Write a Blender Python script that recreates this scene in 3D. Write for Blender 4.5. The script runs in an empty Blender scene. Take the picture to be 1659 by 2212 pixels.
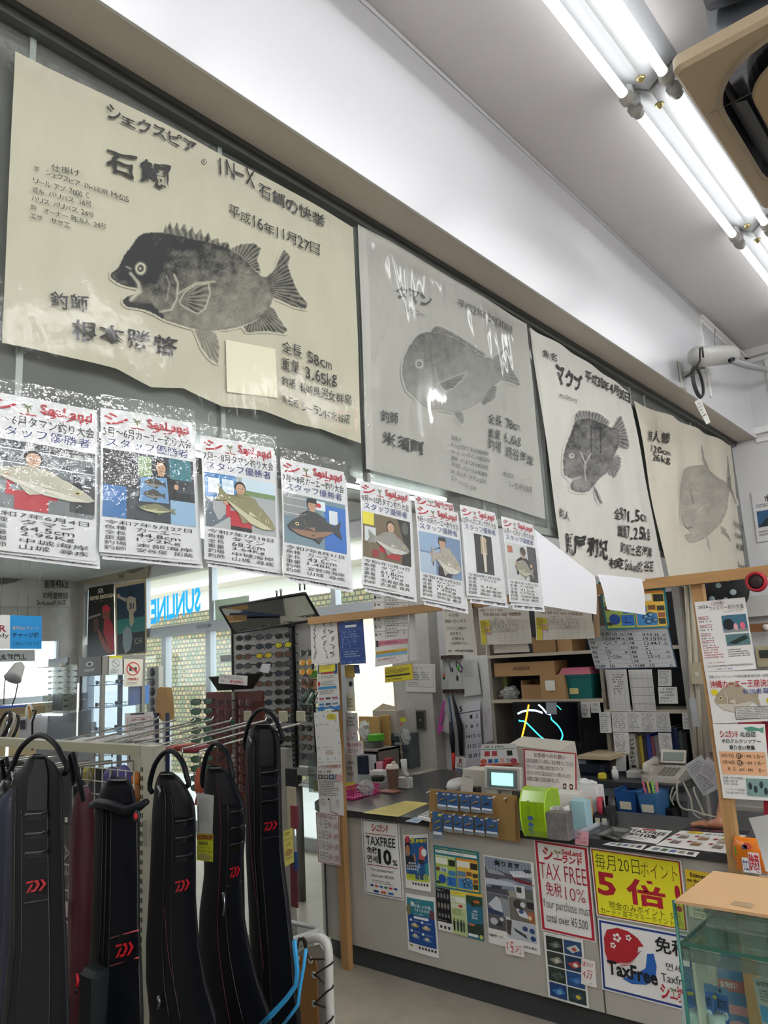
import bpy, bmesh, math, random
import numpy as np
from mathutils import Vector, Matrix, noise as mnoise
random.seed(7); RNG=np.random.RandomState(5)
C=bpy.context.scene.collection
# ---------------------------------------------------------------- camera
R=np.array([[0.756,0.168,0.633],[0.653,-0.113,-0.749],[-0.054,0.979,-0.195]])
F=1617.0; CX,CY=829.5,1106.0
_d1=np.array([2238-CX,-(1350-CY),-F]);_d1/=np.linalg.norm(_d1)
_d2=-np.array([-1100-CX,-(1535-CY),-F]);_d2/=np.linalg.norm(_d2)
_Z=np.cross(_d2,_d1);_Z/=np.linalg.norm(_Z);_X=np.cross(_d1,_Z)
R=np.array([_X,_d1,_Z]); CAM=np.array([0,0,1.7])
cd=bpy.data.cameras.new('camera'); cam=bpy.data.objects.new('camera',cd); C.objects.link(cam)
cd.sensor_fit='VERTICAL'; cd.sensor_height=36; cd.sensor_width=27; cd.lens=F/2212*36; cd.clip_start=.05; cd.clip_end=100
mw=Matrix.Identity(4)
for i in range(3):
    for j in range(3): mw[i][j]=R[i][j]
    mw[i][3]=CAM[i]
cam.matrix_world=mw; bpy.context.scene.camera=cam
# ---------------------------------------------------------------- world, exposure
sc=bpy.context.scene
vs=sc.view_settings; vs.view_transform='Standard'; vs.look='None'; vs.gamma=1; vs.use_curve_mapping=False; vs.exposure=0.92
sc.cycles.max_bounces=8; sc.cycles.diffuse_bounces=4; sc.cycles.glossy_bounces=3; sc.cycles.transparent_max_bounces=24
sc.cycles.caustics_reflective=False; sc.cycles.caustics_refractive=False
w=bpy.data.worlds.new('sky'); sc.world=w; w.use_nodes=True
w.node_tree.nodes['Background'].inputs[0].default_value=(.86,.93,1,1); w.node_tree.nodes['Background'].inputs[1].default_value=2.6
TUBE_POWER=2.8; ROOM_POWER=26.0
# ---------------------------------------------------------------- helpers
def P(px,py,x=None,y=None,z=None,d=None):      # a direction seen from the camera, met with a real plane
    v=np.array([px-CX,-(py-CY),-F]); r=R@v
    if x is not None: t=(x-CAM[0])/r[0]
    elif y is not None: t=(y-CAM[1])/r[1]
    elif z is not None: t=(z-CAM[2])/r[2]
    else: t=d/F
    return Vector(CAM+t*r)
def lin(h):
    h=h.lstrip('#'); o=[]
    for i in (0,2,4):
        v=int(h[i:i+2],16)/255; o.append(v/12.92 if v<=.04045 else ((v+.055)/1.055)**2.4)
    return (*o,1)
_M={}
def mat(h,r=.6,metal=0,em=0,coat=0,bump=0,bs=40,var=0,vs_=3,alpha=1,name=None,stretch=(1,1,1),trans=0,vc=False,spec=.5):
    k=(h,r,metal,em,coat,bump,bs,var,vs_,alpha,stretch,trans,vc,spec)
    if k in _M: return _M[k]
    m=bpy.data.materials.new(name or 'paint_'+h.strip('#')); m.use_nodes=True; nt=m.node_tree; b=nt.nodes['Principled BSDF']
    b.inputs['Base Color'].default_value=lin(h); b.inputs['Roughness'].default_value=r; b.inputs['Metallic'].default_value=metal
    b.inputs['Specular IOR Level'].default_value=spec
    if coat: b.inputs['Coat Weight'].default_value=coat; b.inputs['Coat Roughness'].default_value=.12
    if em: b.inputs['Emission Color'].default_value=lin(h); b.inputs['Emission Strength'].default_value=em
    if alpha<1: b.inputs['Alpha'].default_value=alpha
    if trans: b.inputs['Transmission Weight'].default_value=trans
    if vc:
        a=nt.nodes.new('ShaderNodeVertexColor'); a.layer_name='Col'; nt.links.new(a.outputs[0],b.inputs['Base Color'])
    if bump or var:
        tc=nt.nodes.new('ShaderNodeTexCoord'); mp=nt.nodes.new('ShaderNodeMapping'); mp.inputs['Scale'].default_value=stretch
        nt.links.new(tc.outputs['Object'],mp.inputs[0])
    if bump:
        n=nt.nodes.new('ShaderNodeTexNoise'); n.inputs['Scale'].default_value=bs; n.inputs['Detail'].default_value=4
        nt.links.new(mp.outputs[0],n.inputs['Vector'])
        bu=nt.nodes.new('ShaderNodeBump'); bu.inputs['Strength'].default_value=min(1,bump*4); bu.inputs['Distance'].default_value=bump*.02
        nt.links.new(n.outputs[0],bu.inputs['Height']); nt.links.new(bu.outputs[0],b.inputs['Normal'])
        if coat: nt.links.new(bu.outputs[0],b.inputs['Coat Normal'])
    if var:
        n=nt.nodes.new('ShaderNodeTexNoise'); n.inputs['Scale'].default_value=vs_; n.inputs['Detail'].default_value=6; n.inputs['Roughness'].default_value=.65
        nt.links.new(mp.outputs[0],n.inputs['Vector'])
        cr=nt.nodes.new('ShaderNodeMix'); cr.data_type='RGBA'; cr.blend_type='MULTIPLY'; cr.inputs[0].default_value=1
        mr=nt.nodes.new('ShaderNodeMapRange'); mr.inputs['From Min'].default_value=.3; mr.inputs['From Max'].default_value=.7
        mr.inputs['To Min'].default_value=1-var; mr.inputs['To Max'].default_value=1
        nt.links.new(n.outputs[0],mr.inputs['Value'])
        cb=nt.nodes.new('ShaderNodeCombineColor')
        for q in range(3): nt.links.new(mr.outputs[0],cb.inputs[q])
        cr.inputs[6].default_value=lin(h); nt.links.new(cb.outputs[0],cr.inputs[7]); nt.links.new(cr.outputs[2],b.inputs['Base Color'])
    _M[k]=m; return m
def clear(name,tint='#ffffff',haze=.05,bump=0,bs=20,rough=.05,ior=1.45,hazecol='#c8cfca',boost=1.0,stretch=(1,1,1),detail=3):
    """clear film or pane: lets light straight through, mirrors at its Fresnel strength, a little haze"""
    k=('clear',name)
    if k in _M: return _M[k]
    m=bpy.data.materials.new(name); m.use_nodes=True; nt=m.node_tree; nt.nodes.clear(); N=nt.nodes.new; L=nt.links.new
    out=N('ShaderNodeOutputMaterial'); tr=N('ShaderNodeBsdfTransparent'); tr.inputs[0].default_value=lin(tint)
    df=N('ShaderNodeBsdfDiffuse'); df.inputs[0].default_value=lin(hazecol); gl=N('ShaderNodeBsdfGlossy'); gl.inputs['Roughness'].default_value=rough
    lw=N('ShaderNodeLayerWeight'); lw.inputs[0].default_value=.5; pw=N('ShaderNodeMath'); pw.operation='POWER'; pw.inputs[1].default_value=5; f0=((ior-1)/(ior+1))**2; fr=N('ShaderNodeMath'); fr.operation='MULTIPLY_ADD'; fr.inputs[1].default_value=1-f0; fr.inputs[2].default_value=f0; L(lw.outputs['Facing'],pw.inputs[0]); L(pw.outputs[0],fr.inputs[0])
    m1=N('ShaderNodeMixShader'); m1.inputs[0].default_value=haze; L(tr.outputs[0],m1.inputs[1]); L(df.outputs[0],m1.inputs[2])
    m2=N('ShaderNodeMixShader'); mu=N('ShaderNodeMath'); mu.operation='MULTIPLY'; mu.inputs[1].default_value=boost; mu.use_clamp=True
    L(fr.outputs[0],mu.inputs[0]); L(mu.outputs[0],m2.inputs[0]); L(m1.outputs[0],m2.inputs[1]); L(gl.outputs[0],m2.inputs[2]); L(m2.outputs[0],out.inputs[0])
    if bump:
        tc=N('ShaderNodeTexCoord'); mp=N('ShaderNodeMapping'); mp.inputs['Scale'].default_value=stretch; n=N('ShaderNodeTexNoise'); n.inputs['Scale'].default_value=bs; n.inputs['Detail'].default_value=detail
        bu=N('ShaderNodeBump'); bu.inputs['Distance'].default_value=bump; bu.inputs['Strength'].default_value=1
        L(tc.outputs['Object'],mp.inputs[0]); L(mp.outputs[0],n.inputs['Vector']); L(n.outputs[0],bu.inputs['Height']); L(bu.outputs[0],gl.inputs['Normal']); L(bu.outputs[0],lw.inputs['Normal'])
    _M[k]=m; return m
def V(*a): return Vector(a)
def put(o,label=None,cat=None,group=None,kind=None):
    if label: o['label']=label
    if cat: o['category']=cat
    if group: o['group']=group
    if kind: o['kind']=kind
    return o
def thing(name,label,cat,loc=(0,0,0),group=None):
    o=bpy.data.objects.new(name,None); C.objects.link(o); o.location=loc; o.empty_display_size=.05
    return put(o,label,cat,group)
class B:
    def __init__(s): s.v=[];s.f=[];s.m=[];s.mats=[];s.sm=[]
    def mi(s,m):
        if isinstance(m,str): m=mat(m)
        if m not in s.mats: s.mats.append(m)
        return s.mats.index(m)
    def add(s,vs,fs,m,smooth=False):
        o=len(s.v); s.v+= [tuple(q) for q in vs]; i=s.mi(m)
        for f in fs: s.f.append([o+a for a in f]); s.m.append(i); s.sm.append(smooth)
        return s
    def box(s,a,b,m):
        x0,y0,z0=a;x1,y1,z1=b
        return s.add([(x0,y0,z0),(x1,y0,z0),(x1,y1,z0),(x0,y1,z0),(x0,y0,z1),(x1,y0,z1),(x1,y1,z1),(x0,y1,z1)],
            [(0,3,2,1),(4,5,6,7),(0,1,5,4),(1,2,6,5),(2,3,7,6),(3,0,4,7)],m)
    def cbox(s,c,sz,m,rz=0,bev=0,rx=0,ry=0):
        c=Vector(c);hx,hy,hz=[q/2 for q in sz]; M=Matrix.Rotation(rz,3,'Z')@Matrix.Rotation(ry,3,'Y')@Matrix.Rotation(rx,3,'X')
        if bev:
            b=min(bev,hx*.9,hy*.9,hz*.9); vs=[];
            for (iz,sx) in ((-hz,b),(-hz+b,0),(hz-b,0),(hz,b)):
                for (cx,cy) in ((-1,-1),(1,-1),(1,1),(-1,1)):
                    X,Y=cx*(hx-sx),cy*(hy-sx)
                    vs.append((X-cx*0 if cx*cy>0 else X-cx*b*(sx==0),Y-cy*b*(sx==0) if cx*cy>0 else Y,iz))
                    vs.append((X-cx*b*(sx==0) if cx*cy>0 else X,Y if cx*cy>0 else Y-cy*b*(sx==0),iz))
            fs=[]
            for k in range(3):
                for j in range(8): fs.append((k*8+j,k*8+(j+1)%8,k*8+8+(j+1)%8,k*8+8+j))
            fs.append(tuple(range(7,-1,-1))); fs.append(tuple(range(24,32)))
            return s.add([c+M@Vector(q) for q in vs],fs,m)
        vs=[c+M@Vector((a*hx,b*hy,d*hz)) for d in (-1,1) for (a,b) in ((-1,-1),(1,-1),(1,1),(-1,1))]
        return s.add(vs,[(0,3,2,1),(4,5,6,7),(0,1,5,4),(1,2,6,5),(2,3,7,6),(3,0,4,7)],m)
    def tube(s,path,r,m,seg=8,cap=True,closed=False):
        path=[Vector(p) for p in path]; n=len(path); rr=r if hasattr(r,'__len__') else [r]*n
        T=(path[1]-path[0]).normalized(); up=Vector((0,0,1)) if abs(T.z)<.9 else Vector((1,0,0)); N=T.cross(up).normalized(); vs=[];fs=[]
        for i,p in enumerate(path):
            if closed: t=(path[(i+1)%n]-path[i-1])
            else: t=(path[min(i+1,n-1)]-path[max(i-1,0)])
            t.normalize(); N=(N-t*N.dot(t)); N.normalize(); Bn=t.cross(N)
            for k in range(seg):
                a=2*math.pi*k/seg; vs.append(p+(N*math.cos(a)+Bn*math.sin(a))*rr[i])
        for i in range(n if closed else n-1):
            j=(i+1)%n
            for k in range(seg): fs.append((i*seg+k,i*seg+(k+1)%seg,j*seg+(k+1)%seg,j*seg+k))
        if cap and not closed: fs.append(tuple(range(seg-1,-1,-1))); fs.append(tuple((n-1)*seg+k for k in range(seg)))
        return s.add(vs,fs,m,True)
    def lathe(s,c,prof,m,seg=16,axis=(0,0,1)):
        ax=Vector(axis).normalized(); up=Vector((1,0,0)) if abs(ax.x)<.9 else Vector((0,1,0)); a1=ax.cross(up).normalized(); a2=ax.cross(a1); c=Vector(c); vs=[];fs=[]
        for (r,h) in prof:
            for k in range(seg):
                a=2*math.pi*k/seg; vs.append(c+ax*h+(a1*math.cos(a)+a2*math.sin(a))*r)
        for i in range(len(prof)-1):
            for k in range(seg): fs.append((i*seg+k,i*seg+(k+1)%seg,(i+1)*seg+(k+1)%seg,(i+1)*seg+k))
        fs.append(tuple(range(seg-1,-1,-1))); fs.append(tuple((len(prof)-1)*seg+k for k in range(seg)))
        return s.add(vs,fs,m,True)
    def poly(s,pts,m): return s.add(pts,[tuple(range(len(pts)))],m)
    def prism(s,pts,off,m):
        n=len(pts); off=Vector(off); pts=[Vector(p) for p in pts]
        return s.add(pts+[p+off for p in pts],[tuple(range(n)),tuple(range(2*n-1,n-1,-1))]+[(i,i+n,(i+1)%n+n,(i+1)%n) for i in range(n)],m)
    def grid(s,fn,nu,nv,m,smooth=True):
        vs=[fn(i/nu,j/nv) for j in range(nv+1) for i in range(nu+1)]
        return s.add(vs,[(j*(nu+1)+i,j*(nu+1)+i+1,(j+1)*(nu+1)+i+1,(j+1)*(nu+1)+i) for j in range(nv) for i in range(nu)],m,smooth)
    def ball(s,c,r,m,nu=12,nv=8):
        rx,ry,rz=r if hasattr(r,'__len__') else (r,r,r)
        return s.grid(lambda u,v:(c[0]+rx*math.cos(2*math.pi*u)*math.sin(math.pi*v),c[1]+ry*math.sin(2*math.pi*u)*math.sin(math.pi*v),c[2]+rz*math.cos(math.pi*v)),nu,nv,m)
    def build(s,name,parent=None,label=None,cat=None,group=None,kind=None,origin=None):
        a=np.array([tuple(q) for q in s.v],dtype=float)
        if parent is not None: org=np.array(parent.matrix_basis.translation)
        elif origin is not None: org=np.array(origin)
        else: org=np.array([(a[:,0].min()+a[:,0].max())/2,(a[:,1].min()+a[:,1].max())/2,a[:,2].min()])
        me=bpy.data.meshes.new(name); me.from_pydata((a-org).tolist(),[],s.f)
        for m in s.mats: me.materials.append(m)
        me.polygons.foreach_set('material_index',s.m); me.polygons.foreach_set('use_smooth',s.sm); me.update()
        o=bpy.data.objects.new(name,me); C.objects.link(o)
        if parent is not None: o.parent=parent
        else: o.location=org
        return put(o,label,cat,group,kind)
def struct(name,b,**k): return b.build(name,kind='structure',**k)
# ---- lettering: glyph outlines from the built-in font turned into flat mesh
_fc=bpy.data.curves.new('glyphs','FONT'); _fo=bpy.data.objects.new('glyphs',_fc); _fc.resolution_u=2
_TC={}
def glyph(sx,off=0.0,brush=0,sub=False):
    k=(sx,off,brush,sub)
    if k in _TC: return _TC[k]
    _fc.body=sx; _fc.offset=off; me=_fo.to_mesh()
    bm=bmesh.new(); bm.from_mesh(me); _fo.to_mesh_clear()
    if brush or sub:
        bmesh.ops.triangulate(bm,faces=bm.faces)
        for L in (.3,.15,.09):
            es=[e for e in bm.edges if e.calc_length()>L]
            if es: bmesh.ops.subdivide_edges(bm,edges=es,cuts=1); bmesh.ops.triangulate(bm,faces=bm.faces)
    vs=np.array([v.co[:2] for v in bm.verts]) if len(bm.verts) else np.zeros((1,2)); bm.verts.index_update()
    fs=[[v.index for v in f.verts] for f in bm.faces]; bm.free()
    mn=vs.min(0);mx=vs.max(0); asp=(mx[0]-mn[0])/max(1e-6,mx[1]-mn[1])
    if brush:
        x,y=vs[:,0].copy(),vs[:,1].copy(); a=brush; h=hash(sx)%7 if False else len(sx)
        vs[:,0]+=a*(.05*np.sin(5.1*y+1.7*x+h)+.022*np.sin(17*y+9*x)+.014*np.sin(31*x+3))+.10*a*(y-mn[1])
        vs[:,1]+=a*(.06*np.sin(4.3*x+2.1*y+h)+.022*np.sin(14*x-11*y)+.012*np.sin(37*y))
        mn=vs.min(0);mx=vs.max(0)
    vs=(vs-mn)/np.maximum(mx-mn,1e-6); vs[:,1]=1-vs[:,1]
    _TC[k]=(vs,fs,asp); return _TC[k]
class Sheet:
    """a flat or softly curved printed sheet; (a,b) run over the sheet (0..1 right, 0..1 down) or, with px=True, over view directions on its plane"""
    def __init__(s,name,label,cat,corners,colour='#e8e8e4',group=None,px=False,disp=None,plane=None,nu=1,nv=1,m=None,toward=None,build=True,top=None,bot=None,parent=None,step=.0005):
        s.plane=plane; s.px=px; s.disp=disp; s.step=step
        cs=[P(*c,**plane) if plane else Vector(c) for c in corners]; s.cs=cs; s.corners=corners
        n=(cs[1]-cs[0]).cross(cs[3]-cs[0]).normalized(); cen=sum(cs,Vector())/4
        if n.dot((toward or Vector(CAM))-cen)<0: n=-n
        s.n=n; s.let=B(); s.pic=B(); s.parts=[]; s.k=1
        s.m=m or mat(colour,.55)
        b=B()
        if px and top:
            def lerp(pl,t):
                L=[0]
                for i in range(1,len(pl)): L.append(L[-1]+math.hypot(pl[i][0]-pl[i-1][0],pl[i][1]-pl[i-1][1]))
                d=t*L[-1]
                for i in range(1,len(pl)):
                    if d<=L[i]+1e-9:
                        q=(d-L[i-1])/max(1e-9,L[i]-L[i-1]); return (pl[i-1][0]*(1-q)+pl[i][0]*q,pl[i-1][1]*(1-q)+pl[i][1]*q)
                return pl[-1]
            def fn(u,v):
                a=lerp(top,u);c=lerp(bot,u); return s.at(a[0]*(1-v)+c[0]*v,a[1]*(1-v)+c[1]*v,0)
        elif px:
            def fn(u,v):
                a=[(corners[0][q]*(1-u)+corners[1][q]*u)*(1-v)+(corners[3][q]*(1-u)+corners[2][q]*u)*v for q in (0,1)]; return s.at(a[0],a[1],0)
        else: fn=lambda u,v:s.at(u,v,0)
        b.grid(fn,nu,nv,s.m)
        s.root=b.build(name,parent=parent,label=label,cat=cat,group=group,origin=None)
    def at(s,a,b,k=1):
        if s.px: p=P(a,b,**s.plane)
        else:
            c=s.cs; p=(c[0]*(1-a)+c[1]*a)*(1-b)+(c[3]*(1-a)+c[2]*a)*b
        d=(s.disp(p) if s.px else s.disp(a,b)) if s.disp else 0
        return p+s.n*(d+k*s.step)
    def rect(s,u0,v0,u1,v1,c,k=1,nu=1,nv=1):
        if s.disp and nu==1 and nv==1: nu=nv=6
        s.pic.grid(lambda u,v:s.at(u0+(u1-u0)*u,v0+(v1-v0)*v,k),nu,nv,c); return s
    def poly(s,pts,c,k=2): s.pic.poly([s.at(a,b,k) for a,b in pts],c); return s
    def ell(s,cu,cv,ru,rv,c,k=2,n=18,rot=0):
        return s.poly([(cu+ru*math.cos(t)*math.cos(rot)-rv*math.sin(t)*math.sin(rot),cv+ru*math.cos(t)*math.sin(rot)+rv*math.sin(t)*math.cos(rot)) for t in [2*math.pi*i/n for i in range(n)]],c,k)
    def line(s,pts,wd,c,k=2):
        """polyline of width wd (sheet units)"""
        for (a,b) in zip(pts[:-1],pts[1:]):
            dx,dy=b[0]-a[0],b[1]-a[1]; L=math.hypot(dx,dy) or 1; nx,ny=-dy/L*wd/2,dx/L*wd/2
            s.pic.poly([s.at(a[0]+nx,a[1]+ny,k),s.at(b[0]+nx,b[1]+ny,k),s.at(b[0]-nx,b[1]-ny,k),s.at(a[0]-nx,a[1]-ny,k)],c)
        return s
    def frame(s,u0,v0,u1,v1,t,c,tv=None,k=1):
        tv=tv or t
        for q in ((u0,v0,u1,v0+tv),(u0,v1-tv,u1,v1),(u0,v0+tv,u0+t,v1-tv),(u1-t,v0+tv,u1,v1-tv)): s.rect(*q,c,k)
        return s
    def text(s,tx,u0,v0,u1,v1,c='#141414',bold=0,brush=0,k=3,quad=None,mirror=False):
        vs,fs,asp=glyph(tx,bold,brush,bool(s.disp))
        q=quad or ((u0,v0),(u1,v0),(u1,v1),(u0,v1)); out=[]
        for a,b in vs:
            if mirror: a=1-a
            x=(q[0][0]*(1-a)+q[1][0]*a)*(1-b)+(q[3][0]*(1-a)+q[2][0]*a)*b
            y=(q[0][1]*(1-a)+q[1][1]*a)*(1-b)+(q[3][1]*(1-a)+q[2][1]*a)*b
            out.append(s.at(x,y,k))
        s.let.add(out,fs,c); return s
    def write(s,tx,x0,y0,x1,y1,h,c='#141414',bold=.012,brush=1,k=3,h2=None,per=True):
        bold=bold*.6; brush=brush*.5
        """handwriting: baseline (x0,y0)->(x1,y1), height h; each character gets its own small tilt"""
        h2=h2 or h; n=len(tx); wts=[.55 if (ord(ch)<256 and ch not in 'MW') else 1.0 for ch in tx]; W=sum(wts); acc=0
        rr=random.Random(tx)
        for ch,wt in zip(tx,wts):
            t0=acc/W;t1=(acc+wt*.93)/W;acc+=wt
            if ch==' ': continue
            hh=h+(h2-h)*t0; jx=rr.uniform(-.03,.03)*hh; jy=rr.uniform(-.06,.06)*hh; s0=rr.uniform(.9,1.06)
            if ch in '.,・': hq=hh*.2; lo=0
            elif ch in 'ー-~～一': hq=hh*.14; lo=hh*.38
            elif ch in 'acemnrsuxvz': hq=hh*.6; lo=0
            elif ch in 'ャュョッァィゥェォ': hq=hh*.62; lo=0
            else: hq=hh*s0; lo=0
            if ch in '1IilMNKm|t(),.':
                cw_=abs(x1-x0)*(t1-t0); gw=hq*glyph(ch,0)[2]; 
                if gw<cw_: m_=(t0+t1)/2; hw=gw/2/abs(x1-x0); t0,t1=m_-hw,m_+hw
            a=(x0+(x1-x0)*t0+jx,y0+(y1-y0)*t0+jy-lo); b=(x0+(x1-x0)*t1+jx,y0+(y1-y0)*t1+jy-lo)
            s.text(ch,0,0,0,0,c,bold,brush,k,quad=((a[0],a[1]-hq),(b[0],b[1]-hq),b,a))
        return s
    def scrib(s,u0,v0,u1,v1,rows,c='#303030',cols=None,fill=.9,k=2,seed=1,ragged=.3,hgt=.6,dens=1.0):
        """lines of print too small to read"""
        rr=random.Random(seed*977+rows); ph=(v1-v0)/rows; asp=(s.cs[1]-s.cs[0]).length/max(1e-6,(s.cs[3]-s.cs[0]).length) if not s.px else 1
        cw=ph/asp*.75 if not s.px else ph*.75
        if cols: cw=(u1-u0)/cols
        for r in range(rows):
            y0=v0+ph*r+ph*(1-hgt)/2; y1=y0+ph*hgt; e=u0+(u1-u0)*(1-rr.random()*ragged); x=u0
            while x+cw<=e+1e-6:
                if rr.random()<fill:
                    a=x+cw*.08;b=x+cw*.88; hh=(y1-y0)
                    yy=y0+hh*rr.uniform(0,.2); s._q(a,yy,b,yy+hh*.2,c,k)
                    yy=y0+hh*rr.uniform(.4,.75); s._q(a,yy,b,yy+hh*.2,c,k)
                    if dens>.6:
                        xx=a+(b-a)*rr.uniform(.1,.8); s._q(xx,y0,xx+(b-a)*.2,y1,c,k)
                x+=cw
        return s
    def _q(s,a,b,c_,d,c,k): s.pic.poly([s.at(a,b,k),s.at(c_,b,k),s.at(c_,d,k),s.at(a,d,k)],c)
    def done(s,film=None,filmk=6,film_rect=None,nu=1,nv=1):
        if s.pic.v: s.pic.build('picture',s.root)
        if s.let.v: s.let.build('lettering',s.root)
        if film:
            r=film_rect or (0,0,1,1); b=B(); b.grid(lambda u,v:s.at(r[0]+(r[2]-r[0])*u,r[1]+(r[3]-r[1])*v,filmk),nu,nv,film); b.build('plastic_sleeve',s.root)
        return s.root
RED='#b3162b'; INK='#1a1a1c'; NAVY='#1d2a78'
def logo(s,u0,v0,u1,v1,eng=True):
    """the shop's red lettering with a small palm"""
    W=u1-u0;H=v1-v0; f=lambda a,b:(u0+W*a,v0+H*b)
    s.text('シ',*f(0,.05),*f(.27,.95),RED,.03,.3); s.rect(*f(.27,.72),*f(.5,.82),RED,2)
    s.line([f(.38,.72),f(.4,.3)],W*.02,'#8a6a32',2)
    for a,b in ((.28,.25),(.5,.25),(.31,.45),(.49,.42),(.39,.08)): s.poly([f(.4,.3),f(a,b),f((a+.4)/2,(b+.3)/2-.1)],'#5f7a3a',2)
    if eng: s.text('SeaLand',*f(.5,0),*f(1,.38),RED,.02,.2)
    s.text('ランド',*f(.5,.42 if eng else .1),*f(1,.97),RED,.03,.2)
# ================================================================ the setting
XG=-1.30; XB=-1.155; ZB=2.972; ZC=3.552; YB=5.10; YC=3.385
wallm=mat('#cfd0d2',.35,bump=.02,bs=60,var=.05,name='wall_paint'); ceilm=mat('#cfcccc',.6,var=.06,vs_=2,name='ceiling_paint')
beamm=mat('#cccdd1',.30,coat=.9,bump=.05,bs=14,name='gloss_beam_paint',stretch=(1,.35,2.2)); beamm.node_tree.nodes['Principled BSDF'].inputs['Coat Roughness'].default_value=.26
under=mat('#c6beb6',.55,var=.05,name='beam_underside')
flo=mat('#aaa292',.35,var=.25,vs_=5,bump=.01,name='floor_vinyl')
b=B(); b.box((-10.2,-4.2,-.1),(4.4,5.3,0),flo); struct('floor',b)
b=B(); b.box((XB,-4.2,ZC),(4.4,5.3,ZC+.12),ceilm); struct('ceiling',b)
b=B(); b.box((-10.2,-4.2,3.0),(-1.36,5.3,3.12),mat('#c2c3c0',.7,var=.05)); struct('ceiling',b)
# long beam above the hanging glass, with a thin lip along its lower edge
b=B(); b.add([(XB,-4.2,ZC),(XB,5.3,ZC),(XB,5.3,ZB),(XB,-4.2,ZB)],[(0,1,2,3)],beamm); b.add([(XB,-4.2,ZB),(XB,5.3,ZB),(-1.42,5.3,ZB),(-1.42,-4.2,ZB)],[(0,1,2,3)],under)
b.add([(-1.42,-4.2,ZB),(-1.42,5.3,ZB),(-1.42,5.3,ZC),(-1.42,-4.2,ZC)],[(0,1,2,3)],wallm); struct('trim_1',b)
b=B(); b.box((XB-.004,-4.2,ZB-.006),(XB+.004,YB,ZB+.022),beamm); b.tube([(XB+.004,-4.2,ZC-.006),(XB+.004,YB,ZC-.006)],.007,beamm,6); struct('trim_2',b)
b=B(); alu=mat('#6f7370',.35,.6); b.box((XG-.035,-4.2,ZB-.03),(XG+.02,YB,ZB),alu); b.box((XG+.02,-4.2,ZB-.014),(XG+.03,YB,ZB),mat('#3c3f3e',.4)); struct('trim_3',b)
# hanging glass panels (each its own pane) with thin joints
gm=clear('barrier_glass',tint='#b9beba',haze=.32,rough=.02,ior=1.5,hazecol='#9a9c98')
ys=[-2.4,-1.2,.55,1.485,2.48,3.44,4.3,YB]; zbt=2.14
for i,(a,c) in enumerate(zip(ys[:-1],ys[1:])):
    b=B(); b.box((XG-.012,a+.004,zbt),(XG-.006,c-.004,ZB-.03),gm); struct('window_%d'%(i+1),b)
jm=mat('#59605c',.4)
for a in ys[1:-1]+[1.0,2.05,3.62]:
    b=B(); b.box((XG-.018,a-.006,zbt),(XG-.001,a+.006,ZB-.03),mat('#8c938e',.4)); struct('trim_4',b)
b=B(); b.box((XG-.02,-2.4,zbt-.02),(XG,YB,zbt+.006),mat('#8a8f88',.45)); struct('trim_5',b)
# back wall: masonry left of the counter back is glazed shop front, right is plain wall
xw=lambda px,py=1500:P(px,py,y=YB).x
xs_l=xw(178,1400); 
wb=mat('#d3d3d4',.5,var=.06,name='back_wall'); colm=mat('#b9b6ae',.6,bump=.03,bs=30,var=.22,vs_=6,name='worn_column_paint')
XC0=xw(872,1500); XC1=xw(955,1500)
b=B(); b.box((XC0,YB,0),(4.4,YB+.15,ZC+.1),wb); struct('wall_back',b)
b=B(); b.box((XC0,YB-.13,0),(XC1,YB,3.0),colm); struct('wall_column',b)
b=B(); b.box((-10.0,YB,0),(xs_l,YB+.15,3.0),colm); b.box((xs_l,YB,2.86),(XC0,YB+.15,3.1),wb); struct('wall_front',b)
XL=-9.9
b=B(); b.box((XL-.1,-4.2,0),(XL,1.9,3.0),wb); b.box((XL-.1,1.9,2.2),(XL,YB,3.0),colm); b.box((XL-.1,1.9,0),(XL,YB,.75),wb); b.box((XL-.1,4.85,.75),(XL,YB,2.2),colm); struct('wall_left',b)
b=B(); b.box((4.3,-4.2,0),(4.4,5.2,3.7),wb); struct('wall_right',b)
b=B(); b.box((-10.0,-4.2,0),(4.3,-4.1,3.6),wb); struct('wall_near',b)
# cornice strips and panel joints on the end wall
tr=mat('#e2e2e0',.4); sh=mat('#8f9090',.6)
b=B(); b.box((XB,YB-.03,ZB+.02),(4.3,YB,ZB+.06),tr); b.box((XB,YB-.015,ZB-.035),(4.3,YB,ZB-.01),tr); struct('trim_6',b)
b=B(); b.box((XB,YB-.045,ZC-.05),(4.3,YB,ZC),tr); b.box((XB,YB-.02,ZC-.085),(4.3,YB-.001,ZC-.06),tr); struct('trim_7',b)
for xx in (XB+.12,-.72,-.2,.4):
    b=B(); b.box((xx,YB-.012,ZB+.06),(xx+.022,YB,ZC-.085),tr); struct('trim_8',b)
b=B(); b.box((XB,4.2,ZB+.06),(XB+.012,4.222,ZC-.05),tr); b.box((XB,4.222,ZC-.07),(XB+.012,YB,ZC-.05),tr); b.box((XB,4.2,ZC-.05),(XB+.03,YB,ZC-.035),tr); struct('trim_9',b)
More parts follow.
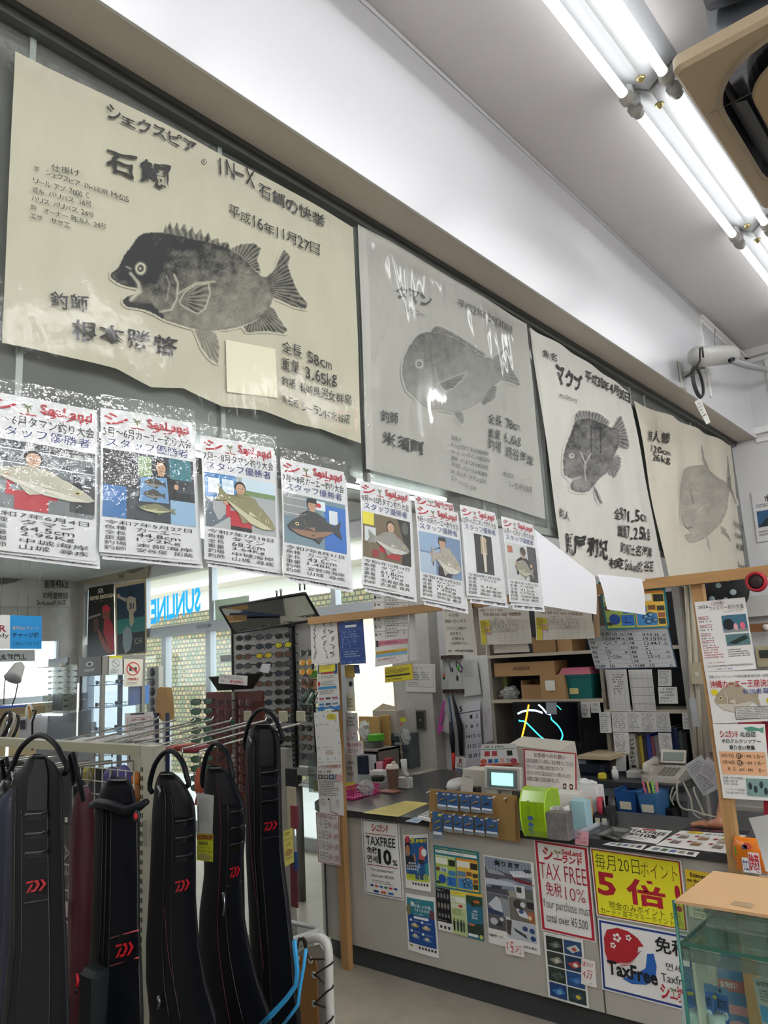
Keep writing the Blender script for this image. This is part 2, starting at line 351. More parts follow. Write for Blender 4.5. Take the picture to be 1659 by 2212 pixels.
# ---------------- shop front glazing
al=mat('#a9adb0',.35,.35); wg=clear('window_glass',tint='#f4f8f6',haze=.02,rough=.01,ior=1.45)
hz=(2.13,2.24)
b=B(); b.box((xw(305,1400),YB-.03,hz[0]),(XC0,YB+.1,hz[1]),al); struct('trim_10',b)
b=B(); hx=xw(445,1360); b.cbox((hx,YB-.037,2.19),(.22,.02,.035),mat('#8c9092',.4,.3)); struct('trim_11',b)
for px in (187,310,455,720,868):
    xx=xw(px,1300); b=B(); b.box((xx-.03,YB,2.24),(xx+.03,YB+.08,2.86),al); struct('trim_12',b)
for px in (187,353,450,552,742,868):
    xx=xw(px,1500); b=B(); b.box((xx-.045,YB,0),(xx+.045,YB+.08,2.13),al); struct('trim_13',b)
b=B(); b.box((xs_l,YB+.02,0),(XC0,YB+.06,.12),al); struct('trim_14',b)
b=B(); b.box((xs_l,YB+.04,2.24),(XC0,YB+.046,2.86),wg); struct('window_11',b)
b=B(); b.box((xs_l,YB+.04,.12),(xw(742),YB+.046,2.13),wg); struct('window_12',b)
fm=bpy.data.materials.new('frosted_glass'); fm.use_nodes=True; nt=fm.node_tree; nt.nodes.clear(); o_=nt.nodes.new('ShaderNodeOutputMaterial'); t_=nt.nodes.new('ShaderNodeBsdfTranslucent'); t_.inputs[0].default_value=(.80,.74,.64,1); nt.links.new(t_.outputs[0],o_.inputs[0])
b=B(); b.box((xw(742),YB+.04,.9),(XC0,YB+.046,2.13),fm); struct('window_13',b)
b=B(); b.box((xw(742),YB,.0),(XC0,YB+.08,.9),al); struct('wall_sill',b)
# left window wall
for yy in (1.9,2.9,3.9,4.85):
    b=B(); b.box((XL-.06,yy-.03,.75),(XL,yy+.03,2.2),al); struct('trim_15',b)
b=B(); b.box((XL-.06,1.9,1.42),(XL,4.85,1.5),al); struct('trim_16',b)
b=B(); b.box((XL-.05,1.9,.75),(XL-.044,4.85,2.2),wg); struct('window_14',b)
for i in range(5):
    a=1.95+i*.58; b=B(); b.box((XL-.035,a,.76),(XL-.03,a+.54,1.41),mat('#a08a66',.7,var=.15)); b.build('window_board',label='brown board on lower left shop window, %s from the corner'%['fifth','fourth','third','second','first'][i],cat='board',group='boards over the left window')
# outside: ground, pale building with eaves, patterned stone wall
b=B(); b.box((-40,5.3,-.12),(20,40,-.02),mat('#b9b8b4',.8,var=.1)); b.box((-40,-20,-.12),(-10.1,5.3,-.02),mat('#b9b8b4',.8)); struct('ground',b)
def stonewall():
    m=bpy.data.materials.new('stacked_stone'); m.use_nodes=True; nt=m.node_tree; N=nt.nodes.new; L=nt.links.new; bs=nt.nodes['Principled BSDF']
    tc=N('ShaderNodeTexCoord'); mp=N('ShaderNodeMapping'); mp.inputs['Rotation'].default_value=(math.pi/2,0,0); br=N('ShaderNodeTexBrick'); br.inputs['Scale'].default_value=1
    br.inputs['Brick Width'].default_value=.11; br.inputs['Row Height'].default_value=.075; br.inputs['Mortar Size'].default_value=.012
    br.inputs['Color1'].default_value=lin('#a08455'); br.inputs['Color2'].default_value=lin('#5f6e46'); br.inputs['Mortar'].default_value=lin('#3a3628')
    L(tc.outputs['Object'],mp.inputs[0]); L(mp.outputs[0],br.inputs[0]); L(br.outputs[0],bs.inputs['Base Color']); return m
b=B(); b.box((-13.2,8.0,-.05),(-6.2,8.3,2.75),stonewall()); b.build('stone_wall',label='tan and green patterned stacked stone wall outside the glass doors',cat='wall')
t=thing('outbuilding','white building with long eaves seen through the upper shop windows','building',(-12,11,0))
b=B(); b.box((-22,11,-.1),(-3,13,5.6),mat('#e9e6df',.8)); b.build('wall',t)
b=B(); b.box((-22,10.3,3.6),(-3,11,3.75),mat('#d8cfc0',.7)); b.box((-22,10.3,4.1),(-3,11,4.2),mat('#d8cfc0',.7)); b.build('eaves',t)
# ================================================================ counter
top=mat('#3b3b3e',.3,var=.06,name='dark_counter_top'); pan=mat('#b2afa6',.5,var=.04,name='counter_panel'); kick=mat('#3a3d3f',.6,var=.15)
xL=-3.69; xR=.9; ct=thing('service_counter','long grey shop counter with dark top, rounded left end and black kick strip','counter',(-1.5,3.7,0))
xr_=P(889,1722,z=.85).x
def outline(inset=0,y0=YC,y1=3.98,r=.3):
    pts=[(xR,y0+inset)]
    for i in range(9):
        a=math.pi/2*i/8; pts.append((xL+inset+r-r*math.sin(a)+0,y0+inset+r-r*math.cos(a)))
    pts+= [(xL+inset,4.9),(xr_-inset,4.9),(xr_-inset,y1),(xR,y1)]
    return pts
def slab(b,pts,z0,z1,m): b.prism([(p[0],p[1],z0) for p in pts],(0,0,z1-z0),m)
b=B(); slab(b,outline(-.02),.815,.85,top); b.build('worktop',ct)
seams=[xR,P(1291,2010,y=YC).x]; b=B(); slab(b,outline(.0,y1=3.9),.115,.815,pan); b.build('front_panel',ct)
b=B(); slab(b,outline(.03,y1=3.85),0,.115,kick); b.build('kick_strip',ct)
for px,py in ((1291,2010),(704,1960)):
    x=P(px,py,y=YC).x; b=B(); b.box((x-.003,YC-.002,.115),(x+.003,YC+.01,.815),mat('#4c4c4a',.6)); b.build('panel_joint',ct)
# wooden frame over the counter
wd=mat('#b98f5c',.55,var=.25,vs_=4,name='pine',stretch=(12,12,1)); wd2=mat('#b98f5c',.55,var=.2,vs_=4,name='pine_rail',stretch=(1,12,12))
xp=P(747,2000,y=3.345).x
fr=thing('timber_stand','pine frame of two posts and a long rail standing over the counter','frame',(xp,3.36,0))
b=B(); b.box((xp-.028,3.325,0),(xp+.028,3.364,1.97),wd); b.build('post',fr)
x2=P(1587,1850,y=3.345).x; b=B(); b.box((x2-.024,3.325,0),(x2+.024,3.364,1.95),wd); b.build('post',fr)
b=B(); b.box((P(672,1335,y=3.32).x,3.29,1.95),(.9,3.325,1.995),wd2); b.build('rail',fr)
# ================================================================ fluorescent fittings
def fitting(xc,ya,yb,zc,label,n=2,gap=.13,em=TUBE_POWER,group='ceiling fluorescent fittings'):
    t=thing('fluorescent_fitting',label,'ceiling light',(xc,(ya+yb)/2,zc),group)
    wm=mat('#b4b7ba',.35); mm=mat('#dfe2e4',.3)
    h=gap/2+.035; b=B(); b.prism([(xc-h,ya,zc),(xc+h,ya,zc),(xc+h*.75,ya,zc-.02),(xc,ya,zc-.075),(xc-h*.75,ya,zc-.02)],(0,yb-ya,0),wm); b.build('housing',t)
    for sx in (-1,1):
        x=xc+sx*gap/2; b=B(); b.tube([(x,ya+.05,zc-.085),(x,yb-.05,zc-.085)],.0155,mat('#ffffff',.3,em=em),12); b.build('tube',t,label='glowing white tube')
        for yy,s_ in ((ya+.012,1),(yb-.012,-1)):
            b=B(); b.tube([(x,yy,zc-.085),(x,yy+s_*.022,zc-.085),(x,yy+s_*.023,zc-.085),(x,yy+s_*.045,zc-.085)],[.024,.024,.019,.019],mat('#a9a79f',.4),10); b.cbox((x-sx*.012,yy,zc-.05),(.018,.02,.06),mm); b.build('socket',t)
    for yy in (ya+.07,yb-.07):
        b=B(); b.lathe((xc,yy,zc-.077),[(.016,0),(.012,-.006),(.003,-.016)],mat('#b9ab7a',.3,.8),12,); b.build('knob',t)
xf=-.66
lbl=['twin-tube fluorescent fitting over the beam, nearest the camera at the top edge','twin-tube fluorescent fitting in the middle of the row beside the beige air conditioner','twin-tube fluorescent fitting at the far right end of the row, past the air conditioner']
for i,(ya,yb) in enumerate(((1.08,2.235),(2.255,3.41),(3.43,4.585))): fitting(xf,ya,yb,ZC,lbl[i])
for q,ya in enumerate((-2.42,-1.25,-.09)): fitting(xf,ya,ya+1.155,ZC,'twin-tube fluorescent fitting of the beam row behind the camera, %s from the near wall'%['nearest','second','third'][q])
k_=0
ORD=['first','second','third','fourth','fifth']
for q,xx in enumerate((1.0,2.5,3.8)):  # unseen fittings added to brighten the counter front and the main room
    for j,ya in enumerate((-3.6,-2.0,-.4,1.2,2.8)): fitting(xx,ya,ya+1.155,ZC,'added ceiling tube fitting out of view, %s from near wall, %s row'%(ORD[j],['inner','middle','outer'][q]),em=ROOM_POWER,group='added fill fittings out of view in the main room')
for q,xx in enumerate((-3.4,-5.6,-7.8)):
  if 1:
    for j,ya in enumerate((-2.6,-.4,1.8,3.6) if q<2 else (-2.6,-.9,.7)): fitting(xx,ya,ya+1.155,3.0,'low ceiling tube fitting beyond the glass, %s from near wall, %s row'%(ORD[j],ORD[q]),em=ROOM_POWER*.6,group='fluorescent fittings of the side room')
# ================================================================ fish-print banners (gyotaku)
def inpoly(X,Y,poly):
    r=np.zeros(X.shape,bool); n=len(poly); j=n-1
    for i in range(n):
        xi,yi=poly[i];xj,yj=poly[j]
        c=((yi>Y)!=(yj>Y))&(X<(xj-xi)*(Y-yi)/((yj-yi) or 1e-9)+xi); r^=c; j=i
    return r
def smooth(poly,n=5):
    o=[];N=len(poly)
    for i in range(N):
        p0,p1,p2,p3=[np.array(poly[(i+k)%N],float) for k in (-1,0,1,2)]
        for q in range(n):
            t=q/n; o.append(tuple(.5*((2*p1)+(-p0+p2)*t+(2*p0-5*p1+4*p2-p3)*t*t+(-p0+3*p1-3*p2+p3)*t**3)))
    return o
def vnoise(X,Y,s,seed=0):
    rs=np.random.RandomState(seed); G=rs.rand(256,256); x=X/s;y=Y/s; xi=np.floor(x).astype(int);yi=np.floor(y).astype(int); fx=x-xi;fy=y-yi; fx=fx*fx*(3-2*fx);fy=fy*fy*(3-2*fy)
    g=lambda a,b:G[a%256,b%256]
    return g(xi,yi)*(1-fx)*(1-fy)+g(xi+1,yi)*fx*(1-fy)+g(xi,yi+1)*(1-fx)*fy+g(xi+1,yi+1)*fx*fy
def dline(X,Y,pl):
    d=np.full(X.shape,1e9)
    for a,b in zip(pl[:-1],pl[1:]):
        ax,ay=a;bx,by=b; L=(bx-ax)**2+(by-ay)**2; t=np.clip(((X-ax)*(bx-ax)+(Y-ay)*(by-ay))/L,0,1); d=np.minimum(d,np.hypot(X-ax-t*(bx-ax),Y-ay-t*(by-ay)))
    return d
def blur(a,k):
    for ax in (0,1):
        c=np.cumsum(np.concatenate([np.zeros_like(np.take(a,[0],ax)),a],ax),ax); n=a.shape[ax]
        i1=np.clip(np.arange(n)+k+1,0,n);i0=np.clip(np.arange(n)-k,0,n); a=(np.take(c,i1,ax)-np.take(c,i0,ax))/(np.shape(i1) and (i1-i0).reshape([-1,1] if ax==0 else [1,-1]))
    return a
def fishprint(S,body,fins,grad,cloth,ink,res=1.5,light=[],dark=[],eye=None,scale=(3.2,.5),k=4,spots=[]):
    body=smooth(body); allp=[p for p in body]+[q for f in fins for q in f[0]]
    x0=min(p[0] for p in allp)-3;x1=max(p[0] for p in allp)+3;y0=min(p[1] for p in allp)-3;y1=max(p[1] for p in allp)+3
    nx=int((x1-x0)/res)+1;ny=int((y1-y0)/res)+1; X,Y=np.meshgrid(x0+np.arange(nx)*res,y0+np.arange(ny)*res)
    jx=(vnoise(X,Y,3,9)-.5)*2.2; jy=(vnoise(X,Y,3,8)-.5)*2.2
    mb=inpoly(X+jx,Y+jy,body).astype(float)
    (gx0,gy0),(gx1,gy1),d0,d1=grad; gl=(gx1-gx0)**2+(gy1-gy0)**2; t=np.clip(((X-gx0)*(gx1-gx0)+(Y-gy0)*(gy1-gy0))/gl,0,1)
    n=vnoise(X,Y,14,1)*.5+vnoise(X,Y,5,2)*.3+vnoise(X,Y,1.7,3)*.2
    D=(d0+(d1-d0)*t)*(.7+.6*n); e=blur(mb,3); D=D+.18*np.clip(1-e,0,.5)*2*(d0>0)
    a,b_=scale; sc_=np.sin((X+Y*.35)/a*2)*np.sin((Y-X*.35)/a*2); D=D-b_*.13*np.clip(sc_,0,1)*(.25+t)*(.4+1.2*vnoise(X,Y,9,7))
    D=D*blur(mb,1)
    for q in light:
        pl,wd,am=q; D=D*(1-am*np.exp(-(dline(X,Y,pl)/wd)**2)*mb)
    for q in dark:
        pl,wd,am=q; D=D+am*np.exp(-(dline(X,Y,pl)/wd)**2)*mb
    for (cx,cy,r1,am) in spots: D=D+am*np.exp(-(((X-cx)**2+(Y-cy)**2)/r1**2))*mb
    for f in fins:
        pl,root,dens,freq=f[:4]; m=inpoly(X+jx,Y+jy,pl).astype(float); ang=np.arctan2(Y-root[1],X-root[0])
        ray=.5+.5*np.sin(ang*freq+vnoise(X,Y,12,4)*2.5); Df=dens*(.68+.36*ray)*(.75+.5*n); m=blur(m,1); over=(len(f)>4 and f[4])
        D=D*(1-m)+Df*m if over else np.maximum(D,Df*m)
        if over: D=D*(1-.75*np.exp(-(dline(X,Y,list(pl)+[pl[0]])/1.6)**2))
    if eye:
        cx,cy,r=eye; d=np.hypot(X-cx,(Y-cy)*.9); D=np.where(d<r*1.5,D*.65,D); D=np.where(abs(d-r)<r*.22,.12,D); D=np.where(d<r*.6,.85,D); D=np.where(np.hypot(X-cx+r*.1,Y-cy)<r*.28,.2,D)
    D=np.clip(D*1.12,0,1); cl=np.array(lin(cloth)[:3]);ik=np.array(lin(ink)[:3]); W=np.where(D>.02,1,0)
    keep=blur(W.astype(float),2)>.01; col=cl[None,None]*(1-D[...,None])+ik[None,None]*D[...,None]
    idx=-np.ones(X.shape,int); ys_,xs_=np.nonzero(keep); idx[ys_,xs_]=np.arange(len(ys_))
    vs_=[tuple(S.at(X[j,i],Y[j,i],k)) for j,i in zip(ys_,xs_)]
    a=idx[:-1,:-1];b=idx[:-1,1:];c=idx[1:,1:];d=idx[1:,:-1]; ok=(a>=0)&(b>=0)&(c>=0)&(d>=0); fc=np.stack([a[ok],b[ok],c[ok],d[ok]],1).tolist()
    bb=B(); bb.add(vs_,fc,mat('#888888',.75,vc=True),True); o=bb.build('fish_print',S.root); at_=o.data.color_attributes.new('Col','FLOAT_COLOR','POINT')
    cc=np.ones((len(ys_),4)); cc[:,:3]=col[ys_,xs_]; at_.data.foreach_set('color',cc.ravel())
def fold(ax,ay,sd,wv=.16):
    return lambda p:(ax*math.sin(p.y/wv*2.2+1.3*math.sin(p.z*4+sd))*math.sin(p.z*3.1+sd)+ay*(mnoise.noise(Vector((p.y*5,p.z*3.2,sd))))*1.6)
def clothmat(h,nm): return mat(h,.85,bump=.10,bs=9,var=.10,vs_=5,name=nm,stretch=(1,2.2,1.0))
KW=7
q2=lambda s,ox,oy:(lambda *pts:[(ox+a/s,oy+b/s) for a,b in pts])
# ---- banner 1
pl={'x':XG+.02}
c1='#b4af9c'; S=Sheet('fish_print_banner','large cream cloth fish print of a dark beaked fish, nearest the camera','banner',[(33,110),(765,490),(780,955),(5,740)],px=True,plane=pl,disp=fold(.004,.004,1.0),m=clothmat(c1,'cream_cloth'),nu=150,nv=100,
  top=[(33,110),(130,158),(300,243),(420,303),(600,398),(765,490)],bot=[(5,740),(60,752),(150,775),(250,797),(330,835),(400,836),(480,878),(560,888),(640,915),(700,925),(780,958)],group='cloth fish prints on the glass')
f=q2(2.0,0,0)
body=f((470,1190),(505,1160),(530,1110),(570,1060),(600,1020),(640,1008),(700,1005),(780,1018),(860,1035),(940,1055),(1000,1080),(1050,1120),(1090,1165),(1130,1200),(1165,1207),(1170,1290),(1150,1335),(1110,1380),(1040,1410),(960,1425),(880,1425),(800,1405),(720,1380),(690,1365),(640,1345),(590,1332),(545,1328),(525,1305),(545,1285),(590,1268),(598,1250),(540,1240),(500,1225),(476,1208))
fins=[(f((1140,1205),(1180,1165),(1205,1110),(1225,1080),(1250,1110),(1240,1150),(1265,1220),(1290,1270),(1330,1310),(1320,1340),(1260,1325),(1200,1300),(1160,1290)),f((1100,1250))[0],.85,60),
 (f((705,1006),(715,970),(722,985),(735,955),(745,988),(750,985),(768,955),(778,992),(800,962),(812,1003),(835,975),(846,1012),(870,988),(880,1022),(905,1005),(915,1037),(945,1025),(950,1050),(985,1045),(1000,1082),(900,1055),(780,1022)),f((850,1250))[0],.8,60),
 (f((995,1075),(1040,1055),(1095,1055),(1125,1075),(1105,1120),(1120,1185),(1085,1162),(1040,1112)),f((1000,1180))[0],.85,50),
 (f((1045,1415),(1100,1388),(1150,1325),(1175,1340),(1190,1370),(1235,1430),(1220,1445),(1140,1435),(1060,1442)),f((1090,1330))[0],.8,50),
 ([(423,712),(445,705),(468,720),(474,750),(471,786),(455,775),(438,750)],(428,690),.6,60),
 (f((780,1300),(800,1262),(850,1228),(905,1222),(910,1270),(890,1330),(860,1353),(820,1335),(785,1312)),f((775,1285))[0],.8,30,True)]
fishprint(S,body,fins,((330,500),(370,705),.99,.55),c1,'#17161a',light=[(f((755,1185),(772,1220),(768,1290),(745,1335),(690,1347)),2.2,.75),(f((720,1190),(735,1230),(720,1300)),1.6,.4),(f((560,1185),(595,1225),(602,1262),(575,1283),(560,1300)),4,.95),(f((775,1265),(850,1220),(930,1215)),1.8,.7),(f((540,1155),(560,1165)),2.2,.8)],dark=[(f((600,1330),(650,1325),(700,1365)),6,.5),(f((540,1300),(570,1325)),6,.5)],spots=[(300,575,45,.35)],eye=(302,581,9.5),res=1.25)
wr=(lambda S_:(lambda *a,**k:S_.write(*a,**{**k,'k':11})))(S)
wr('シェクスピア',226,256,424,340,30,bold=.03,h2=25,brush=1.3); S.ell(440,350,6,6,INK); S.ell(440,350,4.8,4.8,c1,3); S.text('R',437.6,346.5,442.6,353.5,k=4)
wr('IN-X',463,372,548,412,38,bold=.015); wr('石鯛の快挙',556,424,700,497,30,bold=.02)
wr('石鯛',226,378,370,415,54,bold=.035,brush=1.5,h2=56); wr('平成16年11月27日',492,470,690,556,26,bold=.005,h2=24)
wr('仕掛け',110,370,172,384,15,bold=0)
for tx,y0,x1,y1 in (('竿  シェクスピア IN-X石鯛 MH525',370,276,441),('リール アブ 7000 C',396,190,432),('道糸 バリバス 16号',416,196,451),('ハリス バリバス 24号',434,200,474),('鈎  オーナー PE海人 24号',453,226,500),('エサ  サザエ',472,150,496)): wr(tx,73-(y0-370)*.1,y0,x1,y1,12,bold=0,brush=.7)
wr('釣師',103,666,188,682,36,bold=.02,brush=1.5); wr('根本勝啓',148,736,390,772,44,bold=.03,brush=.7)
for tx,y0,x1,y1,h in (('全長 58cm',762,718,800,26),('重量 3.65kg',798,730,838,26),('釣場 長崎県男女群島',835,760,876,22),('魚石拓 シーランド北谷店',872,757,917,19)): wr(tx,603,y0,x1,y1,h,bold=.006)
S.pic.poly([S.at(*p,10) for p in ((485,735),(588,757),(593,862),(487,848))],'#cfcab2'); S.frame(735,888,770,930,1.2,'#c99a8a')
S.done()
# ---- banner 2
pl={'x':XG+.018}; c2='#b0aea8'
S=Sheet('fish_print_banner','grey cloth fish print of a steep-browed bream under glossy film, second from camera','banner',[(775,483),(1138,700),(1178,1130),(793,1010)],px=True,plane=pl,disp=fold(.003,.003,2.7),m=clothmat(c2,'grey_cloth'),nu=110,nv=90,
  top=[(775,483),(900,556),(1040,640),(1138,700)],bot=[(793,1012),(900,1042),(1000,1068),(1100,1096),(1178,1122)],group='cloth fish prints on the glass')
f=q2(2.765,760,560)
body=f((295,680),(300,620),(315,570),(345,510),(380,465),(430,440),(500,440),(580,460),(650,495),(720,550),(790,590),(835,603),(882,720),(850,750),(800,810),(740,870),(660,905),(600,915),(530,900),(480,900),(420,880),(370,830),(330,790),(308,740))
fins=[(f((830,602),(880,560),(930,515),(945,515),(945,600),(960,660),(1003,740),(1000,755),(940,735),(880,720)),f((800,670))[0],.62,50),
 (f((460,442),(490,400),(540,410),(600,440),(680,490),(740,535),(795,575),(780,583),(720,550),(650,493),(580,458),(500,440)),f((560,640))[0],.72,90),
 (f((515,740),(590,710),(685,675),(660,720),(610,770),(555,790),(530,765)),f((510,745))[0],.72,34,True),
 (f((765,860),(800,800),(830,755),(858,760),(850,830),(800,865),(780,875)),f((740,800))[0],.68,40),
 (f((605,912),(660,910),(672,960),(660,990),(640,970)),f((620,880))[0],.6,40)]
fishprint(S,body,fins,((960,705),(975,900),.68,.22),c2,'#2a2a2e',light=[(f((490,650),(505,720),(510,800),(480,870)),2.2,.5),(f((465,690),(470,760)),1.6,.3)],eye=(903,787,7),spots=[(885,800,40,.1)],res=1.3)
wr=(lambda S_:(lambda *a,**k:S_.write(*a,**{**k,'k':11})))(S); wr('タマン',853,642,932,668,28,'#3a3a3e',.03,brush=1.4); wr('(フエフキ)',870,672,918,690,9,'#3a3a3e',0,brush=.6); wr('平成21年3月20日',985,662,1105,722,17,'#3a3a3e',.0)
wr('釣師',821,910,858,920,26,'#2c2c30',.015); wr('米須剛',826,958,912,986,30,'#2c2c30',.03,brush=1.5)
for tx,y0,x1,y1,h in (('全長 78cm',913,1121,934,22),('重量 6.6kg',945,1123,966,20),('釣場 読谷海岸',970,1150,1010,24)): wr(tx,1052,y0,x1,y1,h,'#2c2c30',.008)
wr('仕掛け',972,950,994,957,10,'#2c2c30',0)
for i,(tx,x1) in enumerate((('竿 シェクスピア IN-X石鯛540MH',1052),('リール シーライン石鯛Z40W',1056),('道糸 バリバス石鯛24号',1052),('ハリス バリバス太鯛30号',1050),('針 きざみ タマン22号',1048),('エサ シジミ一切身',1026))): wr(tx,971,965+i*14.5,x1,986+i*15.2,9,'#2c2c30',0,brush=.6)
wr('魚拓認定',1086,1030,1108,1036,11,'#3c3c40',0); wr('シーランド北谷店',1097,1052,1146,1066,13,'#2c2c30',0); S.frame(1128,1036,1148,1070,.8,'#a98a80')
S.done()
# ---- banner 3
pl={'x':XG+.022}; c3='#bcbbb3'
S=Sheet('fish_print_banner','narrow white cloth fish print of a thick-lipped rounded fish, third from camera','banner',[(1146,708),(1358,840),(1420,1258),(1212,1238)],px=True,plane=pl,disp=fold(.008,.004,4.2,.1),m=clothmat(c3,'white_cloth'),nu=90,nv=90,
  top=[(1146,706),(1250,770),(1358,845)],bot=[(1212,1236),(1250,1244),(1330,1247),(1360,1258),(1440,1252)],group='cloth fish prints on the glass')
f=q2(2.968,1100,700)
body=f((355,960),(348,880),(355,800),(380,720),(410,640),(440,612),(520,608),(600,640),(640,665),(690,672),(705,760),(680,830),(640,880),(620,950),(580,990),(540,1040),(480,1080),(420,1075),(395,1040),(400,1000),(372,975))
fins=[(f((405,650),(410,590),(440,555),(500,555),(560,570),(610,600),(640,635),(620,655),(560,625),(500,612),(430,620)),f((520,760))[0],.72,55),
 (f((655,660),(690,600),(710,585),(725,620),(750,700),(765,800),(740,805),(700,790),(675,740)),f((620,720))[0],.75,34),
 (f((640,860),(700,835),(720,870),(715,930),(690,970),(655,990),(630,970),(610,930)),f((600,860))[0],.75,34),
 (f((548,1035),(575,1075),(608,1155),(590,1150),(560,1100),(543,1060)),f((545,1000))[0],.8,30)]
fishprint(S,body,fins,((1230,910),(1290,1040),.84,.66),c3,'#232326',light=[(f((445,825),(478,895),(530,828)),1.4,.85),(f((478,895),(470,950),(478,1010)),1.6,.7),(f((400,1000),(440,985)),2,.5)],dark=[(f((525,650),(530,860)),1,.3),(f((580,670),(582,830)),1,.3)],eye=(1232,985,3.5),res=1.3,scale=(2.4,.9))
wr=(lambda S_:(lambda *a,**k:S_.write(*a,**{**k,'k':11})))(S); wr('魚名',1172,772,1201,784,18,bold=.01); wr('マクブ',1197,828,1258,852,40,'#232325',bold=.05,brush=1.8); wr('平成30年4月30日',1262,822,1362,872,24,bold=.02,h2=20)
wr('WGシロクラベラ',1205,858,1244,873,9,bold=.0,brush=.6); wr('釣人',1204,1119,1234,1125,22,bold=.015); wr('照屋和紀',1217,1198,1316,1209,46,bold=.05,brush=1.6)
for tx,x0,y0,x1,y1,h in (('全長71.5cm',1322,1122,1392,1130,26),('重量7.25kg',1328,1160,1399,1168,27),('釣場辺土名海岸',1335,1196,1404,1206,24),('検',1316,1228,1345,1230,24),('SeaLand北谷店',1345,1232,1408,1238,24)): wr(tx,x0,y0,x1,y1,h,bold=.02)
S.done()
# ---- banner 4
pl={'x':XG+.02}; c4='#bfbaab'
S=Sheet('fish_print_banner','cream cloth fish print of a pale long-finned trevally, farthest along the beam','banner',[(1366,866),(1582,962),(1604,1238),(1446,1250)],px=True,plane=pl,disp=fold(.012,.004,6.1,.16),m=clothmat(c4,'cream_cloth_far'),nu=90,nv=80,
  top=[(1366,866),(1450,900),(1582,962)],bot=[(1446,1250),(1500,1243),(1560,1240),(1612,1236)],group='cloth fish prints on the glass')
body=f((1090,1180),(1088,1080),(1100,1000),(1130,930),(1180,908),(1250,910),(1310,950),(1370,1010),(1400,1050),(1395,1100),(1385,1200),(1340,1300),(1280,1350),(1220,1390),(1170,1405),(1135,1380),(1130,1350),(1170,1338),(1120,1290),(1098,1240))
fins=[(f((1213,745),(1222,800),(1240,870),(1270,912),(1360,1005),(1340,1000),(1260,930),(1225,912),(1213,830)),f((1250,1000))[0],.62,50),
 (f((1380,1050),(1382,950),(1390,845),(1400,850),(1405,950),(1415,1050),(1450,1110),(1473,1155),(1450,1150),(1405,1080)),f((1370,1060))[0],.68,30),
 (f((1350,1295),(1370,1300),(1410,1395),(1400,1398),(1378,1360),(1360,1340)),f((1350,1290))[0],.6,30),(f((1250,1350),(1272,1375),(1290,1470),(1262,1420)),f((1250,1330))[0],.5,30)]
fishprint(S,body,fins,((1510,1010),(1530,1160),.46,.38),c4,'#2e2e32',light=[(f((1210,1200),(1240,1165),(1280,1160)),1.4,.5)],dark=[(f((1170,1060),(1185,1150)),1.5,.2),(f((1100,1270),(1150,1310),(1175,1300)),1.4,.4)],eye=(1478,1098,3.5),res=1.3)
wr=(lambda S_:(lambda *a,**k:S_.write(*a,**{**k,'k':11})))(S); wr('浪人鯵',1400,952,1442,958,24,bold=.015); wr('120cm',1408,974,1444,986,15,bold=.012); wr('26kg',1413,992,1444,1006,16,bold=.012)
wr('平成27年5月',1581,1136,1606,1146,11,bold=0); wr('中城海岸',1584,1160,1606,1166,11,bold=0); wr('米須',1588,1186,1608,1192,14,bold=.01); wr('SeaLand',1592,1224,1610,1230,12,bold=0)
S.done()
# clear film over the first two prints
film=clear('wavy_plastic_film',tint='#f6f8f6',haze=.02,bump=.012,bs=3.2,rough=.06,ior=1.5,stretch=(1,2.4,.7),detail=2,boost=1.5)
film3=clear('banner_film',tint='#fafcfb',haze=.015,bump=.003,bs=11,rough=.08,ior=1.4,detail=4,boost=.45,stretch=(1,1.6,.8))
film2=clear('crinkled_sleeve_film',tint='#fafcfb',haze=.03,bump=.005,bs=16,rough=.05,ior=1.5,detail=4,boost=1.6)
def sheetfilm(name,label,cor,x,m,sd,amp,nu=40,nv=30,grp=None):
    b=B(); dd=fold(amp,amp*.8,sd)
    def fn(u,v):
        a=[(cor[0][q]*(1-u)+cor[1][q]*u)*(1-v)+(cor[3][q]*(1-u)+cor[2][q]*u)*v for q in (0,1)]; p=P(a[0],a[1],x=x); p.x+=dd(p); return p
    b.grid(fn,nu,nv,m); return b.build(name,label=label,cat='plastic film',group=grp)
sheetfilm('plastic_film','clear film stretched over the large cream fish print and below it',[(-30,60),(782,485),(800,985),(-40,850)],XG+.043,film3,3.3,.0012,60,40)
sheetfilm('plastic_film','wavy glossy film covering the grey bream print with bright glare',[(790,492),(1146,700),(1196,1140),(808,1028)],XG+.043,film,5.5,.008,50,40)
# ================================================================ contest posters in sleeves
skin='#c39a7e'; hair='#17130f'
def angler(S,a,b,w,h,shirt,cap=None):
    """head, hair, neck, shoulders and sleeves; (a,b)=top of head, w,h = size on the sheet"""
    S.poly([(a-w*.5,b+h),(a-w*.48,b+h*.5),(a-w*.18,b+h*.36),(a+w*.18,b+h*.36),(a+w*.5,b+h*.5),(a+w*.52,b+h)],shirt,2)
    S.poly([(a-w*.09,b+h*.25),(a+w*.09,b+h*.25),(a+w*.1,b+h*.4),(a-w*.1,b+h*.4)],skin,3)
    S.ell(a,b+h*.16,w*.19,h*.17,hair,3); S.ell(a,b+h*.2,w*.155,h*.145,skin,4)
    if cap: S.poly([(a-w*.2,b+h*.13),(a-w*.16,b),(a+w*.16,b),(a+w*.2,b+h*.13)],cap,5)
    for sx in (-1,1): S.ell(a+sx*w*.06,b+h*.19,w*.02,h*.012,'#20130e',5,8); S.ell(a+sx*w*.5,b+h*.62,w*.08,h*.07,skin,3,10)
    S.rect(a-w*.045,b+h*.27,a+w*.045,b+h*.282,'#8c4a40',5); S.line([(a,b+h*.19),(a+w*.01,b+h*.23)],w*.02,'#a77f66',5)
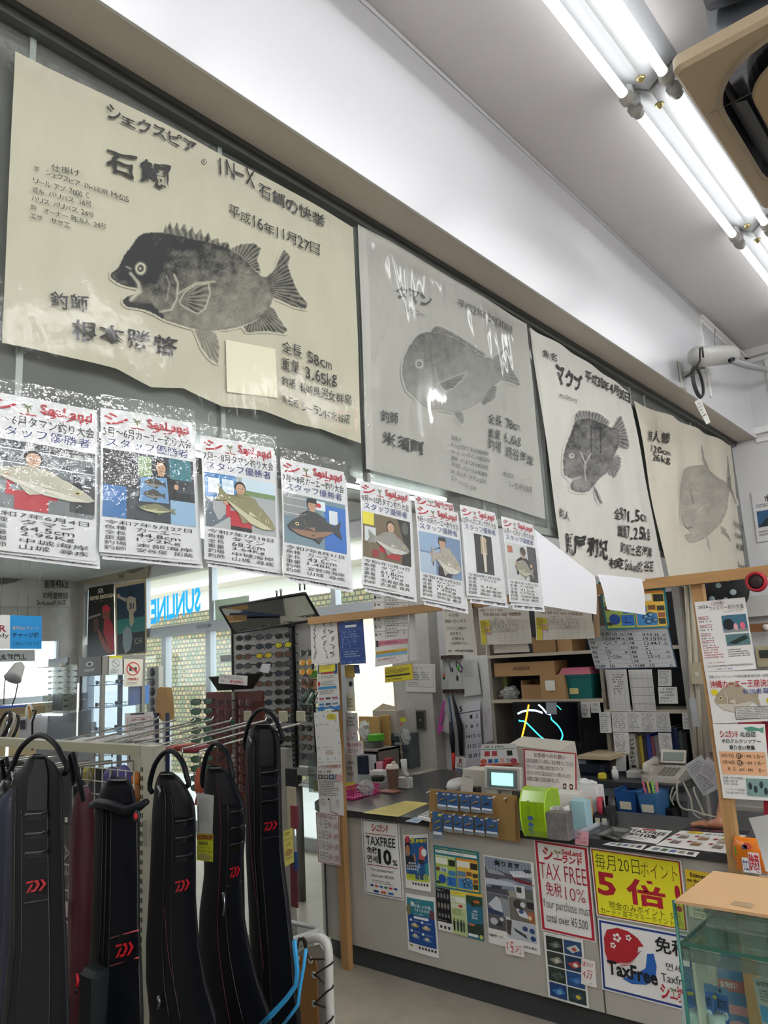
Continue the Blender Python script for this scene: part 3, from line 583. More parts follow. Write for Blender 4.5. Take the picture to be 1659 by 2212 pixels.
def pfish(S,cu,cv,ru,rv,c,belly,rot=0,k=6,flip=1,spots=None):
    f=lambda x,y:(cu+(x*flip*ru)*math.cos(rot)-y*rv*math.sin(rot),cv+(x*flip*ru)*math.sin(rot)+y*rv*math.cos(rot))
    o=[f(-1,.05),f(-.85,-.35),f(-.5,-.85),(f(-.1,-1)),f(.35,-.7),f(.7,-.25),f(1.0,-.7),f(.93,0),f(1.02,.75),f(.7,.25),f(.3,.7),f(-.15,.95),f(-.6,.75),f(-.9,.35)]
    S.poly(o,c,k); S.poly([f(-.88,.3),f(-.5,.3),f(0,.35),f(.5,.2),f(.7,.22),f(.3,.66),f(-.15,.9),f(-.6,.7)],belly,k+1)
    S.poly([f(-.4,-.85),f(-.2,-1.25),f(.1,-1.15),f(.45,-.7),f(.35,-.65),f(-.1,-.95)],c,k); S.poly([f(-.1,.9),f(.1,1.3),f(.3,.7)],c,k)
    S.ell(*f(-.68,-.12),ru*.07,rv*.14,'#d8c98a',k+2,10); S.ell(*f(-.68,-.12),ru*.035,rv*.07,'#111111',k+3,8); S.line([f(-.45,-.6),f(-.38,0),f(-.48,.55)],min(ru,rv)*.05,belly,k+2); S.poly([f(-.35,.1),f(-.05,.0),f(-.05,.35)],belly,k+2)
    if spots:
        rr=random.Random(4)
        for _ in range(60):
            x,y=rr.uniform(-.6,.6),rr.uniform(-.6,.6)
            if x*x+y*y<.6: S.ell(*f(x,y),ru*.022,rv*.03,spots,k+2,5)
def contest(cor,title,rows,photo,lab,x,label,crop=0,bow=0.004,ph=(.02,.30,.98,.735),tilt=0,film=True,behind=2):
    S=Sheet('contest_poster',label,'poster',cor,colour='#d7d7da',plane={'x':x},disp=lambda u,v:bow*math.sin(v*3.0+u)+bow*.5*math.sin(u*5),nu=8,nv=10,group='fishing contest winner posters')
    S.text('シ',.03,.03,.27,.115,RED,.02,.3); S.line([(.37,.115),(.36,.06)],.012,'#8a6a32'); S.rect(.30,.112,.44,.12,RED)
    for a,b in ((.31,.055),(.41,.055),(.33,.08),(.40,.08),(.36,.04)): S.poly([(.365,.062),(a,b),((a+.365)/2,(b+.06)/2-.012)],'#5f7a3a')
    S.text('ランド',.5,.075,.92,.125,RED,.02,.2,k=3); S.text('SeaLand',.47,.03,.95,.095,RED,.015,.2,k=4)
    S.text(title,.02,.13,.97,.2,'#17171b',0,0); S.text('スタッフ優勝者',.05,.208,.93,.272,'#2a2f78',0,0)
    photo(S,*ph)
    y=ph[3]+.018; hh=(.985-y)/6
    S.text(rows[0],.04,y,.93,y+hh*.82,'#101012')
    for i,l in enumerate(('魚種','全長','重量','釣場','釣師')):
        S.text(l,.04,y+hh*(i+1),.24,y+hh*(i+1.8),'#101012')
        if rows[i+1]: S.text(rows[i+1],.34,y+hh*(i+1)+(0 if i not in (1,2) else 0),(.93 if i>2 else .8),y+hh*(i+1.8),'#101012')
    S.done(film=film2 if film else None,filmk=14,film_rect=(-.02,-.09,1.02,1.03),nu=14,nv=18)
    for q in range(behind):
        dx,dy=4+3*q,7+9*q; cc=[(a+dx,b_+dy) for a,b_ in cor]
        T=Sheet('backing_sheet',['nearer','farther'][q]+' white sheet edge behind the poster '+lab,'sheet',cc,colour='#cfd0d4',plane={'x':x-.005-.004*q},group='sheets behind poster '+lab,disp=lambda u,v:.002*math.sin(u*4+q),nu=4,nv=4)
        if q==1: T.text('釣師',.04,.945,.24,.985,'#202022'); T.text(rows[5],.34,.945,.93,.985,'#202022')
        T.done()
def shelfbg(S,u0,v0,u1,v1,base='#70757a',k=1):
    S.rect(u0,v0,u1,v1,base,k); w=u1-u0;h=v1-v0
    rr=random.Random(int(u0*99+v1*55))
    for i in range(4):
        y=v0+h*(.12+i*.2); S.rect(u0,y,u1,y+h*.015,'#c9cdd0',k+.3)
        for j in range(9): a=u0+w*(j+.1)/9; S.rect(a,y-h*rr.uniform(.06,.14),a+w*.08,y,rr.choice(['#2c3138','#5a6168','#8b9298','#39424c','#a7a9a4']),k+.5)
def ph1(S,u0,v0,u1,v1):
    shelfbg(S,u0,v0,u1,v1); S.rect(u0,v0,u1,v0+.03,'#3b3f44',1.6); angler(S,.42,v0+.05,.42,.3,'#c11a2c'); S.rect(.28,v1-.12,.56,v1,'#b3162b',3); pfish(S,.46,(v0+v1)/2+.03,.52,.075,'#b9b5a4','#d6d2c6',.12,flip=-1); S.rect(.75,v0+.22,.98,v1-.03,'#1d2127',1.5)
def ph2(S,u0,v0,u1,v1):
    S.rect(u0,v0,u1,v1,'#3a4048'); S.poly([(u0,v0),(.28,v0),(.34,v0+.12),(.34,v0+.26),(u0,v0+.26)],'#15181d',2); S.rect(.36,v0+.02,.5,v0+.16,'#7d9a6a',1.4); S.rect(.7,v0+.0,.95,v0+.15,'#3f7a86',1.4)
    angler(S,.6,v0+.03,.34,.28,'#1b1c20'); S.rect(u0,v0+.25,.24,v1,'#2f6ca8',2); S.poly([(.38,v0+.17),(.66,v0+.15),(.68,v0+.33),(.36,v0+.34)],'#6d97c4',5)
    pfish(S,.53,v0+.2,.12,.03,'#4a4a46','#8a8880',0,k=6); pfish(S,.52,v0+.28,.12,.03,'#4a4a46','#8a8880',0,k=6); pfish(S,.55,v0+.38,.2,.03,'#7c7f60','#c2c09a',0,k=6); S.rect(.7,v0+.3,u1,v1,'#8fb4d2',2); S.rect(.62,v0+.24,u1,v0+.3,'#20242a',1.8)
def ph3(S,u0,v0,u1,v1):
    S.rect(u0,v0,u1,v1,'#a7abae'); S.rect(u0,v0,.42,v0+.2,'#3d7fb8',2); S.rect(.06,v0+.04,.2,v0+.16,'#dfe6ea',3); S.rect(.23,v0+.04,.38,v0+.16,'#c5d6e2',3); S.rect(.5,v0+.1,u1,v0+.14,'#6f8a5c',1.5); S.rect(.5,v0,u1,v0+.1,'#c8dbe8',1.4)
    S.poly([(u0,v0+.2),(.4,v0+.3),(.1,v1),(u0,v1)],'#5d6a74',2); angler(S,.47,v0+.04,.4,.3,'#c11a2c'); S.rect(.33,v1-.15,.62,v1-.02,'#b8152a',3); S.rect(.33,v1-.03,.62,v1,'#1a1a1e',3)
    pfish(S,.56,v0+.26,.42,.10,'#8a8460','#c9c3a4',.26,flip=-1)
def ph4(S,u0,v0,u1,v1):
    S.rect(u0,v0,u1,v1,'#6f8894'); S.rect(.62,v0+.04,u1,v1,'#2b6cc0',1.5); S.rect(.7,v0+.08,.84,v0+.2,'#d6dde2',2); S.rect(.46,v0+.02,.64,v0+.1,'#dfe8ee',2); S.ell(.53,v0+.06,.04,.02,'#c22a3a',3); S.rect(u0,v0,.34,v0+.2,'#8b8f90',1.3)
    for q in range(3): S.rect(u0,v0+.03+q*.07,.34,v0+.036+q*.07,'#d2d6d8',2)
    angler(S,.42,v0+.01,.4,.32,'#15161a','#14161b'); pfish(S,.47,v0+.26,.42,.11,'#3c3f42','#94705a',-.05)
def ph5(S,u0,v0,u1,v1):
    S.rect(u0,v0,u1,v1,'#6a5a40'); S.rect(u0,v0,.22,v0+.12,'#e0d23a',2); S.rect(.05,v0+.14,.25,v0+.28,'#cfd2d6',2); S.poly([(.7,v0),(u1,v0),(u1,v1),(.78,v1),(.82,v0+.2)],'#191814',2); angler(S,.55,v0+.04,.46,.32,'#b9182a'); S.rect(.45,v1-.12,.74,v1-.03,'#a81628',3)
    pfish(S,.52,v0+.26,.42,.095,'#8e8c86','#c5c2ba',.06,flip=-1); S.ell(.24,v1-.05,.07,.04,'#8d1c24',3); S.ell(.86,v0+.08,.07,.06,'#55584e',3)
def ph6(S,u0,v0,u1,v1):
    S.rect(u0,v0,u1,v1,'#6d86a8'); S.rect(u0,v0,.5,v0+.2,'#8ba4c4',1.4); S.rect(u0,v0+.22,.35,v1,'#a9bbd0',1.4); angler(S,.52,v0+.02,.5,.32,'#23262c','#17181c'); S.rect(.4,v1-.1,.72,v1,'#1a1c22',3); pfish(S,.6,v0+.27,.36,.125,'#a9a294','#d0ccc2',.12,flip=-1,spots='#6e5f52')
def ph7(S,u0,v0,u1,v1):
    S.rect(.27,v0,.78,v1,'#0e0f12'); S.poly([(.27,v1),(.78,v1),(.78,v1-.06),(.27,v1-.02)],'#2a2c30',2); S.poly([(.44,v0+.02),(.56,v0+.02),(.6,v0+.12),(.6,v0+.22),(.42,v0+.22),(.43,v0+.1)],'#b9a688',3); S.ell(.56,v0+.06,.05,.03,'#c9a98c',4); S.poly([(.47,v0+.2),(.56,v0+.2),(.55,v1-.02),(.48,v1-.02)],'#d9cfc0',4); S.line([(.49,v0),(.5,v0+.24)],.03,'#d8d3c8',5)
def ph8(S,u0,v0,u1,v1):
    S.rect(u0,v0,u1,v1,'#c2c3c2'); S.rect(.68,v0,u1,v1,'#3b3a3e',1.4); S.rect(.06,v0+.04,.2,v0+.12,'#b06a52',2); angler(S,.52,v0+.03,.5,.34,'#1e2026'); S.ell(.52,v0+.085,.07,.05,'#4a342a',6); pfish(S,.52,v0+.3,.3,.09,'#8d8b7c','#b9b4a0',.1)
X1=XG+.05
contest([(-38,842),(208,887),(210,1213),(-60,1182)],'5月～6月タマン釣り大会',('令和7年6月4日','タマン','64.5cm','2.96Kg','中城海岸','山城  尋疾'),ph1,'of 4 June at left',X1,'sleeved contest poster at the left edge, man in red holding a long silver fish')
contest([(217,880),(413,914),(433,1212),(213,1192)],'5月～6月カーエー釣り大会',('令和7年5月27日','カーエー','44.8cm','1.72Kg','本部海岸','安谷屋  拓哉'),ph2,'with two dark fish on blue boards',X1,'sleeved contest poster, man behind blue boards with two dark fish',ph=(.02,.29,.98,.76))
contest([(432,940),(590,968),(605,1232),(441,1208)],'7月～8月タマン釣り大会',('令和7年7月18日','タマン','68.2cm','3.64Kg','中城海岸','山城  尋疾'),ph3,'of the man at the roadside',X1,'sleeved contest poster, man in red by a roadside holding a golden fish')
contest([(605,990),(742,1020),(757,1264),(610,1238)],'7月～8月カーエー釣り大会',('令和7年8月31日','カーエー','43.5cm','1.48Kg','宜野湾海岸','山城  尋疾'),ph4,'with the black capped angler',X1,'sleeved contest poster, man in black cap holding a round dark fish')
contest([(777,1038),(882,1064),(895,1285),(780,1262)],'9月～10月タマン釣り大会',('令和5年10月14日','タマン','61.8cm','3.17Kg','志喜屋漁港','古波蔵  保真'),ph5,'of the older man in red',X1,'sleeved contest poster, older man in red holding a pinkish bream indoors')
contest([(896,1086),(988,1108),(1006,1310),(908,1290)],'9月～10月カーエー釣り大会',('令和7年9月2日','カーエー','42.6cm','1.45Kg','宜野湾海岸','仲宗根  優澄'),ph6,'with the spotted fish',X1,'sleeved contest poster, capped man holding a round spotted fish')
contest([(993,1090),(1068,1108),(1092,1297),(1008,1286)],'12月～1月エギング釣り大会',('令和8年1月10日','アオリイカ','','2.1Kg','本部海岸','崎山  喜登'),ph7,'with the squid at night',X1,'sleeved contest poster with a black night photo of a pale squid')
contest([(1082,1115),(1150,1134),(1171,1306),(1100,1300)],'11月～12月チン釣り大会',('令和7年12月22日','チン(南風鯛)','41.5cm','1.09Kg','与那原海岸','米須  順也'),ph8,'beside the blank white sheets',X1,'small sleeved contest poster beside the blank sheets, bearded man with silver fish')
T=Sheet('title_sheet','upper title strip peeking over the spotted fish poster','sheet',[(894,1068),(978,1088),(982,1110),(896,1090)],plane={'x':X1-.003},colour='#d2d2d6'); logo(T,.03,.1,.97,.95); T.done()
for lb,cor in (('blank white sheet hanging right of the smallest contest poster',[(1150,1140),(1285,1245),(1290,1327),(1174,1308)]),('second blank white sheet, hanging in front of the blue photo poster',[(1290,1240),(1386,1250),(1396,1328),(1313,1316)])):
    Sheet('blank_sheet',lb,'sheet',cor,colour='#d4d6da',plane={'x':X1-.01},disp=lambda u,v:.004*math.sin(v*4),nu=4,nv=6,group='blank sheets under the third fish print').done()
# ================================================================ notices on the counter front
YF=YC-.004
def notice(cor,label,colour='#e3e3de',y=YF,name='notice',cat='notice',group='notices on the counter front',bow=0.0015,**k):
    return Sheet(name,label,cat,cor,colour=colour,plane={'y':y},disp=(lambda u,v:bow*math.sin(u*3.1)*1.0+bow*.6*math.sin(v*6)) if bow else None,nu=6,nv=6,group=group,step=.0009,**k)
def cards(S,u0,v0,u1,v1,n,cols=('#2a3f8f','#c8502a','#2f6fb0','#1d7a4a','#c02a3a')):
    w=(u1-u0)/n
    for i in range(n): S.rect(u0+w*i+w*.15,v0,u0+w*i+w*.85,v1,cols[i%len(cols)],2,1,1)
S=notice([(780,1767),(862,1775),(873,1946),(788,1930)],'white tax free ten percent notice under the left counter edge')
S.frame(.035,.02,.965,.98,.012,'#26365a',.008); logo(S,.28,.05,.72,.165,False); S.rect(.1,.19,.9,.198,'#a3262c',2); S.rect(.1,.6,.9,.608,'#a3262c',2)
S.text('TAXFREE',.12,.225,.88,.345,bold=.012); S.text('免税',.13,.365,.4,.455,bold=.02); S.text('면세',.13,.475,.4,.575,bold=.012); S.text('10',.42,.375,.76,.58,bold=.04); S.text('%',.78,.5,.9,.575,bold=.02)
S.text('Your purchase must',.19,.64,.78,.69); S.text('total over ¥5,500',.2,.715,.78,.76); S.scrib(.22,.79,.78,.84,2,cols=16); cards(S,.15,.86,.87,.885,6); cards(S,.22,.925,.78,.955,3); S.done()
S=notice([(871,1804),(924.5,1801.5),(931,1927),(876,1917)],'blue water safety poster with a man and a life vest, beside the tax free notice',name='safety_poster',cat='poster',bow=.004)
S.rect(.06,.06,.96,.83,'#23568e'); S.rect(.1,.02,.26,.14,'#c23b46',2); S.text('水',.3,.04,.52,.16,'#c9c22a',.04); S.text('難事故',.54,.08,.97,.15,'#c9c22a',.03)
S.poly([(.06,.62),(.08,.42),(.2,.34),(.42,.4),(.5,.62)],'#20262e',2); S.ell(.19,.25,.12,.13,'#15110f',2); S.ell(.19,.29,.1,.11,'#a5785c',3); S.poly([(.42,.36),(.48,.33),(.52,.47),(.44,.5)],'#a5785c',4)
S.poly([(.66,.24),(.8,.2),(.88,.3),(.84,.46),(.62,.44)],'#c65a52',3); S.ell(.84,.32,.1,.07,'#dfe3e6',4); S.rect(.62,.46,.8,.53,'#2d2f36',3); S.scrib(.1,.5,.82,.66,3,'#e4e6ee',cols=9,hgt=.8); S.poly([(.5,.62),(.96,.5),(.96,.72),(.5,.72)],'#2f8f92',1.5)
S.rect(.06,.73,.96,.84,'#c3cf3a',2); S.scrib(.08,.74,.4,.8,2,'#2c2c20',cols=9); 
for i in range(3): S.rect(.44+.17*i,.7,.58+.17*i,.81,['#3b5a80','#33507a','#8aa060'][i],3)
for i in range(6): S.rect(.3+.11*i,.875,.36+.11*i,.915,'#2b2b2b',2)
S.done()
S=notice([(876,1928.5),(940,1939),(948,2070.5),(881.5,2051)],'blue and teal sea safety checklist poster below the life vest poster',name='safety_poster',cat='poster',bow=.004)
S.rect(.05,.07,.95,.86,'#1e4a93'); S.rect(.05,.07,.95,.35,'#2a7f8e',1.5); S.scrib(.4,.1,.6,.13,1,'#d8a83a',cols=8); S.text('海',.17,.12,.32,.22,'#f0f2f2',.03); S.text('を楽しむ準備、',.33,.16,.88,.215,'#f0f2f2',.01); S.text('できてますか？',.3,.235,.82,.285,'#f0f2f2',.01)
S.ell(.1,.28,.08,.1,'#7c7a54',2); S.ell(.88,.3,.08,.08,'#6a3a3e',2); S.rect(.27,.37,.76,.415,'#e8ece8',2); S.scrib(.3,.315,.75,.35,1,'#cfe4e4',cols=18)
for i,(a,c) in enumerate(((.17,.44),(.55,.45),(.17,.63),(.55,.65))):
    S.ell(a,c+.01,.045,.022,'#dfe6f0',3); S.scrib(a+.07,c,a+.34,c+.035,2,'#aebede',cols=10,ragged=.2); S.ell(a+.12,c+.1,.14,.03,['#c0a45a','#b9a878','#7f9cb8','#5b7fae'][i],3); S.ell(a+.12,c+.08,.07,.028,'#d6c9a0',4)
for i in range(6): S.rect(.38+.1*i,.885,.44+.1*i,.925,'#2b2b2b',2)
S.ell(.13,.9,.05,.02,'#8c8a3a',2); S.done()
def instax(S,full=True):
    S.rect(0,0,1,1,'#1f7886',.6); S.text('ガイド付き海遊び インスタ映えする体験も紹介できます',.04,.035,.96,.075,'#d8cf3a',.01); S.rect(.04,.1,.95,.17,'#eceee8',2); S.scrib(.06,.11,.9,.16,2,'#29384a',cols=40)
    for a,b,cc in ((.03,.49,'#a9bf5a'),(.51,.97,'#e0b545')):
        S.rect(a,.22,b,.97,cc,1.5); S.rect(a,.22,b,.27,'#b9cfa0' if a<.1 else '#dd8a2a',2); S.rect(a+.01,.28,a+.28,.43,'#e8e8d8',2.5); S.scrib(a+.02,.29,a+.27,.42,6,'#4a4a40',cols=12); S.rect(a+.3,.3,b-.01,.45,'#2a2b28',2.5); S.scrib(a+.31,.31,b-.02,.44,6,'#a8a89c',cols=8)
    S.rect(.13,.5,.3,.62,'#cfe0ea',3); 
    for i in range(4): S.rect(.15+.035*i,.52,.165+.035*i,.61,'#22262a',4)
    S.ell(.08,.56,.05,.05,'#6a4a3a',3); S.rect(.32,.56,.48,.68,'#3f7fb4',3); S.ell(.17,.79,.09,.11,'#1f4f9e',3); S.rect(.28,.71,.48,.93,'#2d6fc0',3); S.line([(.35,.75),(.35,.86)],.012,'#14243a',4); S.rect(.32,.86,.44,.875,'#14243a',4); S.ell(.08,.88,.06,.035,'#3a3c36',3)
    S.rect(.52,.53,.7,.66,'#5a7f9c',3); S.rect(.72,.52,.83,.62,'#7a5238',3); S.rect(.85,.54,.96,.64,'#3a3a30',3); S.rect(.53,.69,.84,.94,'#3c82bc',2.6)
    for a,c,r_ in ((.66,.76,.05),(.74,.72,.06),(.7,.86,.06),(.8,.83,.055)): S.ell(a,c,r_,r_*.9,'#27445e',3.4); S.ell(a+.01,c,r_*.6,r_*.5,'#6a9cc0',4)
    S.rect(.86,.68,.96,.78,'#8d5a44',3); S.rect(.86,.8,.96,.92,'#2e3a2c',3)
S=notice([(936.6,1824.8),(1034.7,1840),(1038.4,1931),(941,1914.5)],'teal bordered leisure poster of small sea photos, above the three-column poster',name='leisure_poster',cat='poster'); instax(S); S.done()
S=notice([(941,1916),(1042,1932.5),(1046,2033),(947,2007)],'three-column poster in black, green and blue, under the teal bordered one',name='leisure_poster',cat='poster')
S.rect(0,0,.32,.8,'#101216'); S.rect(.33,0,.65,1,'#b9c98c'); S.rect(.66,0,1,1,'#246a84'); 
for r_ in (.12,.35,.58):
    for i in range(4): S.ell(.055+.07*i,r_+.06,.022,.07 if r_<.5 else .05,'#76787a' if r_!=.35 else '#8a8578',2,10)
S.scrib(.02,.02,.28,.08,1,'#c8c8c8',cols=8); S.scrib(.02,.74,.3,.78,1,'#c8c8c8',cols=12); 
for i in range(3): S.rect(.05+.09*i,.88,.1+.09*i,.95,'#3a3a3a',2)
S.rect(.34,.02,.64,.1,'#e0cf3a',2); S.scrib(.35,.03,.63,.09,2,'#b3402a',cols=14); S.rect(.34,.14,.64,.27,'#dfe0d4',2); S.scrib(.35,.15,.48,.26,4,'#3a3a3a',cols=8); S.rect(.34,.3,.64,.4,'#cdd4bc',2); S.ell(.54,.34,.05,.03,'#b53030',3); S.scrib(.35,.42,.62,.56,5,'#3f4a34',cols=14)
for a,cc in ((.38,'#1d1f1c'),(.46,'#24384e'),(.53,'#262a2c'),(.59,'#48604a')): S.ell(a,.67,.018,.02,cc,3,8); S.poly([(a-.025,.7),(a+.025,.7),(a+.018,.92),(a-.018,.92)],cc,3)
S.rect(.66,.0,1,.06,'#e0b52e',2); S.poly([(.66,.07),(1,.08),(1,.26),(.8,.3),(.66,.2)],'#26442f',2); S.ell(.88,.18,.07,.03,'#c9622a',3); S.ell(.8,.24,.03,.05,'#2c1c18',4); S.scrib(.76,.36,.92,.58,3,'#dfe6e8',cols=5,hgt=.8); S.poly([(.66,.72),(1,.64),(1,.92),(.66,.9)],'#26382e',2); S.ell(.76,.7,.07,.025,'#c96a3a',3); S.rect(.68,.9,.88,.96,'#e2e6e6',3); S.ell(.95,.93,.04,.045,'#b9c86a',3)
S.done()
S=notice([(1044,1846),(1152,1863),(1168,2064),(1056,2036)],'large boats-for-sale poster of grey harbour photos in the middle of the counter',name='boat_poster',cat='poster')
a0=.02
S.rect(.02,.015,.95,.26,'#8b97a6'); S.poly([(.02,.13),(.5,.17),(.95,.2),(.95,.26),(.02,.26)],'#5b5a60',2); S.poly([(.04,.13),(.38,.17),(.44,.2),(.1,.2)],'#9a9ea2',3); S.poly([(.52,.14),(.95,.1),(.95,.17),(.6,.2)],'#d3d9de',3); S.poly([(.52,.16),(.6,.2),(.95,.235),(.95,.26),(.62,.23)],'#7a2430',4); S.ell(.88,.11,.08,.02,'#3c4450',4)
for i in range(14): S.line([(.06+.065*i,.03+.01*(i%3)),(.05+.066*i,.16)],.006,'#3a3f46',3)
S.text('売ります',.22,.035,.74,.1,bold=.03)
S.rect(.02,.265,.95,.42,'#7e8b9c'); S.poly([(.02,.265),(.6,.265),(.6,.31),(.02,.33)],'#b8c2cf',2); S.poly([(.02,.36),(.5,.35),(.5,.42),(.02,.42)],'#4c4c52',2); S.poly([(.14,.33),(.36,.32),(.32,.37),(.12,.37)],'#3b3a42',3); S.poly([(.6,.28),(.8,.28),(.8,.42),(.64,.42)],'#cfd2d2',3); S.rect(.64,.3,.74,.36,'#3a3f42',4); S.rect(.8,.31,.95,.42,'#5c6258',3); S.poly([(.46,.36),(.62,.35),(.64,.42),(.5,.42)],'#9a968c',3)
S.rect(.02,.425,.46,.66,'#5d6068'); S.poly([(.04,.56),(.22,.45),(.3,.48),(.34,.62),(.2,.63)],'#c2c6cc',2); S.poly([(.04,.6),(.3,.62),(.34,.66),(.03,.66)],'#2c3a60',3); S.poly([(.3,.45),(.46,.47),(.46,.66),(.36,.66)],'#8d9096',2); S.rect(.47,.425,.95,.68,'#6f6a64'); S.ell(.66,.5,.1,.06,'#3a3634',2); S.ell(.74,.49,.05,.03,'#cfd2d4',3); S.poly([(.6,.54),(.78,.56),(.86,.64),(.66,.62)],'#d6d9dc',3); S.ell(.7,.57,.05,.02,'#2f4f86',4); S.rect(.82,.45,.95,.52,'#23242a',3); S.poly([(.84,.56),(.95,.55),(.95,.68),(.8,.66)],'#a0623c',3); S.ell(.86,.62,.035,.025,'#d8c9a8',4)
S.rect(.02,.665,.38,.83,'#55575a'); S.ell(.14,.74,.08,.04,'#b9bcbe',2); S.ell(.24,.76,.07,.03,'#2d2e30',2); S.ell(.3,.7,.04,.02,'#cfcfcf',3); S.rect(.39,.685,.95,.89,'#b9bec4'); S.poly([(.39,.69),(.5,.69),(.46,.86),(.39,.84)],'#4a4340',2); S.poly([(.52,.76),(.76,.82),(.78,.86),(.56,.8)],'#3d3f44',2)
for a,c in ((.75,.75),(.88,.76),(.89,.84)): S.ell(a,c,.05,.028,'#2a3f78',3); S.text('0' if a<.8 else '27',a-.025,c-.012,a+.025,c+.012,'#c9d2e2')
S.text('名義変更・保管',.02,.89,.3,.92,bold=.02); S.text('できる方に限る',.6,.93,.94,.96,bold=.02); S.text('※',.95,.25,.985,.265,bold=.02); S.done()
S=notice([(1090,2025.7),(1129,2032),(1133,2068.7),(1092.6,2060)],'small white slip with a red handwritten price, stuck to the boats poster',name='price_slip',cat='price tag',y=YF-.006,group=None)
S.text('15',.12,.15,.52,.85,'#c4232f',-.012,1); S.text('万',.56,.35,.92,.85,'#c4232f',-.012,1); S.done()
S=notice([(1153,1812),(1270,1830),(1288,2036),(1170,2009)],'large red-bordered tax free notice, the tallest on the counter',name='notice')
S.frame(.02,.012,.98,.988,.045,'#b0182e',.022); logo(S,.16,.06,.88,.22); S.text('TAX FREE',.07,.245,.93,.42,'#a8182c',-.01,0); S.text('免税',.16,.45,.46,.6,'#a8182c',0); S.text('10%',.52,.47,.88,.61,'#a8182c',-.01); S.text('Your purchase must',.07,.64,.95,.77,bold=-.01); S.text('total over ¥5,500',.12,.79,.88,.9,bold=-.005); S.done()
S=notice([(1173.5,2012),(1259,2030),(1273,2179),(1184,2153)],'white sheet of eight dark boat photos under the red-bordered notice',name='boat_poster',cat='poster',y=YF-.002)
pc=['#1c2620','#2b4a78','#2f3a34','#1d3a5c','#25382e','#1f4f86','#1b3f78','#22363a']
for i in range(8):
    a=.06+.46*(i%2); c=.05+.235*(i//2); S.rect(a,c,a+.43,c+.215,pc[i]); rr=random.Random(i)
    S.poly([(a+.05,c+.12),(a+.3,c+.05),(a+.4,c+.12),(a+.2,c+.18)],['#5c625a','#cfd0c8','#8a8c80','#b5483c','#4c6358','#2f6cae','#3477b8','#3a4f60'][i],2); S.ell(a+.25,c+.12,.06,.03,['#8a9088','#b05048','#cfccc0','#d8d6d0','#3a4640','#5a8ac0','#88a8c8','#c9b93a'][i],3)
S.scrib(.1,.02,.4,.04,1,cols=12); S.scrib(.28,.965,.55,.985,1,cols=12); S.done()
S=notice([(1256,2069),(1285,2077),(1289,2134),(1255,2125)],'small white markdown slip in red handwriting, stuck over the eight boat photos',name='price_slip',cat='price tag',y=YF-.008,group=None)
S.text('値下げ',.08,.08,.9,.28,'#c4232f',0,1); S.text('4万',.1,.38,.85,.75,'#c4232f',-.01,1); S.scrib(.6,.86,.95,.92,1,cols=6); S.done()
S=notice([(1274,1830),(1471,1858.6),(1488,2013.6),(1289,1977.5)],'big yellow five-times points notice in red and black lettering',colour='#e8e4d6',bow=0)
S.frame(.0,.0,1,1,.012,'#e9e6de',.016,k=.5); S.rect(.015,.02,.985,.98,'#a3162a',1); S.rect(.03,.035,.97,.965,'#e9e32a',2); S.text('毎月20日',.05,.07,.55,.3,'#23230f',-.012); S.text('ポイント',.56,.09,.95,.32,'#7a2018',-.015,.4); S.text('5',.05,.34,.26,.68,'#b0182e',.03); S.text('倍',.38,.36,.8,.74,'#b0182e',.03); S.text('!',.9,.36,.96,.74,'#b0182e',.03)
S.text('現金のみポイント  5倍',.16,.75,.94,.86,'#23230f',-.01); S.text('カード・電子マネーポイント2倍',.06,.86,.96,.95,'#23230f',-.01); S.done()
S=notice([(1291,1983.5),(1492,2021),(1509,2191),(1301,2137)],'blue-bordered tax free sign with red and blue petal emblem, lowest on the counter',colour='#e9e9e7',bow=0)
S.frame(.015,.02,.985,.98,.022,'#1f3a86',.03); S.poly([(.06,.26),(.1,.14),(.22,.08),(.34,.1),(.44,.17),(.5,.27),(.44,.29),(.42,.42),(.34,.52),(.1,.62),(.06,.46)],'#b2232f',2)
for cx,cy,r_ in ((.21,.22,.05),(.34,.19,.035),(.16,.34,.035)):
    for q in range(5):
        t_=q*1.2566; S.ell(cx+r_*.62*math.cos(t_),cy+r_*.85*math.sin(t_),r_*.36,r_*.44,'#efeeea',3,8)
for i in range(9): S.line([(.2+.027*i,.62-.028*i),(.34+.016*i,.56-.028*i)],.007,'#b2232f',3)
S.poly([(.42,.64),(.5,.56),(.53,.36),(.6,.34),(.62,.5),(.6,.66),(.5,.78),(.34,.82),(.24,.78)],'#2462b4',2); S.text('TaxFree',.08,.56,.62,.76,'#15181f',.03); S.text('免税',.62,.09,.97,.31,'#15181f',.02); S.text('면세',.72,.42,.88,.52,'#23262c'); S.text('Taxfree',.66,.57,.96,.68,'#23262c'); logo(S,.64,.7,.98,.92); S.done()
S=notice([(1479,1877),(1560,1890),(1568,1995),(1489,1980)],'small yellow flyer behind the glass showcase',colour='#d9b92c',name='flyer',cat='flyer')
S.text('5times more',.14,.05,.95,.14,bold=.02); S.text('on the 20th',.04,.17,.7,.25,bold=.02); S.rect(.2,.3,.55,.5,'#1c1c1c',2); S.text('SALE',.25,.34,.5,.46,'#c43a2a',.02); S.rect(0,.55,1,1,'#d8d6b8',2); S.text('Fishing shop',.15,.68,.75,.74,k=4); S.text('Sealand',.15,.78,.5,.84,k=4); S.scrib(.15,.88,.8,.96,2,cols=16,k=4); S.done()
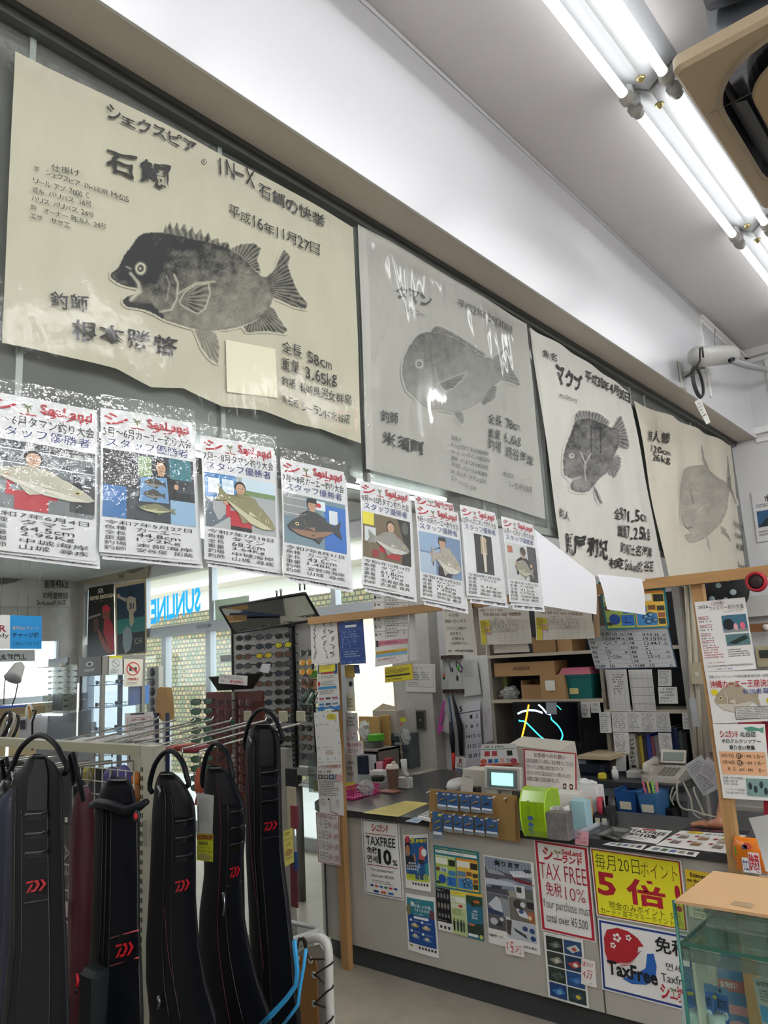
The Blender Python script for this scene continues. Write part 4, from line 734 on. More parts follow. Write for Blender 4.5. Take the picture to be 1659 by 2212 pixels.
# ================================================================ sheets on the post and rail
G2='sheets hung on the wooden post and rail'
def hang(cor,label,y=3.318,colour='#e0ded8',name='sheet',cat='sheet',bow=.003,group=G2): return notice(cor,label,colour,y=y,name=name,cat=cat,group=group,bow=bow)
S=hang([(670.4,1340),(727,1334),(734,1431),(673,1434)],'signed white autograph board at the top of the left post',name='autograph_board',cat='board',bow=0)
rr=random.Random(3)
for cx,n_,wd_ in ((.78,5,.12),(.5,6,.1),(.15,7,.05)):
    for i in range(n_):
        y0=.08+i*.84/n_; pts=[(cx+rr.uniform(-wd_,wd_),y0+j*.028) for j in range(5)]; S.line(pts,.014,'#2a2a2e')
S.done()
S=hang([(731,1334),(784,1329),(790.5,1432.7),(736,1436)],'dark blue boat trip price sheet at the top of the left post',colour='#22468c',bow=.002)
S.text('海輝丸 料金表',.08,.04,.92,.13,'#d9dfe8',.01); S.rect(.27,.18,.73,.23,'#dfe3e8',2); S.rect(.05,.27,.95,.274,'#8fa6d2',2); S.scrib(.1,.3,.9,.66,7,'#9db4dc',cols=16,fill=.55); S.rect(.05,.68,.95,.684,'#8fa6d2',2); S.scrib(.15,.72,.85,.86,3,'#b8c8e6',cols=18)
for a in (.12,.4,.7,.9): S.line([(a-.1,.98),(a,.93),(a+.08,.96),(a+.02,.98)],.012,'#6f8cc4')
S.done()
S=hang([(685.6,1435.5),(730,1431),(734.7,1533),(687,1537)],'white, yellow and blue sunglasses lens flyer on the left post',name='flyer',cat='flyer')
S.rect(.03,.02,.97,.2,'#22426e'); S.rect(.1,.03,.88,.18,'#dccf3e',2); S.scrib(.14,.04,.84,.12,2,'#9a4a24',cols=10); S.rect(.2,.185,.8,.22,'#b03038',3); S.ell(.9,.2,.07,.04,'#2a4a9a',4); S.scrib(.1,.25,.9,.32,2,cols=16); S.ell(.09,.42,.06,.05,'#b03038',3); S.scrib(.2,.36,.95,.47,3,'#5a6a4a',cols=18); S.rect(.04,.49,.9,.54,'#3f8fc8',2); S.scrib(.1,.56,.9,.66,3,cols=22)
for i,cc in enumerate(('#c23a4a','#2a2c30','#b8404e','#2c6aa0','#26282c','#7a8288')): a=.05+.31*(i%3);c=.69+.12*(i//3); S.rect(a,c,a+.28,c+.09,'#c9d8e2' if i!=1 else '#dedede',2); S.ell(a+.08,c+.05,.06,.022,cc,3,8); S.ell(a+.19,c+.05,.06,.022,cc,3,8)
S.poly([(0,.92),(.2,.9),(.4,.93),(.6,.9),(.8,.93),(1,.9),(1,1),(0,1)],'#2f7fc0',2); S.done()
S=hang([(678,1539.5),(731,1537),(739,1645),(685.6,1647)],'white sheet with small blue droplets and a yellow bubble, mid height on left post',bow=.002)
S.ell(.72,.1,.2,.07,'#dccf4a'); S.scrib(.56,.06,.9,.14,2,'#4a4a20',cols=9,k=3); S.scrib(.2,.22,.82,.27,1,'#a85a4a',cols=14); S.scrib(.3,.68,.82,.72,1,'#9aa6b0',cols=10); S.scrib(.38,.76,.75,.86,3,'#a85a4a',cols=10)
for a,c in ((.1,.08),(.42,.08),(.88,.2),(.1,.26),(.93,.38),(.12,.5),(.94,.62),(.1,.72),(.92,.83),(.12,.93),(.45,.94),(.75,.93)): S.ell(a,c,.035,.028,'#a8bfd0',2,10)
S.done()
S=hang([(684.4,1648),(739,1645.5),(743,1762),(690,1754.5)],'half-day offshore trip sheet with a small map, on the left post')
S.text('シーランド',.03,.04,.42,.12,'#4a2420',.01); S.text('半日沖釣り',.42,.04,.96,.12,'#b3262c',.01); S.scrib(.05,.15,.9,.21,1,cols=14,hgt=.8)
for i,cc in enumerate(('#5a4038','#6a7078','#2f4f8c','#7a8290')): S.rect(.04+.23*i,.235,.24+.23*i,.33,cc,2); S.ell(.14+.23*i,.28,.06,.03,'#c2b8a8',3,10)
S.ell(.9,.3,.13,.07,'#d9a8ac',3.5); S.scrib(.05,.35,.92,.66,9,cols=26); S.line([(.42,.72),(.46,.72),(.48,.95),(.8,.99)],.012,'#333333'); S.ell(.42,.72,.035,.018,'#222222'); S.scrib(.08,.72,.36,.86,4,'#777777',cols=8); S.scrib(.7,.72,.9,.86,4,'#777777',cols=6); S.done()
S=hang([(682,1753),(733,1760),(736,1871),(687,1862)],'red-bordered opening hours sheet at waist height on the left post',bow=.002)
S.frame(.02,.015,.98,.985,.02,'#b0404a',.01); S.text('営業時間のお知らせ',.1,.03,.9,.115,'#8a3a40')
for i,(d,h) in enumerate((('平日','7時～24時'),('土曜日','6時～24時'),('日曜日','6時～24時'),('祝祭日','6時～24時'))):
    v=.14+.21*i; S.text(d,.1 if i else .14,v,.5,v+.17,'#26262a',-.015); S.text(h,.53,v+.02,.94,v+.16,'#a8303c',-.005)
S.done()
S=hang([(806,1279),(884,1283),(880,1429),(810,1441)],'long white price list with pink and yellow bands hanging behind the rail',y=3.334,bow=.01)
for i in range(6): S.rect(.02,.03+.1*i,.98,.034+.1*i,'#555555',2); S.text(str(i+1),.04,.05+.1*i,.1,.09+.1*i,bold=.02); S.scrib(.14,.05+.1*i,.34,.09+.1*i,1,cols=4); S.scrib(.4,.04+.1*i,.82,.125+.1*i,2,'#555555',cols=14); S.rect(.36,.03+.1*i,.366,.13+.1*i,'#555555',2); S.scrib(.88,.05+.1*i,.96,.09+.1*i,1,cols=2)
S.rect(.05,.66,.99,.73,'#d58a98',2); S.rect(.05,.655,.12,.74,'#222222',3); S.scrib(.14,.67,.95,.72,1,'#8a3a48',cols=26,k=3); S.rect(.03,.8,.97,.835,'#e0b52e',2); S.scrib(.05,.805,.95,.83,1,'#9a2a2a',cols=30,k=3); S.rect(.03,.84,.97,.88,'#7fb4d8',2); S.scrib(.1,.895,.9,.94,1,'#a85a4a',cols=30); S.scrib(.5,.95,.9,.97,1,'#8a6a20',cols=14); S.done()
hang([(884,1290),(893,1290),(905,1426),(884,1428)],'second price list sheet edge behind the banded price list',y=3.338,colour='#cfcdc8').done()
S=hang([(831,1441.6),(891,1433),(893,1468),(832,1475)],'small yellow notice under the banded price list',colour='#d8c928',y=3.332,bow=.002); S.frame(0,0,1,1,.012,'#a8582a',.02); S.scrib(.05,.1,.95,.48,4,cols=26); S.rect(.03,.56,.9,.66,'#26261c',2); S.scrib(.1,.76,.85,.92,1,cols=20); S.done()
S=notice([(876,1434),(939.5,1434.7),(941,1496),(877,1494)],'printed schedule sheet taped on the worn column',y=YB-.137,name='sheet',cat='sheet',group=None,colour='#cccac4'); S.frame(.08,.1,.94,.82,.008,'#444444',.008); S.scrib(.2,.14,.9,.2,1,cols=9); S.scrib(.15,.26,.5,.6,4,cols=10); S.scrib(.55,.26,.9,.6,4,cols=9,fill=.5); S.scrib(.12,.64,.5,.78,2,cols=12); S.done()
S=hang([(954.7,1301),(1018.5,1299),(1031,1415),(963.6,1415)],'plain lettered charter trip sheet hanging left of the score tables',y=3.283,bow=.004,colour='#d9d5ca')
for v,tx,a,c in ((.02,'要長期旅行',.14,.62),(.12,'日帰り、一泊',.1,.7),(.22,'その他',.22,.56),(.33,'相談に応じます',.06,.78),(.47,'グルクン沖釣り',.1,.76),(.57,'半日有り。',.2,.62),(.66,'近場のみ',.24,.66),(.75,'(2名様から)',.2,.72)): S.text(tx,a,v,c,v+.065,'#2c2c2c')
S.text('海聖',.08,.9,.22,.94); S.text('090-8830-8658',.32,.9,.88,.94,'#2c2c2c',.015); S.done()
hang([(1020,1308),(1045,1306),(1050,1415),(1030,1416)],'pale sheet behind the charter trip sheet',y=3.334,colour='#c9c0b8').done()
def score(cor,lb,y):
    S=hang(cor,lb,y=y,bow=.004,colour='#dad5c8'); S.text('月間シーランド大会',.03,.03,.5,.12,'#7a4038'); S.text('令和 8年 5月 18日 中間発表',.1,.14,.86,.24,'#7a4038',.005)
    S.rect(.02,.34,.12,.99,'#d8c928',2); S.rect(.12,.34,.22,.72,'#d8c928',2); S.rect(.12,.54,.22,.58,'#d08ab0',3); S.rect(.12,.68,.22,.72,'#d08ab0',3)
    for i in range(12): S.rect(.02,.34+.056*i,.98,.344+.056*i,'#8a8780',2.4)
    for a in (.12,.22,.4,.5,.62,.75,.87): S.rect(a,.34,a+.003,.99,'#8a8780',2.4)
    S.scrib(.24,.34,.95,.68,6,'#5a5650',cols=40,fill=.5,k=3); S.scrib(.03,.36,.21,.68,6,'#7a4a28',cols=6,k=4); S.scrib(.3,.28,.9,.32,1,cols=20,fill=.5); return S.done()
score([(1033,1312.7),(1142,1311),(1149,1390),(1039,1393)],'ranking table sheet with yellow left column, the left one of two',3.284)
score([(1154.4,1308),(1277,1316),(1285,1379),(1158,1383)],'ranking table sheet with yellow left column, right one under the blank sheets',3.275)
hang([(1066,1391),(1141,1388),(1144,1408),(1067,1411)],'lower edge of a pale sheet under the left ranking table',y=3.31,colour='#c5c1ba').done()
S=hang([(1292,1257),(1435.4,1252.5),(1445.6,1355),(1310,1361)],'teal bordered leisure poster half covered by the second blank white sheet',y=3.334,name='leisure_poster',cat='poster',bow=.003); instax(S); S.done()
S=hang([(1284,1262),(1292,1262),(1296,1375),(1280,1378)],'narrow pale sheet edge left of the hanging teal poster',y=3.338,colour='#c8a888').done()
S=hang([(1261,1351),(1443,1355),(1463,1441),(1287,1445)],'grey tide and weather board with digit rows under the teal poster',y=3.346,colour='#a9acae',name='weather_board',cat='board',bow=0)
S.rect(0,0,1,1,'#a9acae',.5); S.rect(.99,0,1,1,'#2a5a80',2); S.rect(0,.985,1,1,'#4a6a80',2)
for i in range(9): S.rect(.01,.12+.11*i,.98,.124+.11*i,'#6a6e70',2)
S.rect(.487,.02,.491,.98,'#6a6e70',2)
L1=[('干潮','6:01','10','cm'),('満潮','13:26','194','cm'),('干潮','-:-',',','cm'),('風向き','＋','',''),('風速','10','','m'),('波高','2～2.5m','',''),('天気','＊','',''),('降水確率','10','','%')]
L2=[('干潮','0:13','65','cm'),('満潮','19:15','199','cm'),('干潮','12:44','-7','cm'),('風向き','＝','',''),('風速','12','','m'),('波高','2.5～3','','m'),('天気','＊','',''),('降水確率','10','','%')]
for o_,LL in ((0,L1),(.49,L2)):
    for i,(a,b_,c,d) in enumerate(LL):
        v=.14+.108*i; S.text(a,.02+o_,v+.015,.02+o_+.03*len(a),v+.085,bold=.01)
        w_=.028*len(b_); S.text(b_,.2+o_,v+.01,.2+o_+w_,v+.09,bold=.005)
        if c: S.text(c,.34+o_,v+.01,.34+o_+.025*len(c),v+.09 if len(c)>1 else v+.04,bold=.005)
        if d: S.text(d,.43+o_,v+.03,.465+o_,v+.085)
S.done()
S=hang([(1500,1301),(1609,1290),(1634,1445),(1522,1451.6)],'white family fishing day sheet with two sea photos, top of the right post',y=3.317,colour='#e2e0dc')
S.text('2026',.06,.06,.27,.1,'#3a3a3e'); S.ell(.47,.045,.13,.035,'#b04a4a'); S.ell(.47,.045,.122,.03,'#e2e0dc',3); S.text('日釣振',.39,.028,.56,.062,k=4); S.text('ファミリー釣り大会',.28,.085,.96,.15,'#2a2a2e',-.005); S.text('ジュニア・シニア',.55,.16,.93,.19)
S.rect(.5,.23,.97,.47,'#3f6f86'); S.ell(.62,.36,.1,.08,'#1b1f24',3); S.ell(.75,.4,.04,.05,'#e0a8ac',3); S.ell(.88,.39,.05,.05,'#e06a80',3); S.rect(.5,.43,.97,.47,'#8a8f90',2.5); S.rect(.52,.5,.97,.66,'#5a7a80'); S.poly([(.55,.62),(.9,.52),(.95,.57),(.7,.64)],'#22342e',3)
for i,v in enumerate((.22,.34,.46,.56)): S.frame(.04,v,.24+.04*(i%2),v+.04,.008,'#b04a4a',.006); S.scrib(.06,v+.008,.22,v+.032,1,'#7a3038',cols=4,ragged=0); S.scrib(.04,v+.055,.44,v+.09,1,cols=11)
S.scrib(.04,.65,.45,.82,5,'#b04a4a',cols=14); S.scrib(.52,.7,.95,.82,4,cols=20); S.text('(公) 日本釣振興会沖縄県支部加盟釣具店',.08,.915,.95,.945); S.scrib(.25,.96,.75,.985,1,'#2a3f9e',cols=14); S.scrib(.1,.87,.6,.89,1,'#b04a4a',cols=18); S.done()
S=hang([(1523,1451.6),(1680,1447),(1690,1556),(1540,1563)],'white fishing championship sheet with a faint fish and red heading, on right post',y=3.316,colour='#e0dfdb')
S.text('沖縄レジャーフィッシング協会主催 第20回 宮古・石垣同時開催',.05,.07,1.0,.13); S.text('沖縄カーエー王座決定戦',.05,.17,1.02,.32,'#b5202c',.012); S.text('参加者募集!',.5,.35,.98,.46,'#26408c'); pfish(S,.4,.55,.33,.28,'#a89c86','#c8c2b4',0,k=1.5); S.ell(.1,.4,.05,.06,'#d8c92a',4); S.ell(.86,.6,.05,.06,'#d8c92a',4); S.text('29',.83,.56,.89,.64,k=6); S.text('5月',.88,.47,.98,.55,bold=.02); S.frame(.36,.7,1.0,.94,.006,'#222222',.01,k=5); S.rect(.366,.71,.994,.93,'#d8d6d0',4.5); S.scrib(.38,.72,.98,.92,6,cols=44,k=6,ragged=.1); S.done()
S=hang([(1539.6,1564),(1652,1564),(1668,1730),(1562,1724)],'white half-day fusilier trip sheet with orange date table, lowest on right post',y=3.315,colour='#e3e2de')
logo(S,.12,.08,.48,.185,False); S.text('北谷店',.52,.1,.82,.17,bold=.015); S.text('半日グルクンツアー',.14,.2,.9,.26,bold=.015); S.text('乗り合い募集',.28,.28,.78,.345,bold=.015); S.poly([(.6,.05),(.75,.03),(.9,.06),(.98,.04),(.96,.12),(.88,.08),(.7,.1)],'#4f8f7a',3); S.rect(.05,.37,.96,.68,'#e8b48c')
for i,(a,b_) in enumerate((('5月17日','AM・PM  2 名～'),('5月18日','AM・PM  2 名～'),('  月   日','AM・PM     名～'))): v=.4+.09*i; S.text(a.strip(),.1+(.09 if i==2 else 0),v,.34,v+.05); S.text(b_,.42,v,.93,v+.055); 
for v in (.425,.515): S.line([(.45+.05*math.cos(t_),v+.035*math.sin(t_)) for t_ in [k_*.7 for k_ in range(10)]],.01,'#222222',5)
S.text('1名様～でもお気軽に',.06,.71,.5,.74); S.text('お問い合わせ',.06,.75,.36,.78); S.text('下さいませ♪',.06,.79,.36,.82); S.text('シーランド北谷店',.08,.86,.48,.895); S.text('TEL☎:098-936-1116',.08,.905,.6,.935); S.rect(.52,.72,.98,.95,'#7f9e98',2)
for a,c in ((.6,.82),(.7,.86),(.82,.8),(.9,.88)): S.ell(a,c,.04,.05,'#2c3a40',3,8)
S.done()
hang([(1646,1560),(1700,1558),(1712,1760),(1650,1768)],'red hanging sign edge behind the right post notices',y=3.35,colour='#8e1024').done()
b=B(); c=P(1635,1257,y=3.275); b.lathe(c,[(.041,0),(.041,-.016),(.037,-.024),(.031,-.024),(.029,-.018),(.009,-.018),(.008,-.022)],'#a51528',28,axis=(0,1,0)); o=b.build('reel_dial',label='round red reel with dark face fixed at the right end of the rail',cat='reel')
b=B(); b.lathe(Vector(c)+V(0,-.0185,0),[(.028,0),(.028,-.003),(.01,-.004)],'#2a1216',24,axis=(0,1,0)); b.build('dark_face',o)
# ================================================================ behind the counter: shelves, desk and what stands on them
def pb(b,px0,py0,px1,py1,y,dep,m,slant=0):
    ym=(py0+py1)/2;xm=(px0+px1)/2; x0=P(px0,ym,y=y).x;x1=P(px1,ym,y=y).x;z1=P(xm,py0,y=y).z;z0=P(xm,py1,y=y).z
    return b.box((x0,y,z0),(x1,y+dep,z1),m)
def one(name,label,cat,px0,py0,px1,py1,y,dep,m,group=None):
    b=B(); pb(b,px0,py0,px1,py1,y,dep,m); return b.build(name,label=label,cat=cat,group=group)
YS=4.72; shm=mat('#b5ab98',.5,var=.1); dk=mat('#26282c',.7)
xA0=P(1055,1450,y=YS).x; xA1=P(1296,1450,y=YS).x; xB1=P(1494,1450,y=YS).x
zd=P(1350,1690,y=4.42).z; dx0=P(1235,1690,y=4.42).x
sh_=thing('shelf_unit','cream shelf boards and dark back behind the counter','shelf',((xA0+xB1)/2,4.9,0))
b=B(); b.box((xA0,5.02,.2),(dx0-.005,5.09,2.05),dk); b.box((dx0-.005,5.02,zd+.002),(xB1,5.09,2.05),dk); b.build('back_panel',sh_)
z1=P(1150,1411,y=YS).z; z2=P(1180,1511,y=YS).z; z3=P(1400,1533,y=YS).z
for (x0,x1,z) in ((xA0,xB1,z1),(xA0,xA1,z2),(xA1,xB1,z3)): b=B(); b.box((x0,YS,z-.022),(x1,5.02,z),shm); b.build('shelf_board',sh_)
for xx in (xA0,xA1,xB1): b=B(); b.box((xx-.012,YS+.02,.2 if xx<dx0 else zd+.002),(xx+.012,5.02,2.05),mat('#8d867a',.6)); b.build('upright',sh_)
one('board_edge','small tan board lying at the end of the monitor shelf','board',1248,1633,1318,1641,4.5,.3,mat('#b9a888',.6))
dsk=thing('back_desk','dark topped desk carrying the telephone behind the counter','desk',(P(1370,1690,y=4.42).x,4.7,0))
dx0=P(1235,1690,y=4.42).x; dx1=P(1478,1700,y=4.42).x; b=B(); b.box((dx0,4.42,zd-.03),(dx1,5.0,zd),mat('#33363a',.4)); b.build('desk_top',dsk); b=B(); b.box((dx0,4.45,zd-.09),(dx1,4.47,zd-.03),mat('#7d8083',.5)); b.build('apron',dsk)
for xx in (dx0+.02,dx1-.03):b=B(); b.box((xx-.02,4.46,0),(xx+.02,4.98,zd-.03),mat('#6b6d70',.5)); b.build('side_panel',dsk)
card=mat('#a9855a',.75,var=.08,bump=.01); card2=mat('#94724a',.75,var=.1)
b=B(); pb(b,1150,1376,1200,1409,YS+.03,.2,card2); b.build('cardboard_box',label='brown cardboard box on the top shelf behind the ranking tables',cat='box',group='cardboard boxes on the shelves')
b=B(); pb(b,1203,1378,1236,1409,YS+.04,.2,card); b.build('cardboard_box',label='smaller brown box on the top shelf beside the larger one',cat='box',group='cardboard boxes on the shelves')
t=B(); pb(t,1168,1458,1221,1510,YS+.01,.18,card); o=t.build('cardboard_box',label='cardboard box with a square white label left of the teal bin',cat='box',group='cardboard boxes on the shelves')
b=B(); pb(b,1178,1470,1199,1492,YS+.006,.003,'#d8d5ca'); b.build('paper_label',o,label='white label')
b=B(); x0=P(1122,1480,y=YS).x;x1=P(1166,1480,y=YS).x; h=z2+.135
b.box((x0,YS+.02,z2),(x1,YS+.025,z2+.10),card2); b.box((x0,YS+.025,z2),(x0+.006,YS+.22,z2+.13),card2); b.box((x1-.006,YS+.025,z2),(x1,YS+.22,z2+.13),card2); b.box((x0,YS+.21,z2),(x1,YS+.215,z2+.13),card2); b.build('open_box',label='open cardboard box with clear bags left of the labelled box',cat='box')
t=B(); x0=P(1060,1448,y=YS+.02).x+.025; x1=P(1197,1446,y=YS+.02).x; zb_=P(1130,1460,y=YS+.02).z; t.box((x0,YS+.03,zb_),(x1,YS+.22,zb_+.095),card); o=t.build('cardboard_box',label='long flat cardboard box lying across the items of the middle shelf',cat='box',group='cardboard boxes on the shelves')
b=B(); 
for i in range(7): b.box((x0+.16+.02*i,YS+.028,zb_+.04),(x0+.172+.02*i,YS+.03,zb_+.065),'#7a4f30')
b.build('print_mark',o)
def crumple(name,label,cat,px,py,w,h,y,m,d=.12,seed=1,z=None,group=None,amp=.3):
    c=P(px,py,y=y); z=c.z if z is None else z; b=B()
    def fn(u,v):
        th=2*math.pi*u; ph=math.pi*v; q=Vector((math.cos(th)*math.sin(ph),math.sin(th)*math.sin(ph),math.cos(ph))); n=1+amp*mnoise.noise(q*2.3+Vector((seed,0,0)))*1.6
        return (c.x+q.x*w/2*n,c.y+d/2+q.y*d/2*n,max(z,z+h/2+q.z*h/2*n))
    b.grid(fn,18,12,m,False); return b.build(name,label=label,cat=cat,group=group)
bagm=clear('thin_bag_plastic',tint='#e8ecec',haze=.45,bump=.01,bs=30,rough=.2,ior=1.5,hazecol='#d5d8d8')
crumple('plastic_bag','crumpled clear bag left on the middle shelf beside the green tray','bag',1095,1509,.13,.09,YS+.02,bagm,z=z2)
crumple('plastic_bag','crumpled clear bag lying in the open cardboard box','bag',1144,1509,.1,.08,YS+.04,bagm,z=z2+.003,seed=5)
b=B(); pb(b,1066,1463,1094,1487,YS+.16,.02,'#8fa25a'); b.build('plastic_tray',label='pale green plastic tray standing at the left of the middle shelf',cat='tray')
crumple('plastic_bag','white bundle of bags under the green tray','bag',1075,1510,.1,.05,YS+.09,mat('#bfbcb4',.6),seed=9,z=z2)
# teal bin with a pink lid
c=P(1250,1509,y=YS+.05); t=thing('storage_bin','teal plastic bin with a dusty pink lid and yellow label','bin',(c.x,YS+.15,z2)); hz_=z2+.16
def frust(b,x0,x1,y0,y1,z0,z1,g,m): b.add([(x0+g,y0+g,z0),(x1-g,y0+g,z0),(x1-g,y1-g,z0),(x0+g,y1-g,z0),(x0,y0,z1),(x1,y0,z1),(x1,y1,z1),(x0,y1,z1)],[(0,3,2,1),(4,5,6,7),(0,1,5,4),(1,2,6,5),(2,3,7,6),(3,0,4,7)],m)
b=B(); frust(b,c.x-.115,c.x+.115,YS+.03,YS+.27,z2+.001,hz_,.018,'#0f6a68'); b.box((c.x-.12,YS+.025,hz_-.015),(c.x+.12,YS+.275,hz_),'#0f6a68'); b.build('bin_body',t)
b=B(); b.add([(c.x-.12,YS+.02,hz_),(c.x+.12,YS+.02,hz_),(c.x+.12,YS+.28,hz_),(c.x-.12,YS+.28,hz_),(c.x-.1,YS+.05,hz_+.045),(c.x+.1,YS+.05,hz_+.045),(c.x+.1,YS+.25,hz_+.045),(c.x-.1,YS+.25,hz_+.045)],[(0,3,2,1),(4,5,6,7),(0,1,5,4),(1,2,6,5),(2,3,7,6),(3,0,4,7)],'#b0596c'); b.build('lid',t)
b=B(); b.box((c.x-.055,YS+.036,z2+.03),(c.x+.01,YS+.043,z2+.07),'#c9bd86'); b.build('paper_label',t,label='yellowed label')
# monitor with glowing curves
YM=4.62; t=thing('monitor','black monitor showing a cyan loop and an orange streak','monitor',(P(1180,1600,y=YM).x,YM+.05,P(1180,1612,y=YM).z))
x0=P(1113,1565,y=YM).x;x1=P(1250,1565,y=YM).x; zt=P(1180,1519,y=YM).z; zb_=P(1180,1612,y=YM).z
b=B(); b.box((x0-.008,YM,zb_-.01),(x1+.008,YM+.04,zt+.008),mat('#0c0d10',.3)); b.build('housing',t)
b=B(); b.box((x0,YM-.001,zb_),(x1,YM,zt),mat('#05070d',.1)); b.build('screen',t)
def streak(pts,c,w,parent,nm='glow_streak',dy=.0015):
    b=B(); ps=[P(*p,y=YM-dy) for p in pts]
    n=len(ps)
    for i in range(n-1):
        a,c_=ps[i],ps[i+1]; d=(c_-a).normalized(); nn=Vector((-d.z,0,d.x))*w/2; b.poly([a+nn,c_+nn,c_-nn,a-nn],mat(c,.5,em=2.2))
    return b.build(nm,parent)
lc=[]
K=[(1123,1556),(1134,1559),(1146,1570),(1158,1582),(1170,1593),(1183,1601),(1196,1605),(1206,1604),(1213,1597),(1215,1587),(1211,1576),(1203,1565),(1192,1555),(1183,1546)]
streak(smooth(K,5)[:-6],'#2fc0e6',.009,t); streak([(1118,1542),(1128,1537),(1142,1534),(1158,1535),(1172,1540)],'#9fb8d8',.012,t,dy=.003); streak([(1163,1522),(1172,1530),(1181,1541),(1190,1544)],'#a8c4ec',.011,t,dy=.004); streak([(1142,1522),(1138,1545),(1133,1570),(1126,1598)],'#ff9a1f',.011,t,dy=.005); streak([(1203,1524),(1212,1533)],'#2fb0a8',.005,t)
def slip(px0,py0,px1,py1,y,label,rows=5,colour='#c9c9c6',sk=0,cols=None,ink='#55555a',group='notes taped behind the counter',seed=1):
    S=Sheet('note','x','note',[(px0,py0),(px1,py0),(px1+sk,py1),(px0+sk,py1)],colour=colour,plane={'y':y},disp=lambda u,v:.003*math.sin(v*3+seed),nu=3,nv=4,group=group); S.root['label']=label
    if rows: S.scrib(.08,.06,.92,.94,rows,ink,cols=cols or 10,seed=seed,fill=.7)
    return S.done()
slip(1180,1517,1203,1543,4.61,'small grey note taped over the top edge of the monitor',0,'#9a9ca4')
slip(1249,1517,1274,1550,4.717,'small pale note taped under the shelf right of the monitor',3,sk=2)
slip(1275,1516,1296,1540,4.717,'pale note next to the shelf upright right of the monitor',2,sk=2)
# long ruled tables and order slips hanging over unit B
for px0,px1,lb in ((1307,1355,'long ruled paper column with written times, left of two under the weather board'),(1357,1410,'long ruled paper column with empty rows, right of two under the weather board')):
    S=Sheet('ruled_sheet',lb,'sheet',[(px0,1447),(px1-2,1446),(px1+8,1537),(px0+11,1536)],colour='#c6c5c2',plane={'y':4.714},group='long ruled sheets behind the counter')
    for i in range(24): S.rect(.02,.03+.04*i,.98,.034+.04*i,'#9a9a98',1)
    for a in (.12,.3,.55,.78): S.rect(a,.03,a+.01,.97,'#9a9a98',1)
    S.scrib(.02,.04,.1,.97,23,'#777777',cols=1,ragged=0)
    if px0==1307: S.scrib(.3,.1,.95,.6,9,'#4a4a50',cols=8,fill=.6)
    else: 
        for v in (.22,.42,.62,.82): S.rect(.02,v,.98,v+.008,'#777777',2)
    S.done()
slip(1421,1447,1450,1482,4.68,'printed receipt slip with pink lines right of the ruled sheets',7,sk=1,seed=3); slip(1421,1484,1462,1520,4.67,'creased white memo under the receipt slip',5,sk=3,seed=4)
LB=['leftmost narrow order slip in the row under the lower shelf board','second order slip under the lower shelf board','third order slip, middle of the row under the lower board','fourth order slip under the lower shelf board','fifth and rightmost order slip under the lower board']
for i,(a,c) in enumerate(((1293,1318),(1320,1354),(1353,1385),(1383,1417),(1417,1446))): slip(a,1538,c,1583+(-2 if i else 0),4.712+.001*i,LB[i],9,sk=4,seed=10+i,group='order slips under the shelf')
slip(1325,1582,1358,1628,4.695,'lower order slip hanging below the second one',9,sk=3,seed=20,group='order slips under the shelf'); slip(1422,1583,1450,1626,4.71,'lower order slip hanging below the rightmost one',9,sk=3,seed=21,group='order slips under the shelf'); slip(1331,1631,1353,1666,4.69,'small blank white slip hanging above the desk',0,'#d2d2d2',group=None)
slip(1473,1540,1492,1575,4.716,'narrow note at the right end of the lower shelf board',4,sk=3,seed=31); slip(1488,1508,1502,1570,4.45,'curled white papers clipped by the pipe above the desk',0,'#a9acb0',sk=10,group=None)
# white bottle, binders and books standing on the desk
b=B(); c=P(1308,1531,y=YS+.03); b.lathe((c.x,c.y+.04,z3+.001),[(.03,0),(.032,.01),(.032,.1),(.02,.12),(.014,.125),(.014,.135)],mat('#a8a0a6',.3),16); o=b.build('plastic_bottle',label='white plastic bottle with blue cap at the shelf upright',cat='bottle')
b=B(); b.lathe((c.x,c.y+.04,z3+.136),[(.017,0),(.017,.022),(.012,.026)],'#2a4ab0',14); b.build('cap',o,label='blue cap')
bx=[(1359,1379,1585,'#d6d3cb','tall white binder lettered for the rental price list'),(1380,1385,1592,'#8a7c5a','thin olive folder beside the white binder'),(1386,1393,1590,'#b7a13a','thin yellow binder on the back desk'),(1394,1401,1588,'#3a3338','thin black binder beside the yellow one'),(1402,1411,1585,'#2f4696','blue binder on the desk'),(1412,1419,1592,'#8d4a5c','dusty pink binder right of the blue one'),(1420,1431,1590,'#8d8a8c','grey binder beside the pink one'),(1432,1440,1600,'#4a4650','dark grey folder under the hanging slip'),(1441,1449,1598,'#6b6b70','mid grey folder left of the navy binders'),(1451,1462,1572,'#1d2c5a','tall navy blue binder on the back desk'),(1463,1472,1574,'#26365f','second navy binder, right of the tall one'),(1473,1481,1580,'#4c5a50','grey green binder left of the black one'),(1482,1490,1584,'#2b2b30','black binder at the right end of the row')]
for a,c,tp,cc,lb in bx:
    b=B(); x0=P(a,1650,y=4.78).x;x1=P(c,1650,y=4.78).x; zt=P((a+c)/2,tp,y=4.78).z; b.box((x0,4.78,zd+.001),(x1,4.99,zt),mat(cc,.5)); b.box((x0+.003,4.785,zt),(x1-.003,4.985,zt+.001),'#d8d5cc'); o=b.build('binder',label=lb,cat='binder',group='binders standing on the back desk')
    if a==1359:
        S=Sheet('spine_lettering','x','x',[Vector((x0+.004,4.7785,zt-.02)),Vector((x1-.004,4.7785,zt-.02)),Vector((x1-.004,4.7785,zd+.02)),Vector((x0+.004,4.7785,zd+.02))],colour='#d6d3cb')
        for i,ch in enumerate('レンタル価格表'): S.text(ch,.12,.02+.14*i,.88,.13+.14*i,bold=.03)
        r=S.done(); del r['label'],r['category']; r.parent=o; r.location=r.location-o.location
